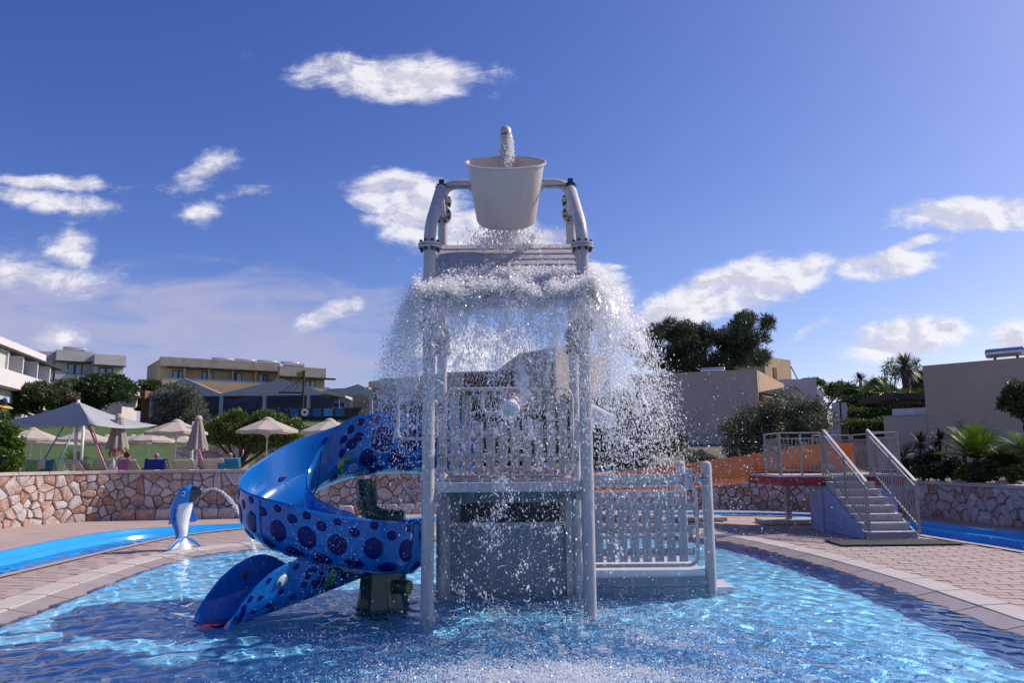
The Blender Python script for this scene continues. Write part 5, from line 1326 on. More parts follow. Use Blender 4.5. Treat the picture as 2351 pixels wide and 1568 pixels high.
# left lawn
tree('olive_tree', 'wide dark olive tree at the left edge under the white balcony', base_at(100, 78), clump(55, 910, 78, 74, 36, 11, 1) , 10000, .34, .16, lf_dark, 1, tr=.35)
tree('olive_tree', 'olive tree with bare leaning trunk left of the round trimmed tree', base_at(128, 79), clump(130, 912, 79, 44, 34, 8, 2), 6500, .34, .16, lf_olive, 2, tr=.3)
tree('round_tree', 'broad round trimmed tree in front of the grey houses', base_at(205, 82), clump(220, 900, 82, 84, 40, 14, 3), 15000, .34, .17, lf_dark, 3, tr=.35)
tree('shrub', 'small reddish brown shrub between the olive trees on the lawn', base_at(162, 76), clump(164, 925, 76, 16, 16, 4, 4), 900, .3, .15, M('red_leaf', (.10, .05, .04), .6, .3, 2, trans=.2), 4, 'shrub')
tree('round_tree', 'dark round tree behind the left gable of the pavilion', base_at(335, 98), clump(338, 898, 98, 50, 34, 8, 5), 7000, .42, .2, lf_dark, 5, tr=.3)
tree('olive_tree', 'large grey green olive tree in front of the pavilion', base_at(410, 56), clump(412, 940, 56, 78, 58, 14, 6), 16000, .24, .10, lf_grey, 6, tr=.3)
tree('clipped_tree', 'clipped bushy tree on bare stems behind the parasols', base_at(555, 30.5), clump(530, 990, 30.5, 74, 48, 11, 7) + clump(610, 996, 30.5, 84, 46, 12, 8) + clump(655, 1000, 30.5, 44, 40, 7, 9), 27000, .13, .055, lf_hedge, 7, tr=.12, forks=8, up=.6)
tree('shrub', 'glossy dense shrub hanging over the wall at the left edge', (at(10, 1000, 21.5).x - .3, 21.9, .75), clump(8, 1010, 21.9, 46, 56, 8, 10) + clump(-20, 1060, 21.6, 60, 40, 5, 11) + clump(25, 1066, 21.6, 34, 24, 5, 12), 9000, .12, .06, lf_glossy, 10, 'shrub', tr=.05)
tree('shrub', 'dark clipped shrub row at the left fringe of the splash', base_at(930, 52), clump(915, 938, 52, 44, 22, 6, 13) + clump(985, 935, 52, 45, 22, 5, 14), 5000, .2, .1, lf_dark, 13, 'shrub')
tree('shrub', 'tall dark shrub mass behind the picket panel of the tower', base_at(1160, 38), clump(1050, 960, 38, 72, 56, 8, 15) + clump(1170, 965, 38, 90, 60, 9, 16) + clump(1290, 965, 38, 80, 58, 8, 17) + clump(1110, 1030, 37, 90, 40, 6, 115) + clump(1240, 1030, 37, 90, 40, 6, 116), 20000, .18, .09, lf_dark, 15, 'shrub')
tree('broad_tree', 'dark leafy tree directly behind the splash right of the tower', base_at(1440, 33), clump(1410, 960, 33, 70, 68, 11, 18) + clump(1480, 985, 33, 88, 90, 13, 19) + clump(1400, 1040, 33, 70, 52, 8, 20), 24000, .15, .07, lf_dark, 18, tr=.14)
tree('olive_tree', 'grey green olive tree left of the stairs railing', base_at(1890, 28), clump(1715, 985, 28, 72, 62, 11, 21) + clump(1800, 980, 28, 84, 64, 11, 22) + clump(1875, 955, 28, 56, 48, 9, 23) + clump(1700, 1030, 27.5, 60, 50, 8, 24), 34000, .10, .035, lf_olive, 21, tr=.13, forks=7)
tree('broad_tree', 'dark round tree crown cut by the right edge', (at(2370, 950, 21.5).x, 21.5, .7), clump(2362, 925, 21.5, 58, 52, 9, 25), 8000, .11, .05, lf_dark, 25, tr=.1)
# pine: many small tufts on tiers
pb = []
r_ = random.Random(31)
def tier(u, v, ru, rv, k, Y=60):
    for i in range(k):
        a = r_.uniform(0, 6.28); s = math.sqrt(r_.random()); rad = r_.uniform(10, 19)
        pb.append(bl(u + ru * s * math.cos(a), v + rv * s * math.sin(a), Y + r_.uniform(-2, 2), rad, rad * .95))
tier(1540, 800, 64, 58, 46); tier(1590, 775, 38, 36, 22); tier(1470, 800, 30, 38, 14); tier(1640, 810, 40, 46, 24); tier(1700, 790, 40, 50, 26); tier(1708, 738, 24, 14, 8); tier(1740, 770, 22, 24, 6); tier(1764, 744, 10, 9, 4); tier(1720, 825, 30, 18, 10); tier(1600, 835, 90, 18, 18); tier(1745, 815, 14, 12, 4)
tree('pine_tree', 'big dark pine tree rising behind the beige house', base_at(1620, 60), pb, 62000, .32, .05, lf_pine, 33, tr=.35, forks=10, up=.5, shell=.25)
# hedges and mixed planting between the houses on the right
def hedge(label, u0, u1, v0, v1, Y, n, mat, seed, group=None, l=.13, w=.07):
    a, b_ = at(u0, v1, Y), at(u1, v0, Y); r = np.random.RandomState(seed)
    t = thing('hedge', label, 'hedge', ((a.x + b_.x) / 2, Y, a.z), group)
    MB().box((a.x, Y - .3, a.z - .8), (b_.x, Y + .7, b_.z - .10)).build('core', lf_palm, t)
    P = np.stack([r.uniform(a.x, b_.x, n), Y - .45 + .08 * r.normal(size=n), r.uniform(a.z, b_.z, n)], 1)
    top = r.rand(n) < .4; P[top, 1] = r.uniform(Y - .5, Y + .8, top.sum()); P[top, 2] = b_.z + .06 * r.normal(size=top.sum()) + .05 * np.sin(P[top, 0] * 3)
    ax = r.normal(size=(n, 3)) * .7 + np.array([0, -.4, .5]); ax /= np.linalg.norm(ax, axis=1)[:, None]; sd = np.cross(ax, r.normal(size=(n, 3))); sd /= np.linalg.norm(sd, axis=1)[:, None]
    L, W = l * (.6 + .8 * r.rand(n))[:, None], w * np.ones((n, 1))
    V = np.stack([P, P + ax * L * .5 + sd * W * .5, P + ax * L, P + ax * L * .5 - sd * W * .5], 1).reshape(-1, 3)
    np_mesh('leaves', V, np.arange(4 * n).reshape(-1, 4), mat, t, 4)
hedge('long clipped green hedge, lowest of the three between the houses', 1945, 2040, 968, 1010, 41, 3000, lf_hedge, 41)
hedge('long clipped green hedge, middle of the three between the houses', 1940, 2130, 940, 962, 45, 4000, lf_hedge, 42)
hedge('long clipped dark hedge, topmost of the three between the houses', 1930, 2130, 915, 940, 50, 4000, lf_dark, 43, l=.18)
tree('shrub', 'mixed green shrub row on the skyline right of the upper house', base_at(1900, 62), clump(1865, 880, 62, 30, 14, 4, 44) + clump(1920, 895, 62, 44, 18, 6, 45), 3500, .25, .1, lf_hedge, 44, 'shrub')
tree('shrub', 'dark green shrub bank below the skyline yucca', base_at(2030, 56), clump(1960, 905, 56, 36, 24, 5, 46) + clump(2020, 900, 56, 52, 26, 6, 47) + clump(2095, 905, 56, 40, 26, 5, 48), 7000, .24, .1, lf_dark, 46, 'shrub')
tree('shrub', 'bright green shrub beside the top of the large beige house', base_at(2105, 53), clump(2108, 868, 53, 26, 20, 4, 49), 2200, .22, .1, lf_hedge, 49, 'shrub')
tree('shrub', 'light leafed bush seen through the stair railing', base_at(2010, 27), clump(1985, 1050, 27, 40, 30, 5, 52), 3000, .12, .05, lf_grey, 52, 'shrub')
tree('thin_shrub', 'thin airy shrub left of the trunked yucca on the skyline', base_at(2045, 57), clump(2042, 850, 57, 24, 34, 5, 50), 420, .30, .06, lf_dark, 50, 'shrub', shell=.1)
tree('thin_shrub', 'thin airy shrub right of the trunked yucca on the skyline', base_at(2100, 58), clump(2102, 845, 58, 18, 26, 4, 51), 300, .30, .06, lf_dark, 51, 'shrub', shell=.1)
def blades(b, c, n, L_, w, seed, lo=-.3, hi=1.4, droop=.25):
    r_ = random.Random(seed); c = Vector(c)
    for k in range(n):
        a = r_.uniform(0, 6.283); e = r_.uniform(lo, hi); d = Vector((math.cos(a) * math.cos(e), math.sin(a) * math.cos(e), math.sin(e))); l = L_ * r_.uniform(.75, 1.1)
        s = Vector((-math.sin(a), math.cos(a), 0)) * w / 2; dr = Vector((0, 0, -droop * l))
        p0, p1, p2 = c + d * .04, c + d * l * .55 + dr * .25, c + d * l + dr
        b.add([p0 - s * .6, p0 + s * .6, p1 + s, p1 - s, p2], [(0, 1, 2, 3), (3, 2, 4)])
def fronds(b, c, n, L_, seed, lo=.15, hi=1.25, droop=.5, leaf=.22, pairs=15):
    r_ = random.Random(seed); c = Vector(c)
    for k in range(n):
        a = 2.39996 * k + r_.uniform(-.3, .3); e = lo + (hi - lo) * r_.random(); l = L_ * r_.uniform(.8, 1.1); h = Vector((math.cos(a), math.sin(a), 0)); sd = Vector((-math.sin(a), math.cos(a), 0))
        pt = lambda t: c + h * l * t * math.cos(e) + Vector((0, 0, l * (t * math.sin(e) - droop * t * t * (1.1 - .5 * math.sin(e)))))
        for i in range(pairs):
            t = .12 + .88 * i / pairs; p = pt(t); q = pt(min(1.05, t + .07)); tv = (q - p).normalized(); ll = leaf * math.sin(math.pi * (.15 + .8 * t)) ** .6
            for s in (-1, 1):
                d = (sd * s * .85 + tv * .55 + Vector((0, 0, .22))).normalized(); b.add([p, p + tv * .02, p + d * ll + tv * .01], [(0, 1, 2)])
        pts = [pt(i / 5) for i in range(6)]; b.tube(pts, [.010, .009, .008, .006, .004, .002], 4)
def rosette(name, label, cat, base, top, n, L_, mat, seed, kind='fronds', trunk=.05, **kw):
    t = thing(name, label, cat, base); b = MB(); (fronds if kind == 'fronds' else blades)(b, top, n, L_, **{**({'w': .035} if kind == 'blades' else {}), **kw, 'seed': seed}); b.build('crown', mat, t)
    MB().tube([Vector(base) - Vector((0, 0, .1)), top], [trunk * 1.15, trunk], 9).build('trunk', m_bark, t, smooth=True)
def gp(u, v, Y): p = at(u, v, Y); return p, (p.x, p.y, height(p.x, p.y))
p, g_ = gp(2078, 840, 52); rosette('yucca_tree', 'yucca with thick bare trunk and grey blade crown on the skyline', 'yucca', g_, p, 300, 1.35, lf_grey, 60, 'blades', trunk=.26, lo=-1.0, hi=1.3, w=.07)
p, g_ = gp(1975, 872, 56); rosette('yucca', 'small spiky yucca left of the trunked one on the skyline', 'yucca', g_, p, 110, .9, lf_palm, 61, 'blades', trunk=.1, lo=-.3, w=.07)
for k, (u, v, Y, L_) in enumerate(((1990, 905, 50, 1.7), (2040, 905, 49, 1.7), (2095, 930, 47, 1.6))):
    p, g_ = gp(u, v, Y); rosette('palm', ('glossy palm among the shrubs, leftmost of three between the houses', 'glossy palm among the shrubs, middle of three between the houses', 'glossy palm among the shrubs beside the large beige house')[k], 'palm', g_, p, 26, L_, lf_glossy, 62 + k, leaf=.45)
p, g_ = gp(2113, 1018, 21.3); rosette('cordyline', 'dark red spiky cordyline, left of the pair behind the wall', 'cordyline', g_, p, 150, .48, lf_cord, 70, 'blades', trunk=.035, lo=-.5, w=.03)
p, g_ = gp(2158, 1012, 20.6); rosette('cordyline', 'dark red spiky cordyline, right of the pair behind the wall', 'cordyline', g_, p, 150, .46, lf_cord, 71, 'blades', trunk=.035, lo=-.5, w=.03)
p, g_ = gp(2245, 1055, 19.3); rosette('cycad', 'bright lime green cycad, largest of those above the low wall', 'cycad', g_, p, 150, 1.0, lf_lime, 72, lo=.35, hi=1.45, droop=.28, leaf=.16, pairs=20, trunk=.12)
p, g_ = gp(2320, 1072, 18.2); rosette('cycad', 'darker green cycad to the right of the lime green one', 'cycad', g_, p, 110, .72, lf_dark, 73, lo=.2, hi=1.4, droop=.35, leaf=.16, pairs=20, trunk=.12)
p, g_ = gp(2212, 1010, 21.5); rosette('palm', 'dark arching palm behind the lime green cycad', 'palm', g_, p, 24, 1.0, lf_palm, 74, lo=.2, hi=.9, droop=.45, leaf=.26, trunk=.06)
p, g_ = gp(2075, 1050, 21.9); rosette('palm', 'small dark arching palm left of the cordylines', 'palm', g_, p, 18, .7, lf_palm, 75, lo=.3, hi=1.2, droop=.4, leaf=.2, trunk=.05)
p, g_ = gp(2345, 1035, 18.6); rosette('palm', 'pale green arching palm at the right edge above the low wall', 'palm', g_, p, 20, .8, lf_lime, 76, lo=.2, hi=1.1, droop=.45, leaf=.22, trunk=.05)
for k, (u, v, Y, ru, rv, mat, lab) in enumerate(((2230, 1088, 19.2, 36, 20, lf_hedge, 'low yellow green shrub under the lime green cycad'), (2335, 1085, 17.8, 34, 15, lf_hedge, 'low yellow green shrub at the right edge above the wall'), (2130, 1065, 20.9, 44, 34, lf_palm, 'dark low shrub under the cordylines'), (2185, 1075, 19.9, 30, 26, lf_palm, 'dark low shrub between cordylines and cycad'), (2280, 1068, 19, 22, 24, lf_palm, 'dark low shrub between the two cycads'), (2062, 1085, 21.9, 30, 18, lf_dark, 'low dark shrub behind the stair railing'), (2150, 1082, 20.6, 50, 22, lf_dark, 'broad low shrub on the wall bank under the two cordylines'), (2262, 1085, 19.0, 34, 22, lf_dark, 'low dark shrub directly right of the lime green cycad'), (2312, 1062, 19.3, 44, 26, lf_palm, 'dark broad shrub behind the darker cycad'), (2095, 1075, 21.5, 34, 26, lf_palm, 'dark shrub at the left end of the planted bank'), (1600, 1050, 26, 40, 18, lf_grey, 'low grey shrub behind the orange slide'), (1660, 1075, 26, 50, 16, lf_dark, 'low dark shrub behind the orange slide'))):
    p, g_ = gp(u, v, Y); tree('low_shrub', lab, g_, clump(u, v, Y, ru, rv, 6, 80 + k), 2600, .09, .045, mat, 80 + k, 'shrub', tr=.03)
p, g_ = gp(1585, 1062, 25.6); rosette('agave', 'pale spiky plant in front of the house wall behind the orange slide', 'agave', g_, p, 60, .6, lf_grey, 77, 'blades', trunk=.05, lo=0, w=.05)
p, g_ = gp(415 * .41, 1062, 27); rosette('cycad', 'small feathery cycad on the lawn behind the teal poles', 'cycad', g_, p, 26, .6, lf_hedge, 78, lo=.5, hi=1.4, droop=.4, trunk=.05)
for k, (u, v, Y, s) in enumerate(((2205, 1090, 19.4, .24), (2298, 1096, 18.0, .20), (2345, 1100, 17.5, .18))):
    p = at(u, v, Y); b = MB().ball((p.x, Y, .90), (s, s * .8, s * .62), 10, 7); o = b.build('boulder', m_stone, smooth=False); rq = random.Random(k)
    for vt in o.data.vertices: vt.co *= 1 + rq.uniform(-.14, .14)
    tag(o, ('pale boulder under the lime green cycad on the wall bank', 'pale boulder between the two low yellow shrubs', 'pale boulder at the right edge on the wall bank')[k], 'boulder', 'boulders on the bank')

# ---------------------------------------------------------------- terrace: retaining wall, sail, parasols, loungers
za = .75
x0, x1, x2 = at(392, 1040, 33).x, at(560, 1040, 33).x, at(720, 1040, 33).x
rw = [(x0, 33.6), ((x0 + x1) / 2, 33.2), (x1, 33.0)]
tw = thing('retaining_wall', 'low rough stone retaining wall behind the parasol poles', 'wall', ((x0 + x1) / 2, 33.2, .7))
h_ = at(450, 1024, 33).z
core(tw, rw, .5, h_ - .08, .5, m_mortar, n=20); stone_wall(tw, rw, .7, h_ - .08, .30, 61, limit=120); coping(tw, rw, h_ - .079, .07, .05, .5, .9, m_cap)
rw2 = [(x1 + .1, 34.2), (x2, 34.6), (x2 + 4, 35)]; h2_ = at(610, 1042, 34.4).z; h3_ = at(610, 1022, 36).z
tw2 = thing('retaining_wall', 'stepped stone retaining wall under the clipped tree', 'wall', (x2, 34.5, .7))
core(tw2, rw2, .5, h2_ - .08, .5, m_mortar, n=20); stone_wall(tw2, rw2, .7, h2_ - .08, .32, 62, limit=120); coping(tw2, rw2, h2_ - .079, .07, .05, .6, 1.0, m_cap)
rw3 = [(p[0], p[1] + 1.8) for p in rw2]
core(tw2, rw3, .5, h3_ - .08, .5, m_mortar, 'upper_core', n=20); stone_wall(tw2, rw3, h2_ - .1, h3_ - .08, .32, 63, limit=60); coping(tw2, rw3, h3_ - .079, .07, .05, .6, 1.0, m_cap)

m_canvas = M('parasol_canvas', (0.56, 0.50, 0.42), .9, .08, 3, trans=.22, bump=.1); m_pole = M('white_pole', (.66, .66, .68), .35, .05); m_taupe = M('taupe_canvas', (.36, .31, .27), .9, .12, 4, trans=.1)
def make_parasol():
    t = thing('parasol', 'x', 'parasol', (0, 0, 0), 'open parasols on the terrace')
    n, r_, H_, rise = 8, 1.08, 2.25, .36; b = MB(); vs, fs = [], []
    rings = [(.16, 0), (.4, -.10), (.75, -.25), (1.0, -rise)]
    for (q, dz) in rings:
        for k in range(n * 2):
            a = math.pi * k / n; sag = (1.0 if k % 2 == 0 else .965) ; vs.append((r_ * q * math.cos(a) * sag, r_ * q * math.sin(a) * sag, H_ + dz - (.0 if k % 2 == 0 else .03 * q)))
    for k in range(n * 2): x, y, z = vs[3 * n * 2 + k]; vs.append((x * 1.005, y * 1.005, z - .085))
    m = n * 2
    for i in range(4):
        for k in range(m): fs.append((i * m + k, i * m + (k + 1) % m, (i + 1) * m + (k + 1) % m, (i + 1) * m + k))
    b.add(vs, fs).build('canopy', m_canvas, t)
    b = MB(); b.lathe([(0, H_ + .10), (.10, H_ + .075), (.21, H_ + .01), (.22, H_ - .02)], 16); b.build('vent_cap', m_canvas, t, smooth=True)
    MB().tube([(0, 0, 0), (0, 0, H_ + .05)], .024, 10).build('pole', m_pole, t, smooth=True)
    MB().box((-.3, -.3, 0), (.3, .3, .06)).build('base', m_conc, t, bevel=.01)
    for k in range(n):
        a = 2 * math.pi * k / n; e = (r_ * .98 * math.cos(a), r_ * .98 * math.sin(a), H_ - rise - .02); md = (r_ * .5 * math.cos(a), r_ * .5 * math.sin(a), H_ - .16)
        MB().tube([(0.02 * math.cos(a), .02 * math.sin(a), H_ - .02), md, e], .009, 5).build('rib', m_pole, t); MB().tube([(0, 0, H_ - .62), md], .008, 5).build('strut', m_pole, t)
    return t
proto = make_parasol()
spots = [(615, 957, 27.0, 'open parasol in front of the clipped tree, pole standing clear'), (757, 960, 27.2, 'open parasol half hidden by the top of the blue slide'), (407, 962, 27.5, 'open parasol just left of the folded one, largest of the left cluster'),
         (345, 988, 33.0, 'open parasol between the folded pair, in front of the stone wall'), (305, 997, 36.5, 'far open parasol right behind the left folded parasol'), (76, 981, 31.0, 'open parasol left of the teal poles, nearest the glossy shrub'),
         (98, 994, 35.0, 'open parasol behind the one nearest the glossy shrub'), (192, 984, 31.5, 'open parasol behind the white mast of the sail'), (246, 997, 36.0, 'far open parasol left of the left folded parasol'),
         (418, 996, 35.5, 'far open parasol left behind the right folded parasol'), (372, 1003, 39.0, 'farthest open parasol in front of the lawn'), (152, 1004, 38.0, 'far open parasol left of the white mast')]
for k, (u, v, Y, lab) in enumerate(spots):
    o = proto if k == 0 else copy_tree(proto); p = at(u, v, Y); z = height(p.x, Y); o.location = (p.x, Y, z); s = (p.z - z) / 2.35; o.scale = (s * .98, s * .98, s); o.rotation_euler.z = k * .7; o['label'] = lab
def folded(label, u, v, Y):
    p = at(u, v, Y); z = height(p.x, Y); t = thing('folded_parasol', label, 'parasol', (p.x, Y, z), 'folded parasols on the terrace'); H_ = p.z - z; b = MB(); vs, fs = [], []; m = 32
    rings = [(.05, 0), (.10, -.09), (.13, -.22), (.18, -.5), (.24, -.78), (.29, -.99), (.30, -1.08)]
    for i, (r_, dz) in enumerate(rings):
        for k in range(m): a = 2 * math.pi * k / m; rr_ = r_ * (1 + .20 * math.sin(a * 8) * min(1, i / 3)); vs.append((p.x + rr_ * math.cos(a), Y + rr_ * math.sin(a), z + H_ + dz - (.05 * math.sin(a * 8) if i == len(rings) - 1 else 0)))
    for i in range(len(rings) - 1):
        for k in range(m): fs.append((i * m + k, i * m + (k + 1) % m, (i + 1) * m + (k + 1) % m, (i + 1) * m + k))
    b.add(vs, fs).build('canopy', m_taupe, t, smooth=True); MB().lathe([(0, .05), (.09, .03), (.12, -.05), (.13, -.10)], 14, (p.x, Y, z + H_)).build('vent_cap', m_canvas, t, smooth=True)
    MB().tube([(p.x, Y, z), (p.x, Y, z + H_)], .026, 10).build('pole', m_pole, t, smooth=True); MB().box((p.x - .3, Y - .3, z), (p.x + .3, Y + .3, z + .06)).build('base', m_conc, t)
folded('folded taupe parasol left of the open cluster, person behind it', 274, 953, 25.6); folded('folded taupe parasol beside the clipped tree', 456, 957, 26.0)
# sail and its poles
m_sail = M('sail_cloth', (.36, .385, .41), .85, .08, 1.0, trans=.12)
sail = thing('shade_sail', 'grey peaked shade sail on a white mast with leaning teal and pink poles', 'shade sail', (at(170, 1077, 25).x, 25, .75))
pk, lf, md, rt = at(180, 922, 25.0), at(-30, 972, 27.5), at(215, 976, 23.6), at(362, 977, 27.5)
vs, fs = [], []; n = 14
edge = [lf.lerp(md, i / n) + Vector((0, 0, -.10 * math.sin(math.pi * i / n))) for i in range(n)] + [md.lerp(rt, i / n) + Vector((0, 0, -.10 * math.sin(math.pi * i / n))) for i in range(n + 1)]
for e in edge:
    for j in range(9): t = j / 8; vs.append(pk.lerp(e, t) - Vector((0, 0, .10 * math.sin(math.pi * t) * (.35 + .65 * abs(edge.index(e) - n) / n))))
fs = [(i * 9 + j, i * 9 + j + 1, (i + 1) * 9 + j + 1, (i + 1) * 9 + j) for i in range(len(edge) - 1) for j in range(8)]
o = MB().add(vs, fs).build('sail', m_sail, sail, smooth=True); md_ = o.modifiers.new('thick', 'SOLIDIFY'); md_.thickness = .012
m_teal, m_pink = M('teal_pole', (.10, .26, .30), .4, .08), M('pink_pole', (.55, .20, .28), .4, .08)
for (u0, v0, u1, v1, Y, r_, mt, nm) in ((170, 1082, 180, 918, 25.0, .05, m_pole, 'mast'), (185, 1082, 192, 976, 26.5, .045, m_pole, 'mast'), (86, 1082, 173, 932, 24.6, .026, m_teal, 'teal_pole'), (125, 1082, 171, 985, 26.0, .026, m_teal, 'teal_pole'), (246, 1082, 192, 951, 24.6, .028, m_pink, 'pink_pole'), (247, 1082, 211, 979, 26, .026, m_pink, 'pink_pole')):
    a, b_ = at(u0, v0, Y), at(u1, v1, Y + (.4 if nm != 'mast' else 0)); d_ = (b_ - a); a = a - d_ * ((a.z - .72) / d_.z); MB().tube([a, b_], r_, 12).build(nm, mt, sail, smooth=True)
a, b_ = at(470, 1084, 26.2), at(450, 1030, 26.4)
for (u0, v0, u1, v1, Y, mt, lab) in ((438, 1080, 444, 968, 27.2, m_pole, 'plain white post beside the right folded parasol'), (472, 1080, 456, 1032, 25.2, m_pink, 'short leaning pink pole under the right folded parasol')):
    a, b_ = at(u0, v0, Y), at(u1, v1, Y); d_ = b_ - a; a = a - d_ * ((a.z - .74) / d_.z); tag(MB().tube([a, b_], .05 if mt is m_pole else .03, 10).build('pole', mt, smooth=True), lab, 'pole')
# loungers
m_sling, m_alu = M('cream_sling', (.55, .50, .40), .8, .08, 5), M('aluminium', (.55, .55, .54), .3, .05, metal=.5)
towel = {k: M('towel_' + k, c, .95, .15, 6, bump=.3) for k, c in dict(blue=(.012, .035, .22), teal=(.03, .15, .20), pink=(.40, .12, .26), green=(.14, .28, .10), turquoise=(.03, .22, .33), white=(.6, .6, .6)).items()}
def make_lounger():
    t = thing('sun_lounger', 'x', 'sun lounger', (0, 0, 0), 'sun loungers behind the stone wall')
    def rail(x): return MB().tube([(x, 1.25, .34), (x, -.05, .34), (x, -.52, .88), (x * .96, -.55, .92)], .018, 8)
    for x in (-.30, .30): rail(x).build('side_rail', m_alu, t, smooth=True)
    MB().tube([(-.30, -.535, .90), (-.27, -.56, .935), (-.2, -.565, .945), (.2, -.565, .945), (.27, -.56, .935), (.30, -.535, .90)], .018, 8).build('top_rail', m_alu, t, smooth=True)
    MB().hexa([(-.29, -.05, .335), (.29, -.05, .335), (.29, 1.22, .335), (-.29, 1.22, .335), (-.29, -.05, .35), (.29, -.05, .35), (.29, 1.22, .35), (-.29, 1.22, .35)]).build('seat', m_sling, t)
    MB().hexa([(-.285, -.545, .905), (.285, -.545, .905), (.285, -.055, .335), (-.285, -.055, .335), (-.285, -.53, .92), (.285, -.53, .92), (.285, -.04, .35), (-.285, -.04, .35)]).build('backrest', m_sling, t)
    for x in (-.28, .28):
        for y in (0, 1.15): MB().tube([(x, y, .34), (x, y + .04, 0)], .016, 8).build('leg', m_alu, t, smooth=True)
    return t
lp = make_lounger()
lg = [(78, 24.6, .5, 'sun lounger with green striped towel nearest the glossy shrub', 'green'), (112, 25.0, .2, 'sun lounger with teal towel at the foot of the teal poles', 'teal'), (196, 25.4, -.35, 'cream sun lounger, leftmost of the bare ones by the white mast', None), (217, 25.7, -.35, 'cream sun lounger just right of the white mast', None), (237, 26.2, .5, 'tilted cream sun lounger left of the pink poles', None), (258, 26.4, .6, 'tilted cream sun lounger behind the pink poles', None),
      (305, 24.8, .05, 'cream sun lounger with pink towel right of the person', 'pink'), (375, 24.9, 0, 'sun lounger fully covered by a royal blue towel', 'blue'), (430, 25.0, .1, 'cream sun lounger left of the right folded parasol', None), (452, 25.6, -.3, 'cream sun lounger behind the right folded parasol', None), (500, 25.2, .1, 'cream sun lounger between right folded parasol and child', None), (532, 25.4, .2, 'sun lounger with turquoise towel under the clipped tree', 'turquoise'), (690, 25.2, .05, 'cream sun lounger near the top bend of the blue slide', None), (640, 26, .1, 'cream sun lounger beside the standing parasol pole', None)]
for k, (u, Y, a, lab, tw_) in enumerate(lg):
    o = lp if k == 0 else copy_tree(lp); p = at(u, 1070, Y); o.location = (p.x, Y, height(p.x, Y)); o.rotation_euler.z = a; o['label'] = lab
for k, (u, Y, a, lab, tw_) in enumerate(lg):
    if tw_:
        p = at(u, 1070, Y); t_ = thing('beach_towel', f'{tw_ if tw_ != "blue" else "royal blue"} beach towel hung over the back of a sun lounger', 'towel', (0, 0, 0)); full = tw_ in ('blue', 'turquoise', 'teal')
        x0_, x1_ = (-.33, .33) if full else (-.2, .12)
        b = MB(); prof = [(-.62, .52), (-.60, .75), (-.585, .93), (-.555, .965), (-.51, .94), (-.3, .69), (-.06, .385)]; nx = 9
        vs = [(x0_ + (x1_ - x0_) * i / (nx - 1), y + .012 * math.sin(i * 2.2 + j), z + .006 * math.sin(i * 1.7)) for j, (y, z) in enumerate(prof) for i in range(nx)]
        b.add(vs, [(j * nx + i, j * nx + i + 1, (j + 1) * nx + i + 1, (j + 1) * nx + i) for j in range(len(prof) - 1) for i in range(nx - 1)])
        o = b.build('cloth', towel[tw_], t_, smooth=True); t_.location = (p.x, Y, height(p.x, Y)); t_.rotation_euler.z = a; md_ = o.modifiers.new('thick', 'SOLIDIFY'); md_.thickness = .012
lamp = at(236, 1058, 26); gl_ = thing('globe_lamp', 'white globe lamp on a short post behind the loungers', 'lamp', (lamp.x, 26, .75)); MB().ball(lamp, .10, 16, 10).build('globe', m_white, gl_, smooth=True); MB().tube([(lamp.x, 26, .75), (lamp.x, 26, lamp.z - .08)], .03, 10).build('post', m_galv, gl_, smooth=True)

# ---------------------------------------------------------------- people
m_skin, m_hair = M('skin', (.42, .24, .17), .5, .1, 5, spec=.4), M('dark_hair', (.03, .02, .015), .6, .2, 20)
def skin_body(name, joints, edges, mat, par, sub=2):
    """joints: name -> (xyz, radius)"""
    ks = list(joints); me = bpy.data.meshes.new(name); o0 = Vector(WL[par.name])
    me.from_pydata([tuple(Vector(joints[k][0]) - o0) for k in ks], [(ks.index(a), ks.index(b)) for a, b in edges], []); me.materials.append(mat)
    o = bpy.data.objects.new(name, me); col.objects.link(o); o.parent = par
    md = o.modifiers.new('skin', 'SKIN'); md.use_smooth_shade = True
    for i, k in enumerate(ks): r_ = joints[k][1]; me.skin_vertices[0].data[i].radius = r_ if isinstance(r_, tuple) else (r_, r_)
    me.skin_vertices[0].data[0].use_root = True
    s = o.modifiers.new('soft', 'SUBSURF'); s.levels = s.render_levels = sub; return o
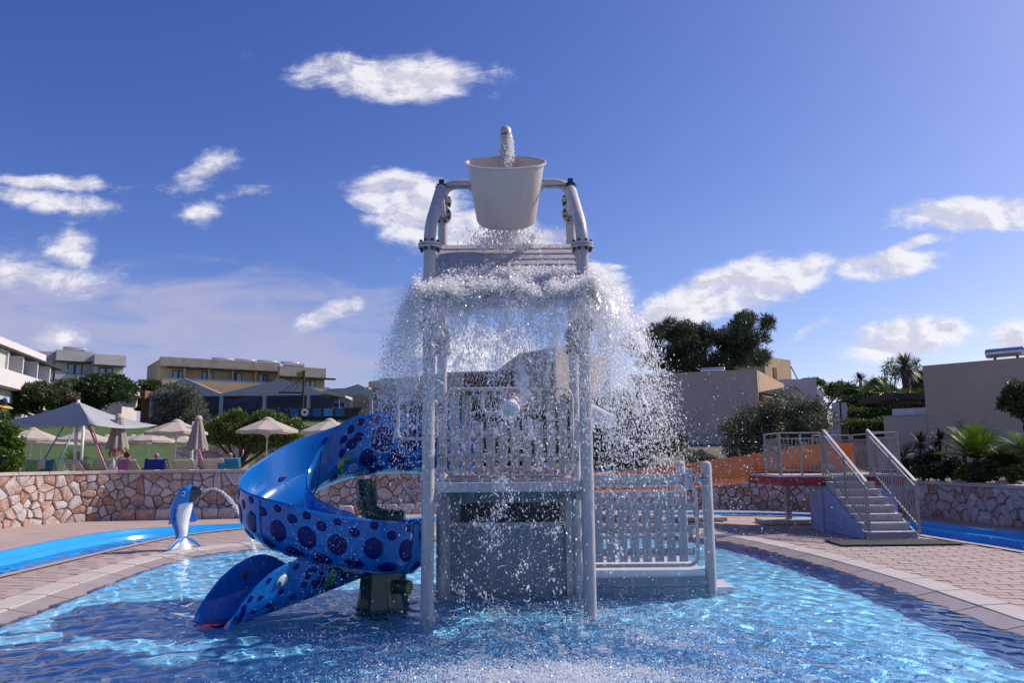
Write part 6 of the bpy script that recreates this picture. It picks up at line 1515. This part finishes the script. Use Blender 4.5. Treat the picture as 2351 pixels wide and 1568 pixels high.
def stander(p, yaw, label):
    t = thing('person', label, 'person', p); c, s = math.cos(yaw), math.sin(yaw)
    def q(x, y, z): return Vector((p[0] + x * c - y * s, p[1] + x * s + y * c, p[2] + z))
    J = {'pelvis': (q(0, 0, .92), (.15, .11)), 'waist': (q(0, 0, 1.06), (.125, .09)), 'chest': (q(0, 0, 1.26), (.145, .10)), 'neck0': (q(0, .01, 1.40), .06), 'neck': (q(0, .0, 1.46), .05), 'head0': (q(0, -.02, 1.54), .085), 'head': (q(0, -.02, 1.62), .09), 'crown': (q(0, 0, 1.69), .06),
         'shl': (q(-.17, .01, 1.36), .05), 'ell': (q(-.23, .02, 1.10), .038), 'wrl': (q(-.08, -.20, 1.00), .027), 'hdl': (q(-.04, -.25, .99), .03), 'shr': (q(.17, .01, 1.36), .05), 'elr': (q(.24, .02, 1.10), .038), 'wrr': (q(.07, -.20, 1.00), .027), 'hdr': (q(.03, -.25, .99), .03),
         'hpl': (q(-.09, 0, .84), .09), 'knl': (q(-.09, -.01, .48), .058), 'anl': (q(-.09, .02, .08), .036), 'tol': (q(-.10, -.13, .03), .03), 'hpr': (q(.09, 0, .84), .09), 'knr': (q(.09, -.01, .48), .058), 'anr': (q(.09, .02, .08), .036), 'tor': (q(.10, -.13, .03), .03)}
    E_ = [('pelvis', 'waist'), ('waist', 'chest'), ('chest', 'neck0'), ('neck0', 'neck'), ('neck', 'head0'), ('head0', 'head'), ('head', 'crown'), ('chest', 'shl'), ('shl', 'ell'), ('ell', 'wrl'), ('wrl', 'hdl'), ('chest', 'shr'), ('shr', 'elr'), ('elr', 'wrr'), ('wrr', 'hdr'), ('pelvis', 'hpl'), ('hpl', 'knl'), ('knl', 'anl'), ('anl', 'tol'), ('pelvis', 'hpr'), ('hpr', 'knr'), ('knr', 'anr'), ('anr', 'tor')]
    skin_body('body', J, E_, m_skin, t)
    MB().ball(q(0, .03, 1.64), (.105, .105, .12), 14, 10).ball(q(0, .08, 1.55), (.08, .05, .14), 12, 8).build('hair', m_hair, t, smooth=True)
    for x in (-.075, .075): MB().ball(q(x, -.085, 1.275), (.078, .055, .066), 14, 10).build('bikini_cup', m_red, t, smooth=True)
    MB().lathe([(.148, 1.22), (.152, 1.23), (.152, 1.25), (.148, 1.26)], 20, (p[0], p[1], p[2]), M=Matrix.Diagonal((1.02, .80, 1))).build('bikini_band', m_red, t, smooth=True)
    MB().lathe([(.165, .96), (.19, .88), (.20, .7), (.22, .45), (.215, .44), (.19, .7), (.16, .9)], 22, (p[0], p[1], p[2]), M=Matrix.Diagonal((1, .82, 1))).build('skirt', m_hair, t, smooth=True)
    hand = q(0, -.27, .98); bag = thing('carrier_bag', 'white plastic bag held in front by the standing person', 'bag', hand)
    vs, fs = [], []; m = 20
    for i, (r_, z) in enumerate([(.02, 0.02), (.05, -.08), (.12, -.2), (.16, -.33), (.15, -.42), (.05, -.45)]):
        for k in range(m): a = 2 * math.pi * k / m; rr_ = r_ * (1 + .14 * math.sin(a * 5 + i)); vs.append(hand + Vector((rr_ * math.cos(a), rr_ * .6 * math.sin(a), z)))
    fs = [(i * m + k, i * m + (k + 1) % m, (i + 1) * m + (k + 1) % m, (i + 1) * m + k) for i in range(5) for k in range(m)] + [tuple(5 * m + k for k in range(m))]
    MB().add(vs, fs).build('sack', M('bag_plastic', (.75, .75, .78), .4, .05, trans=.3), bag, smooth=True)
    for s_ in (-1, 1): MB().tube([hand + Vector((s_ * .02, 0, 0)), hand + Vector((s_ * .03, 0, .05)), hand + Vector((0, 0, .07))], .006, 6).build('strap', m_white, bag)
pp = at(266, 1060, 26.1); stander((pp.x, 26.1, height(pp.x, 26.1)), .15, 'standing person in red bikini top and dark skirt holding a white bag')
def recliner(u, Y, label, yaw, hair):
    p = at(u, 1070, Y); z0 = height(p.x, Y); t = thing('person', label, 'person', (p.x, Y, z0)); c, s = math.cos(yaw), math.sin(yaw)
    def q(x, y, z): return Vector((p.x + x * c - y * s, Y + x * s + y * c, z0 + z))
    J = {'pelvis': (q(0, .05, .46), (.14, .10)), 'chest': (q(0, -.24, .76), (.14, .10)), 'neck': (q(0, -.38, .95), .05), 'head': (q(0, -.42, 1.06), .088), 'crown': (q(0, -.44, 1.13), .06), 'shl': (q(-.17, -.27, .85), .048), 'ell': (q(-.24, -.05, .62), .036), 'hdl': (q(-.2, .2, .52), .028), 'shr': (q(.17, -.27, .85), .048), 'elr': (q(.24, -.05, .62), .036), 'hdr': (q(.2, .2, .52), .028),
         'hpl': (q(-.09, .15, .45), .085), 'knl': (q(-.1, .52, .60), .056), 'anl': (q(-.1, .9, .42), .036), 'hpr': (q(.09, .15, .45), .085), 'knr': (q(.1, .55, .50), .056), 'anr': (q(.1, .95, .42), .036)}
    skin_body('body', J, [('pelvis', 'chest'), ('chest', 'neck'), ('neck', 'head'), ('head', 'crown'), ('chest', 'shl'), ('shl', 'ell'), ('ell', 'hdl'), ('chest', 'shr'), ('shr', 'elr'), ('elr', 'hdr'), ('pelvis', 'hpl'), ('hpl', 'knl'), ('knl', 'anl'), ('pelvis', 'hpr'), ('hpr', 'knr'), ('knr', 'anr')], m_skin, t)
    if hair: MB().ball(q(0, -.47, 1.09), (.098, .075, .095), 14, 10).build('hair', m_hair, t, smooth=True)
    MB().ball(q(0, .06, .47), (.17, .14, .11), 14, 10).build('shorts', towel['turquoise'], t, smooth=True)
recliner(372, 24.95, 'person lying on the royal blue towel, only the bare head showing', 0, False); recliner(305, 24.85, 'dark haired person lying beside the pink towel', .05, True); recliner(532, 25.45, 'person lying on the turquoise towel under the clipped tree', .2, False)

# ---------------------------------------------------------------- painted playground figure cut by the left edge
fp = at(2, 950, 23.6); fg = thing('painted_figure', 'glossy playground figure with yellow brim and red snout at the left edge', 'figure', (fp.x, 23.6, .75))
m_yg = M('yellow_gloss', (.55, .40, .02), .25, .1, coat=.4); m_bg = M('black_gloss', (.015, .015, .02), .2, .1, coat=.4); m_blg = M('blue_gloss', (.03, .15, .5), .25, .1, coat=.4)
MB().tube([(fp.x - .15, 23.6, .7), (fp.x - .15, 23.6, fp.z - .2)], [.2, .16], 14).build('stand', m_white, fg, smooth=True)
MB().ball((fp.x - .10, 23.6, fp.z + .05), (.26, .24, .26), 18, 12).build('head', m_white, fg, smooth=True)
MB().ball((fp.x - .0, 23.42, fp.z + .14), (.11, .07, .13), 14, 10).build('eye_patch', m_bg, fg, smooth=True)
MB().lathe([(.36, .0), (.38, .03), (.30, .06), (.22, .07)], 22, (fp.x - .08, 23.6, fp.z + .22), M=Matrix.Rotation(R(14), 3, 'Y')).build('brim', m_yg, fg, smooth=True)
MB().ball((fp.x + .10, 23.5, fp.z + .33), (.13, .12, .11), 14, 10).build('hat', m_bg, fg, smooth=True); MB().ball((fp.x + .19, 23.45, fp.z + .42), .065, 12, 8).build('hat_ball', m_blg, fg, smooth=True)
MB().tube([(fp.x - .02, 23.42, fp.z - .05), (fp.x + .12, 23.36, fp.z - .14), (fp.x + .26, 23.3, fp.z - .23)], [.10, .12, .095], 14).ball((fp.x + .27, 23.3, fp.z - .235), .095, 12, 8).build('snout', m_red, fg, smooth=True)
# ---------------------------------------------------------------- falling water
def water_white():
    m = bpy.data.materials.new('white_water'); m.use_nodes = True; nt = m.node_tree; nt.nodes.clear(); N, L = nt.nodes.new, nt.links.new
    d, t, g, o = N('ShaderNodeBsdfDiffuse'), N('ShaderNodeBsdfTranslucent'), N('ShaderNodeBsdfGlossy'), N('ShaderNodeOutputMaterial')
    for s in (d, t): s.inputs[0].default_value = (.975, .98, .99, 1)
    g.inputs[0].default_value = (1, 1, 1, 1); g.inputs['Roughness'].default_value = .28
    a, b = N('ShaderNodeMixShader'), N('ShaderNodeMixShader'); a.inputs[0].default_value = .72; L(d.outputs[0], a.inputs[1]); L(t.outputs[0], a.inputs[2])
    b.inputs[0].default_value = .12; L(a.outputs[0], b.inputs[1]); L(g.outputs[0], b.inputs[2])
    tr = N('ShaderNodeBsdfTransparent'); c = N('ShaderNodeMixShader'); c.inputs[0].default_value = .40; L(b.outputs[0], c.inputs[1]); L(tr.outputs[0], c.inputs[2])
    L(c.outputs[0], o.inputs[0]); return m
m_splash = water_white()
RS = np.random.RandomState(12)
OCT_V = np.array([(1, 0, 0), (-1, 0, 0), (0, 1, 0), (0, -1, 0), (0, 0, 1), (0, 0, -1)], float)
OCT_F = np.array([(0, 2, 4), (2, 1, 4), (1, 3, 4), (3, 0, 4), (2, 0, 5), (1, 2, 5), (3, 1, 5), (0, 3, 5)])
TET_V = np.array([(1, 1, 1), (-1, -1, 1), (-1, 1, -1), (1, -1, -1)], float) * .75
TET_F = np.array([(0, 1, 2), (0, 3, 1), (0, 2, 3), (1, 3, 2)])
def drops(P, r, vel=None, stretch=0.0, tet=False):
    n = len(P); BV, BF = (TET_V, TET_F) if tet else (OCT_V, OCT_F); k = len(BV)
    q = RS.normal(size=(n, 4)); q /= np.linalg.norm(q, axis=1)[:, None]; w, x, y, z = q.T
    Rm = np.stack([1 - 2 * (y * y + z * z), 2 * (x * y - z * w), 2 * (x * z + y * w), 2 * (x * y + z * w), 1 - 2 * (x * x + z * z), 2 * (y * z - x * w), 2 * (x * z - y * w), 2 * (y * z + x * w), 1 - 2 * (x * x + y * y)], -1).reshape(n, 3, 3)
    V = BV[None] * (.6 + .8 * RS.rand(n, k, 1)); V = np.einsum('nij,nkj->nki', Rm, V) * np.asarray(r).reshape(-1, 1, 1)
    if vel is not None and stretch:
        d = vel / (np.linalg.norm(vel, axis=1)[:, None] + 1e-6); V += d[:, None, :] * (np.einsum('nki,ni->nk', V, d) * stretch)[..., None]
    V = V + P[:, None, :]
    return V.reshape(-1, 3), (BF[None] + (np.arange(n) * k)[:, None, None]).reshape(-1, 3)
class Spray:
    def __init__(s): s.V, s.F, s.n = [], [], 0
    def add(s, V, F): s.V.append(V); s.F.append(F + s.n); s.n += len(V); return s
    def build(s, name, label, cat='water'): return tag(np_mesh(name, np.concatenate(s.V), np.concatenate(s.F), m_splash), label, cat, kind='stuff')
def U(a, b, n): return RS.uniform(a, b, n)
def ballistic(p, v, t): return p + v * t[:, None] + np.array([0, 0, -4.905]) * (t ** 2)[:, None], v + np.array([0, 0, -9.81]) * t[:, None]
def jets(nj, per, x0, v_fn, tmin, tmax, jit, tpow=1.0):
    """strands: nj emitters, each with its own velocity, sampled along time"""
    p0, v0 = v_fn(nj); k = np.repeat(np.arange(nj), per); n = len(k)
    tc = U(0, 1, nj) ** tpow; tl = U(.03, .14, nj)
    t = tmin + (tmax - tmin) * np.clip(tc[k] + tl[k] * RS.normal(size=n), 0, 1.1)
    P, v = ballistic(p0[k] + RS.normal(size=(n, 3)) * jit * .5, v0[k] + RS.normal(size=(n, 3)) * .10, t)
    return P + RS.normal(size=(n, 3)) * jit * (.4 + t[:, None]), v
sp = Spray()
def vnoise(x, y, seed):
    x0, y0 = np.floor(x).astype(int), np.floor(y).astype(int); fx, fy = x - x0, y - y0; fx, fy = fx * fx * (3 - 2 * fx), fy * fy * (3 - 2 * fy)
    def h(i, j): q = np.sin(i * 127.1 + j * 311.7 + seed * 74.7) * 43758.5453; return q - np.floor(q)
    return (h(x0, y0) * (1 - fx) + h(x0 + 1, y0) * fx) * (1 - fy) + (h(x0, y0 + 1) * (1 - fx) + h(x0 + 1, y0 + 1) * fx) * fy
def fbm(x, y, seed, o=4): return sum(vnoise(x * 2.0 ** k, y * 2.0 ** k, seed + k) * .5 ** (k + 1) for k in range(o)) / (1 - .5 ** o)
def lacy(A, T, pos, thr, seed, sx, st):
    """torn water sheet: a parameter grid with noise-cut holes"""
    a, t = np.meshgrid(A, T); q = fbm(a * sx + .8 * fbm(a * sx, t * st, seed + 9, 2), t * st, seed); rdg = 1 - np.abs(2 * fbm(a * sx * 1.3, t * st * 1.3, seed + 20) - 1)
    V = pos(a, t); na, nt2 = len(A), len(T); nrm = fbm(a * sx * 2, t * st * 2.4, seed + 5) - .5
    V = V + nrm[..., None] * np.array([.05, .10, .05]) * (.3 + t[..., None] / T.max())
    keep = (np.maximum(q, rdg * .74) > thr(a, t))
    idx = np.arange(na * nt2).reshape(nt2, na); F = np.stack([idx[:-1, :-1], idx[:-1, 1:], idx[1:, 1:], idx[1:, :-1]], -1)
    k = keep[:-1, :-1] & keep[1:, 1:] & keep[1:, :-1] & keep[:-1, 1:]; F = F[k]
    u_ = np.unique(F); mp = np.full(na * nt2, -1); mp[u_] = np.arange(len(u_)); return V.reshape(-1, 3)[u_], mp[F]
sheets = []
G_ = -4.905
for k, (vy, vz, spread, seed) in enumerate(((-.55, .1, .40, 1), (-1.1, .35, .55, 2), (-.25, -.2, .30, 3), (-.8, .0, .5, 4))):
    sheets.append(lacy(np.arange(-1.0, .94, .009), np.arange(0, .56, .0045), lambda a, t: np.stack([a + (a * spread + .12 * np.sin(a * 5 + k)) * t, 7.98 + vy * t, 3.30 + vz * t + G_ * t * t], -1), lambda a, t: .46 + .27 * np.clip(t / .5, 0, 1) ** .6 + (.05 if k else 0), seed, 9.0, 9.0))
for sd, x0, sp0, seed in ((1, .86, 1.0, 11), (1, .88, 1.3, 12), (1, .84, .65, 13), (-1, -.98, .5, 14), (-1, -.96, .8, 15)):
    sheets.append(lacy(np.arange(R(-95), R(28), .012), np.arange(0, .58, .0055), lambda a, t: np.stack([x0 + sd * sp0 * np.cos(a) * t * (1 + .25 * np.sin(a * 7)), 8.05 + sp0 * np.sin(a) * t + .25 * (a + 1), 3.34 + (.35 if sd > 0 else .15) * t * (1 + .4 * np.sin(a * 5)) + G_ * t * t], -1), lambda a, t: .53 + .26 * np.clip(t / .5, 0, 1) ** .7, seed, 5.0, 8.0))
o_ = 0; SV, SF = [], []
for V, F in sheets: SV.append(V); SF.append(F + o_); o_ += len(V)
tag(np_mesh('water_sheet', np.concatenate(SV), np.concatenate(SF), m_splash, k=4, smooth=True), 'torn sheets of water falling from the roof edge of the tower', 'water', kind='stuff')
# foam sliding over the roof slats
n = 15000
f_ = np.clip(1 - np.abs(RS.normal(size=n)) * .21, .35, 1.02); xs_ = U(-.88, .80, n)
keep = RS.rand(n) < .25 + .75 * (f_ > .62) * (.4 + .6 * np.sin(xs_ * 9 + f_ * 14) ** 2) + .3 * (f_ > .85)
f_, xs_ = f_[keep], xs_[keep]; row = np.round(f_ * 9) / 9; f_ = f_ * .35 + row * .65 + RS.normal(size=len(f_)) * .012
P = np.stack([xs_, 9.30 - 1.28 * f_ - np.abs(RS.normal(size=len(f_))) * .03, 4.235 - .92 * f_ + np.abs(RS.normal(size=len(f_))) * .045 * (.3 + f_)], 1)
sp.add(*drops(P, U(.004, .014, len(P)) * (.5 + .6 * f_)))
# thick lip where the water leaves the roof
n = 15000; xs_ = U(-1.0, .92, n); hh = .035 * (np.sin(xs_ * 17) + np.sin(xs_ * 31 + 1) * .7 + np.sin(xs_ * 7 + 2)) 
P = np.stack([xs_ + RS.normal(size=n) * .02, 8.0 - np.abs(RS.normal(size=n)) * .10, 3.29 + hh + RS.normal(size=n) * .048 + np.abs(RS.normal(size=n)) * .03], 1); sp.add(*drops(P, U(.003, .013, n)))
# curtain
def front(nj):
    x = U(-.98, .92, nj); p = np.stack([x, np.full(nj, 7.97), 3.28 + U(-.05, .04, nj)], 1)
    v = np.stack([x * .40 + RS.normal(size=nj) * .22 + .03, -U(.2, 1.5, nj), U(-.5, .5, nj)], 1); return p, v
P, v = jets(900, 40, 0, front, .0, .52, .013, 1.35); sp.add(*drops(P, .0018 + .0042 * RS.rand(len(P)) ** 2, v, 2.2))
P, v = jets(150, 22, 0, front, .30, .68, .012, 1.0); sp.add(*drops(P, .002 + .007 * RS.rand(len(P)) ** 3, v, 1.6))
n = 30000; p0, v0 = front(n); t = .60 * RS.rand(n) ** 1.15; P, v = ballistic(p0, v0, t)
nz = np.sin(P[:, 0] * 8 + P[:, 2] * 3) + np.sin(P[:, 0] * 17 - P[:, 2] * 7 + 2) * .7 + np.sin(P[:, 2] * 11 + P[:, 0] * 4 + 4) * .6
k = nz + RS.normal(size=n) * .5 > .1; sp.add(*drops(P[k], .0016 + .0034 * RS.rand(k.sum()) ** 2, v[k], .4, tet=True))
# sideways sheets: a soft one on the left, a strong sunlit one on the right
def left(nj):
    y = U(7.95, 8.5, nj); p = np.stack([np.full(nj, -.98), y, 3.28 + (y - 8) * .6], 1); v = np.stack([-U(.05, .85, nj), -U(-.1, .9, nj), U(-.4, .7, nj)], 1); return p, v
P, v = jets(260, 34, 0, left, .0, .55, .016, .9); sp.add(*drops(P, .002 + .005 * RS.rand(len(P)) ** 2, v, 1.0))
n = 16000; p0, v0 = left(n); t = .56 * RS.rand(n) ** .8; P, v = ballistic(p0, v0, t); sp.add(*drops(P, .0016 + .0032 * RS.rand(n) ** 2, v, .3, tet=True))
def right(nj):
    y = U(7.9, 8.6, nj); p = np.stack([np.full(nj, .86), y, 3.32 + (y - 8) * .6], 1); v = np.stack([U(.05, 1.45, nj), -U(-.2, 1.0, nj), U(-.5, .75, nj)], 1); return p, v
P, v = jets(440, 44, 0, right, .0, .60, .016, .9); sp.add(*drops(P, .0018 + .0046 * RS.rand(len(P)) ** 2, v, 2.4))
n = 13000; p0, v0 = right(n); t = .62 * RS.rand(n) ** .9; P, v = ballistic(p0, v0, t); sp.add(*drops(P, .0016 + .0034 * RS.rand(n) ** 2, v, .4, tet=True))
# a few droplets thrown high and wide
n = 900; p0 = np.stack([U(-1, .9, n), U(7.9, 8.6, n), U(3.2, 3.6, n)], 1); v0 = np.stack([RS.normal(size=n) * 1.4, -U(0, 1.5, n), U(0, 3.4, n)], 1); P, v = ballistic(p0, v0, U(0, .6, n)); sp.add(*drops(P, .0015 + .004 * RS.rand(n) ** 2, v, .3))
sp.build('splash', 'white curtain of water bursting off the slatted roof of the tower')
# scattered drops lower down
sp = Spray()
n = 4200; z = 2.3 * RS.rand(n) ** .85; P = np.stack([RS.normal(size=n) * .55 - .05, U(7.0, 9.4, n), z], 1); sp.add(*drops(P, .0018 + .007 * RS.rand(n) ** 3, np.tile([0, 0, -3.], (n, 1)), .5))
n = 5200; P = np.stack([.9 + np.abs(RS.normal(size=n)) * .9, U(7.4, 10.5, n), 1.25 + RS.normal(size=n) * .62], 1); P = P[P[:, 2] > .03]; sp.add(*drops(P, .0018 + .006 * RS.rand(len(P)) ** 3))
n = 7000; P = np.stack([1.2 + np.abs(RS.normal(size=n)) * 1.6, U(7.5, 12.5, n), np.abs(1.0 + RS.normal(size=n) * .75)], 1); sp.add(*drops(P, .0014 + .0026 * RS.rand(n) ** 2, tet=True))
n = 1500; P = np.stack([-1.5 - np.abs(RS.normal(size=n)) * .5, U(7.6, 8.6, n), np.abs(.5 + RS.normal(size=n) * .6)], 1); sp.add(*drops(P, .0016 + .0035 * RS.rand(n) ** 2, tet=True))
for k in range(34):
    c_ = np.array([RS.normal() * .42 - .08, RS.uniform(7.1, 7.9), RS.uniform(.25, 2.3)]); n = int(RS.uniform(25, 90)); st_ = RS.uniform(.04, .16)
    P = c_ + RS.normal(size=(n, 3)) * [.035, .035, st_]; P[:, 0] += .05 * np.sin(P[:, 2] * 22 + k); P = P[P[:, 2] > .03]; sp.add(*drops(P, .0025 + .009 * RS.rand(len(P)) ** 2.5, np.tile([0.2, 0, -1.], (len(P), 1)), .8))
for k in range(22):
    c_ = np.array([RS.uniform(.95, 1.55), RS.uniform(7.4, 8.2), RS.uniform(1.4, 2.6)]); n = int(RS.uniform(20, 70)); P = c_ + RS.normal(size=(n, 3)) * [.06, .04, .09]; sp.add(*drops(P, .002 + .008 * RS.rand(n) ** 2.5, np.tile([0.6, 0, -1.], (n, 1)), .8))
# drips off the slide mouth and its upper rim
for (x, y, z0, z1) in [(-1.15, 9.85, 1.42, .9), (-1.3, 9.86, 1.42, 1.0), (-1.02, 9.85, 1.42, .8)]:
    n = 140; t = RS.rand(n); P = np.stack([x + RS.normal(size=n) * .03 + .03 * np.sin(t * 14), y + RS.normal(size=n) * .03, z0 + (z1 - z0) * t], 1); sp.add(*drops(P, .002 + .004 * RS.rand(n) ** 2, np.tile([0, 0, -3.], (n, 1)), 2.5))
sp.build('spray', 'loose drops and fine mist drifting right of and below the tower')
# ligaments: torn threads of water
lig = MB(); rq = random.Random(8)
for k in range(200):
    if k < 150: x, y, z = rq.uniform(-.9, .9), rq.uniform(7.1, 7.9), rq.uniform(1.2, 2.75)
    elif k < 185: x, y, z = rq.uniform(.8, 1.5), rq.uniform(7.5, 8.3), rq.uniform(1.6, 3.1)
    else: x, y, z = rq.gauss(-.15, .28), rq.uniform(7.2, 7.9), rq.uniform(.1, 1.3)
    p = Vector((x, y, z)); d = Vector((rq.gauss(x * .25, .35), rq.gauss(0, .3), rq.gauss(0, 1))).normalized(); pts, rs_ = [], []; m = rq.randint(3, 6)
    for i in range(m):
        pts.append(p.copy()); rs_.append(rq.uniform(.0015, .006) * (1.8 if rq.random() < .2 else 1)); d = (d + Vector((rq.gauss(0, .45), rq.gauss(0, .45), rq.gauss(0, .45)))).normalized(); p = p + d * rq.uniform(.012, .03)
    rs_[0] = rs_[-1] = .001; lig.tube(pts, rs_, 5)
tag(lig.build('water_threads', m_splash, smooth=True, world=True), 'torn threads of water falling through the splash', 'water', kind='stuff')
# water from the filler pipe, and what still runs out under the bucket
jt = Spray(); n = 1500; t = RS.rand(n); a = U(0, 6.28, n); r_ = .075 * np.sqrt(RS.rand(n)) * (1 + .55 * t)
jx, jy = TX + .005, 9.0
P = np.stack([jx + r_ * np.cos(a) * 1.15, jy + r_ * np.sin(a), PIPE_Z - t * .55], 1); jt.add(*drops(P, .003 + .006 * RS.rand(n) ** 2, np.tile([0, 0, -1.], (n, 1)), 1.6))
jt.build('filler_jet', 'stream of water pouring from the pipe into the grey bucket')
lj = MB()
for k in range(46):
    a = rq.uniform(0, 6.28); r0 = .05 * math.sqrt(rq.random()); pts = []
    for i in range(9): t_ = i / 8; pts.append((jx + r0 * math.cos(a) * (1 + .5 * t_) + rq.gauss(0, .006), jy + r0 * math.sin(a) + rq.gauss(0, .006), PIPE_Z - .55 * t_))
    lj.tube(pts, [rq.uniform(.004, .013) for _ in pts], 6)
tag(lj.build('jet_strands', m_splash, smooth=True, world=True), 'twisted strands inside the stream above the grey bucket', 'water', kind='stuff')
bj = Spray(); n = 2600; x = RS.normal(size=n) * .17; t = RS.rand(n) ** .8; P = np.stack([TX + x * (1 + .5 * t), 9.02 + RS.normal(size=n) * .05 - .05 * t, 4.36 - .30 * t + .03 * np.sin(x * 40)], 1); bj.add(*drops(P, .003 + .006 * RS.rand(n) ** 2, np.tile([0, 0, -2.], (n, 1)), 2.0))
bj.build('bucket_runoff', 'last water running from under the bucket onto the roof')
# dolphin's arc
dj = Spray(); h0 = np.array(hc + F_D * .40 + Vector((0, 0, 1.03))); vd = np.array([1.9, -.5, .8])
n = 2400; t = .58 * RS.rand(n); P, v = ballistic(np.tile(h0, (n, 1)), np.tile(vd, (n, 1)), t); P += RS.normal(size=(n, 3)) * (.004 + .028 * t[:, None]); dj.add(*drops(P, .004 + .007 * RS.rand(n) ** 2, v, 1.2))
n = 160; P = np.stack([P[:, 0].max() + RS.normal(size=n) * .12, P[:, 1].min() + RS.normal(size=n) * .12, np.abs(RS.normal(size=n)) * .05], 1); dj.add(*drops(P, .004 + .008 * RS.rand(n)))
dj.build('dolphin_jet', 'thin arc of water spouting from the beak of the dolphin')
dl = MB()
for k in range(3):
    ts_ = np.linspace(0, .57, 16); P, v = ballistic(np.tile(h0, (16, 1)), np.tile(vd, (16, 1)), ts_); P += np.array([0, 0, .006]) * math.sin(k * 2.1) + np.random.RandomState(k).normal(size=P.shape) * .006; dl.tube([tuple(p) for p in P], [.012] * 6 + [.010] * 6 + [.006] * 4, 6)
tag(dl.build('jet_core', m_splash, smooth=True, world=True), 'clear core of the dolphin water arc', 'water', kind='stuff')
# foam rafts on the pool
def foam(A, B, thr, seed, sc): return lacy(A, B, lambda a, t: np.stack([a, t, .016 + waves(a, t, 4, slope=.0102, choppy=1 + 1.9 * np.exp(-(((a - .2) / 2.6) ** 2 + ((t - 8.0) / 2.2) ** 2)))], -1), thr, seed, sc, sc * 1.2)
def flat(VF): V, F = VF; V[:, 2] = np.clip(V[:, 2], .008, .06); return V, F
fs_ = [flat(foam(np.arange(-2.4, 3.6, .016), np.arange(5.5, 9.6, .02), lambda a, t: .67 + .10 * np.minimum(1.6, ((a - .7) / 2.0) ** 2 + ((t - 6.6) / 1.5) ** 2) - .05 * np.exp(-((a - .1) / .9) ** 2 - ((t - 5.85) / .35) ** 2), 31, 4.0))]
tag(np_mesh('foam', fs_[0][0], fs_[0][1], m_splash, k=4, smooth=True), 'thin white foam rafts floating in front of the tower', 'water', kind='stuff')
# bubbles driven under the surface
n = 46000; P = np.stack([.6 + RS.normal(size=n) * 1.45, 6.9 + RS.normal(size=n) * 1.1, -.025 - .13 * RS.rand(n) ** 1.7], 1); bb_ = drops(P, .004 + .010 * RS.rand(n) ** 2, tet=True)
bo = tag(np_mesh('bubbles', bb_[0], bb_[1], M('bubble_cloud', (.36, .70, .94), .5, .08, 3, trans=.4)), 'cloud of fine bubbles under the surface in front of the tower', 'water', kind='stuff'); bo.cycles.is_caustics_receiver = True  # blue tint of light passing through the water is put into the bubble colour
# where it hits the pool
ps = Spray()
for k in range(250):
    if k < 110: x, y = RS.normal() * .8 + .25, RS.uniform(5.6, 6.35)
    elif k < 205: x, y = RS.normal() * .8 + 1.5, RS.uniform(6.6, 9.0)
    elif k < 228: x, y = -1.05 + RS.normal() * .25, RS.uniform(6.7, 7.3)
    else: x, y = RS.normal() * .7, RS.uniform(7.3, 8.6)
    n = int(RS.uniform(30, 110)); v0 = np.stack([RS.normal(size=n) * .45, RS.normal(size=n) * .45, U(.2, 1.9, n) * RS.uniform(.4, 1.0)], 1); p0 = np.tile([x, y, .0], (n, 1)) + RS.normal(size=(n, 3)) * [.05, .05, 0]
    P, v = ballistic(p0, v0, RS.rand(n) * .32); k2 = P[:, 2] > .0; ps.add(*drops(P[k2], .0016 + .0042 * RS.rand(k2.sum()) ** 2, v[k2], .4))
n = 17000; P = np.stack([.22 + RS.normal(size=n) * .62, U(5.55, 6.25, n), np.abs(RS.normal(size=n)) * .055], 1); ps.add(*drops(P, .002 + .005 * RS.rand(n) ** 2))
n = 9000; P = np.stack([.6 + RS.normal(size=n) * 1.35, 7.3 + RS.normal(size=n) * 1.1, np.abs(RS.normal(size=n)) * .012 + .012], 1); nz = np.sin(P[:, 0] * 4 + P[:, 1] * 2) + np.sin(P[:, 1] * 6 - P[:, 0] * 3) * .8 + np.sin(P[:, 0] * 11 + P[:, 1] * 7) * .5; P = P[nz > .1]; ps.add(*drops(P, .002 + .005 * RS.rand(len(P)) ** 2, tet=True))
n = 1600; P = np.stack([-5 + 9.5 * RS.rand(n), U(6, 12, n), np.full(n, .018)], 1); P = P[np.abs(P[:, 0]) < 4.4]; ps.add(*drops(P, .0015 + .002 * RS.rand(len(P)), tet=True))
ps.build('pool_splash', 'bright foam and rebounding drops on the pool in front of the tower')
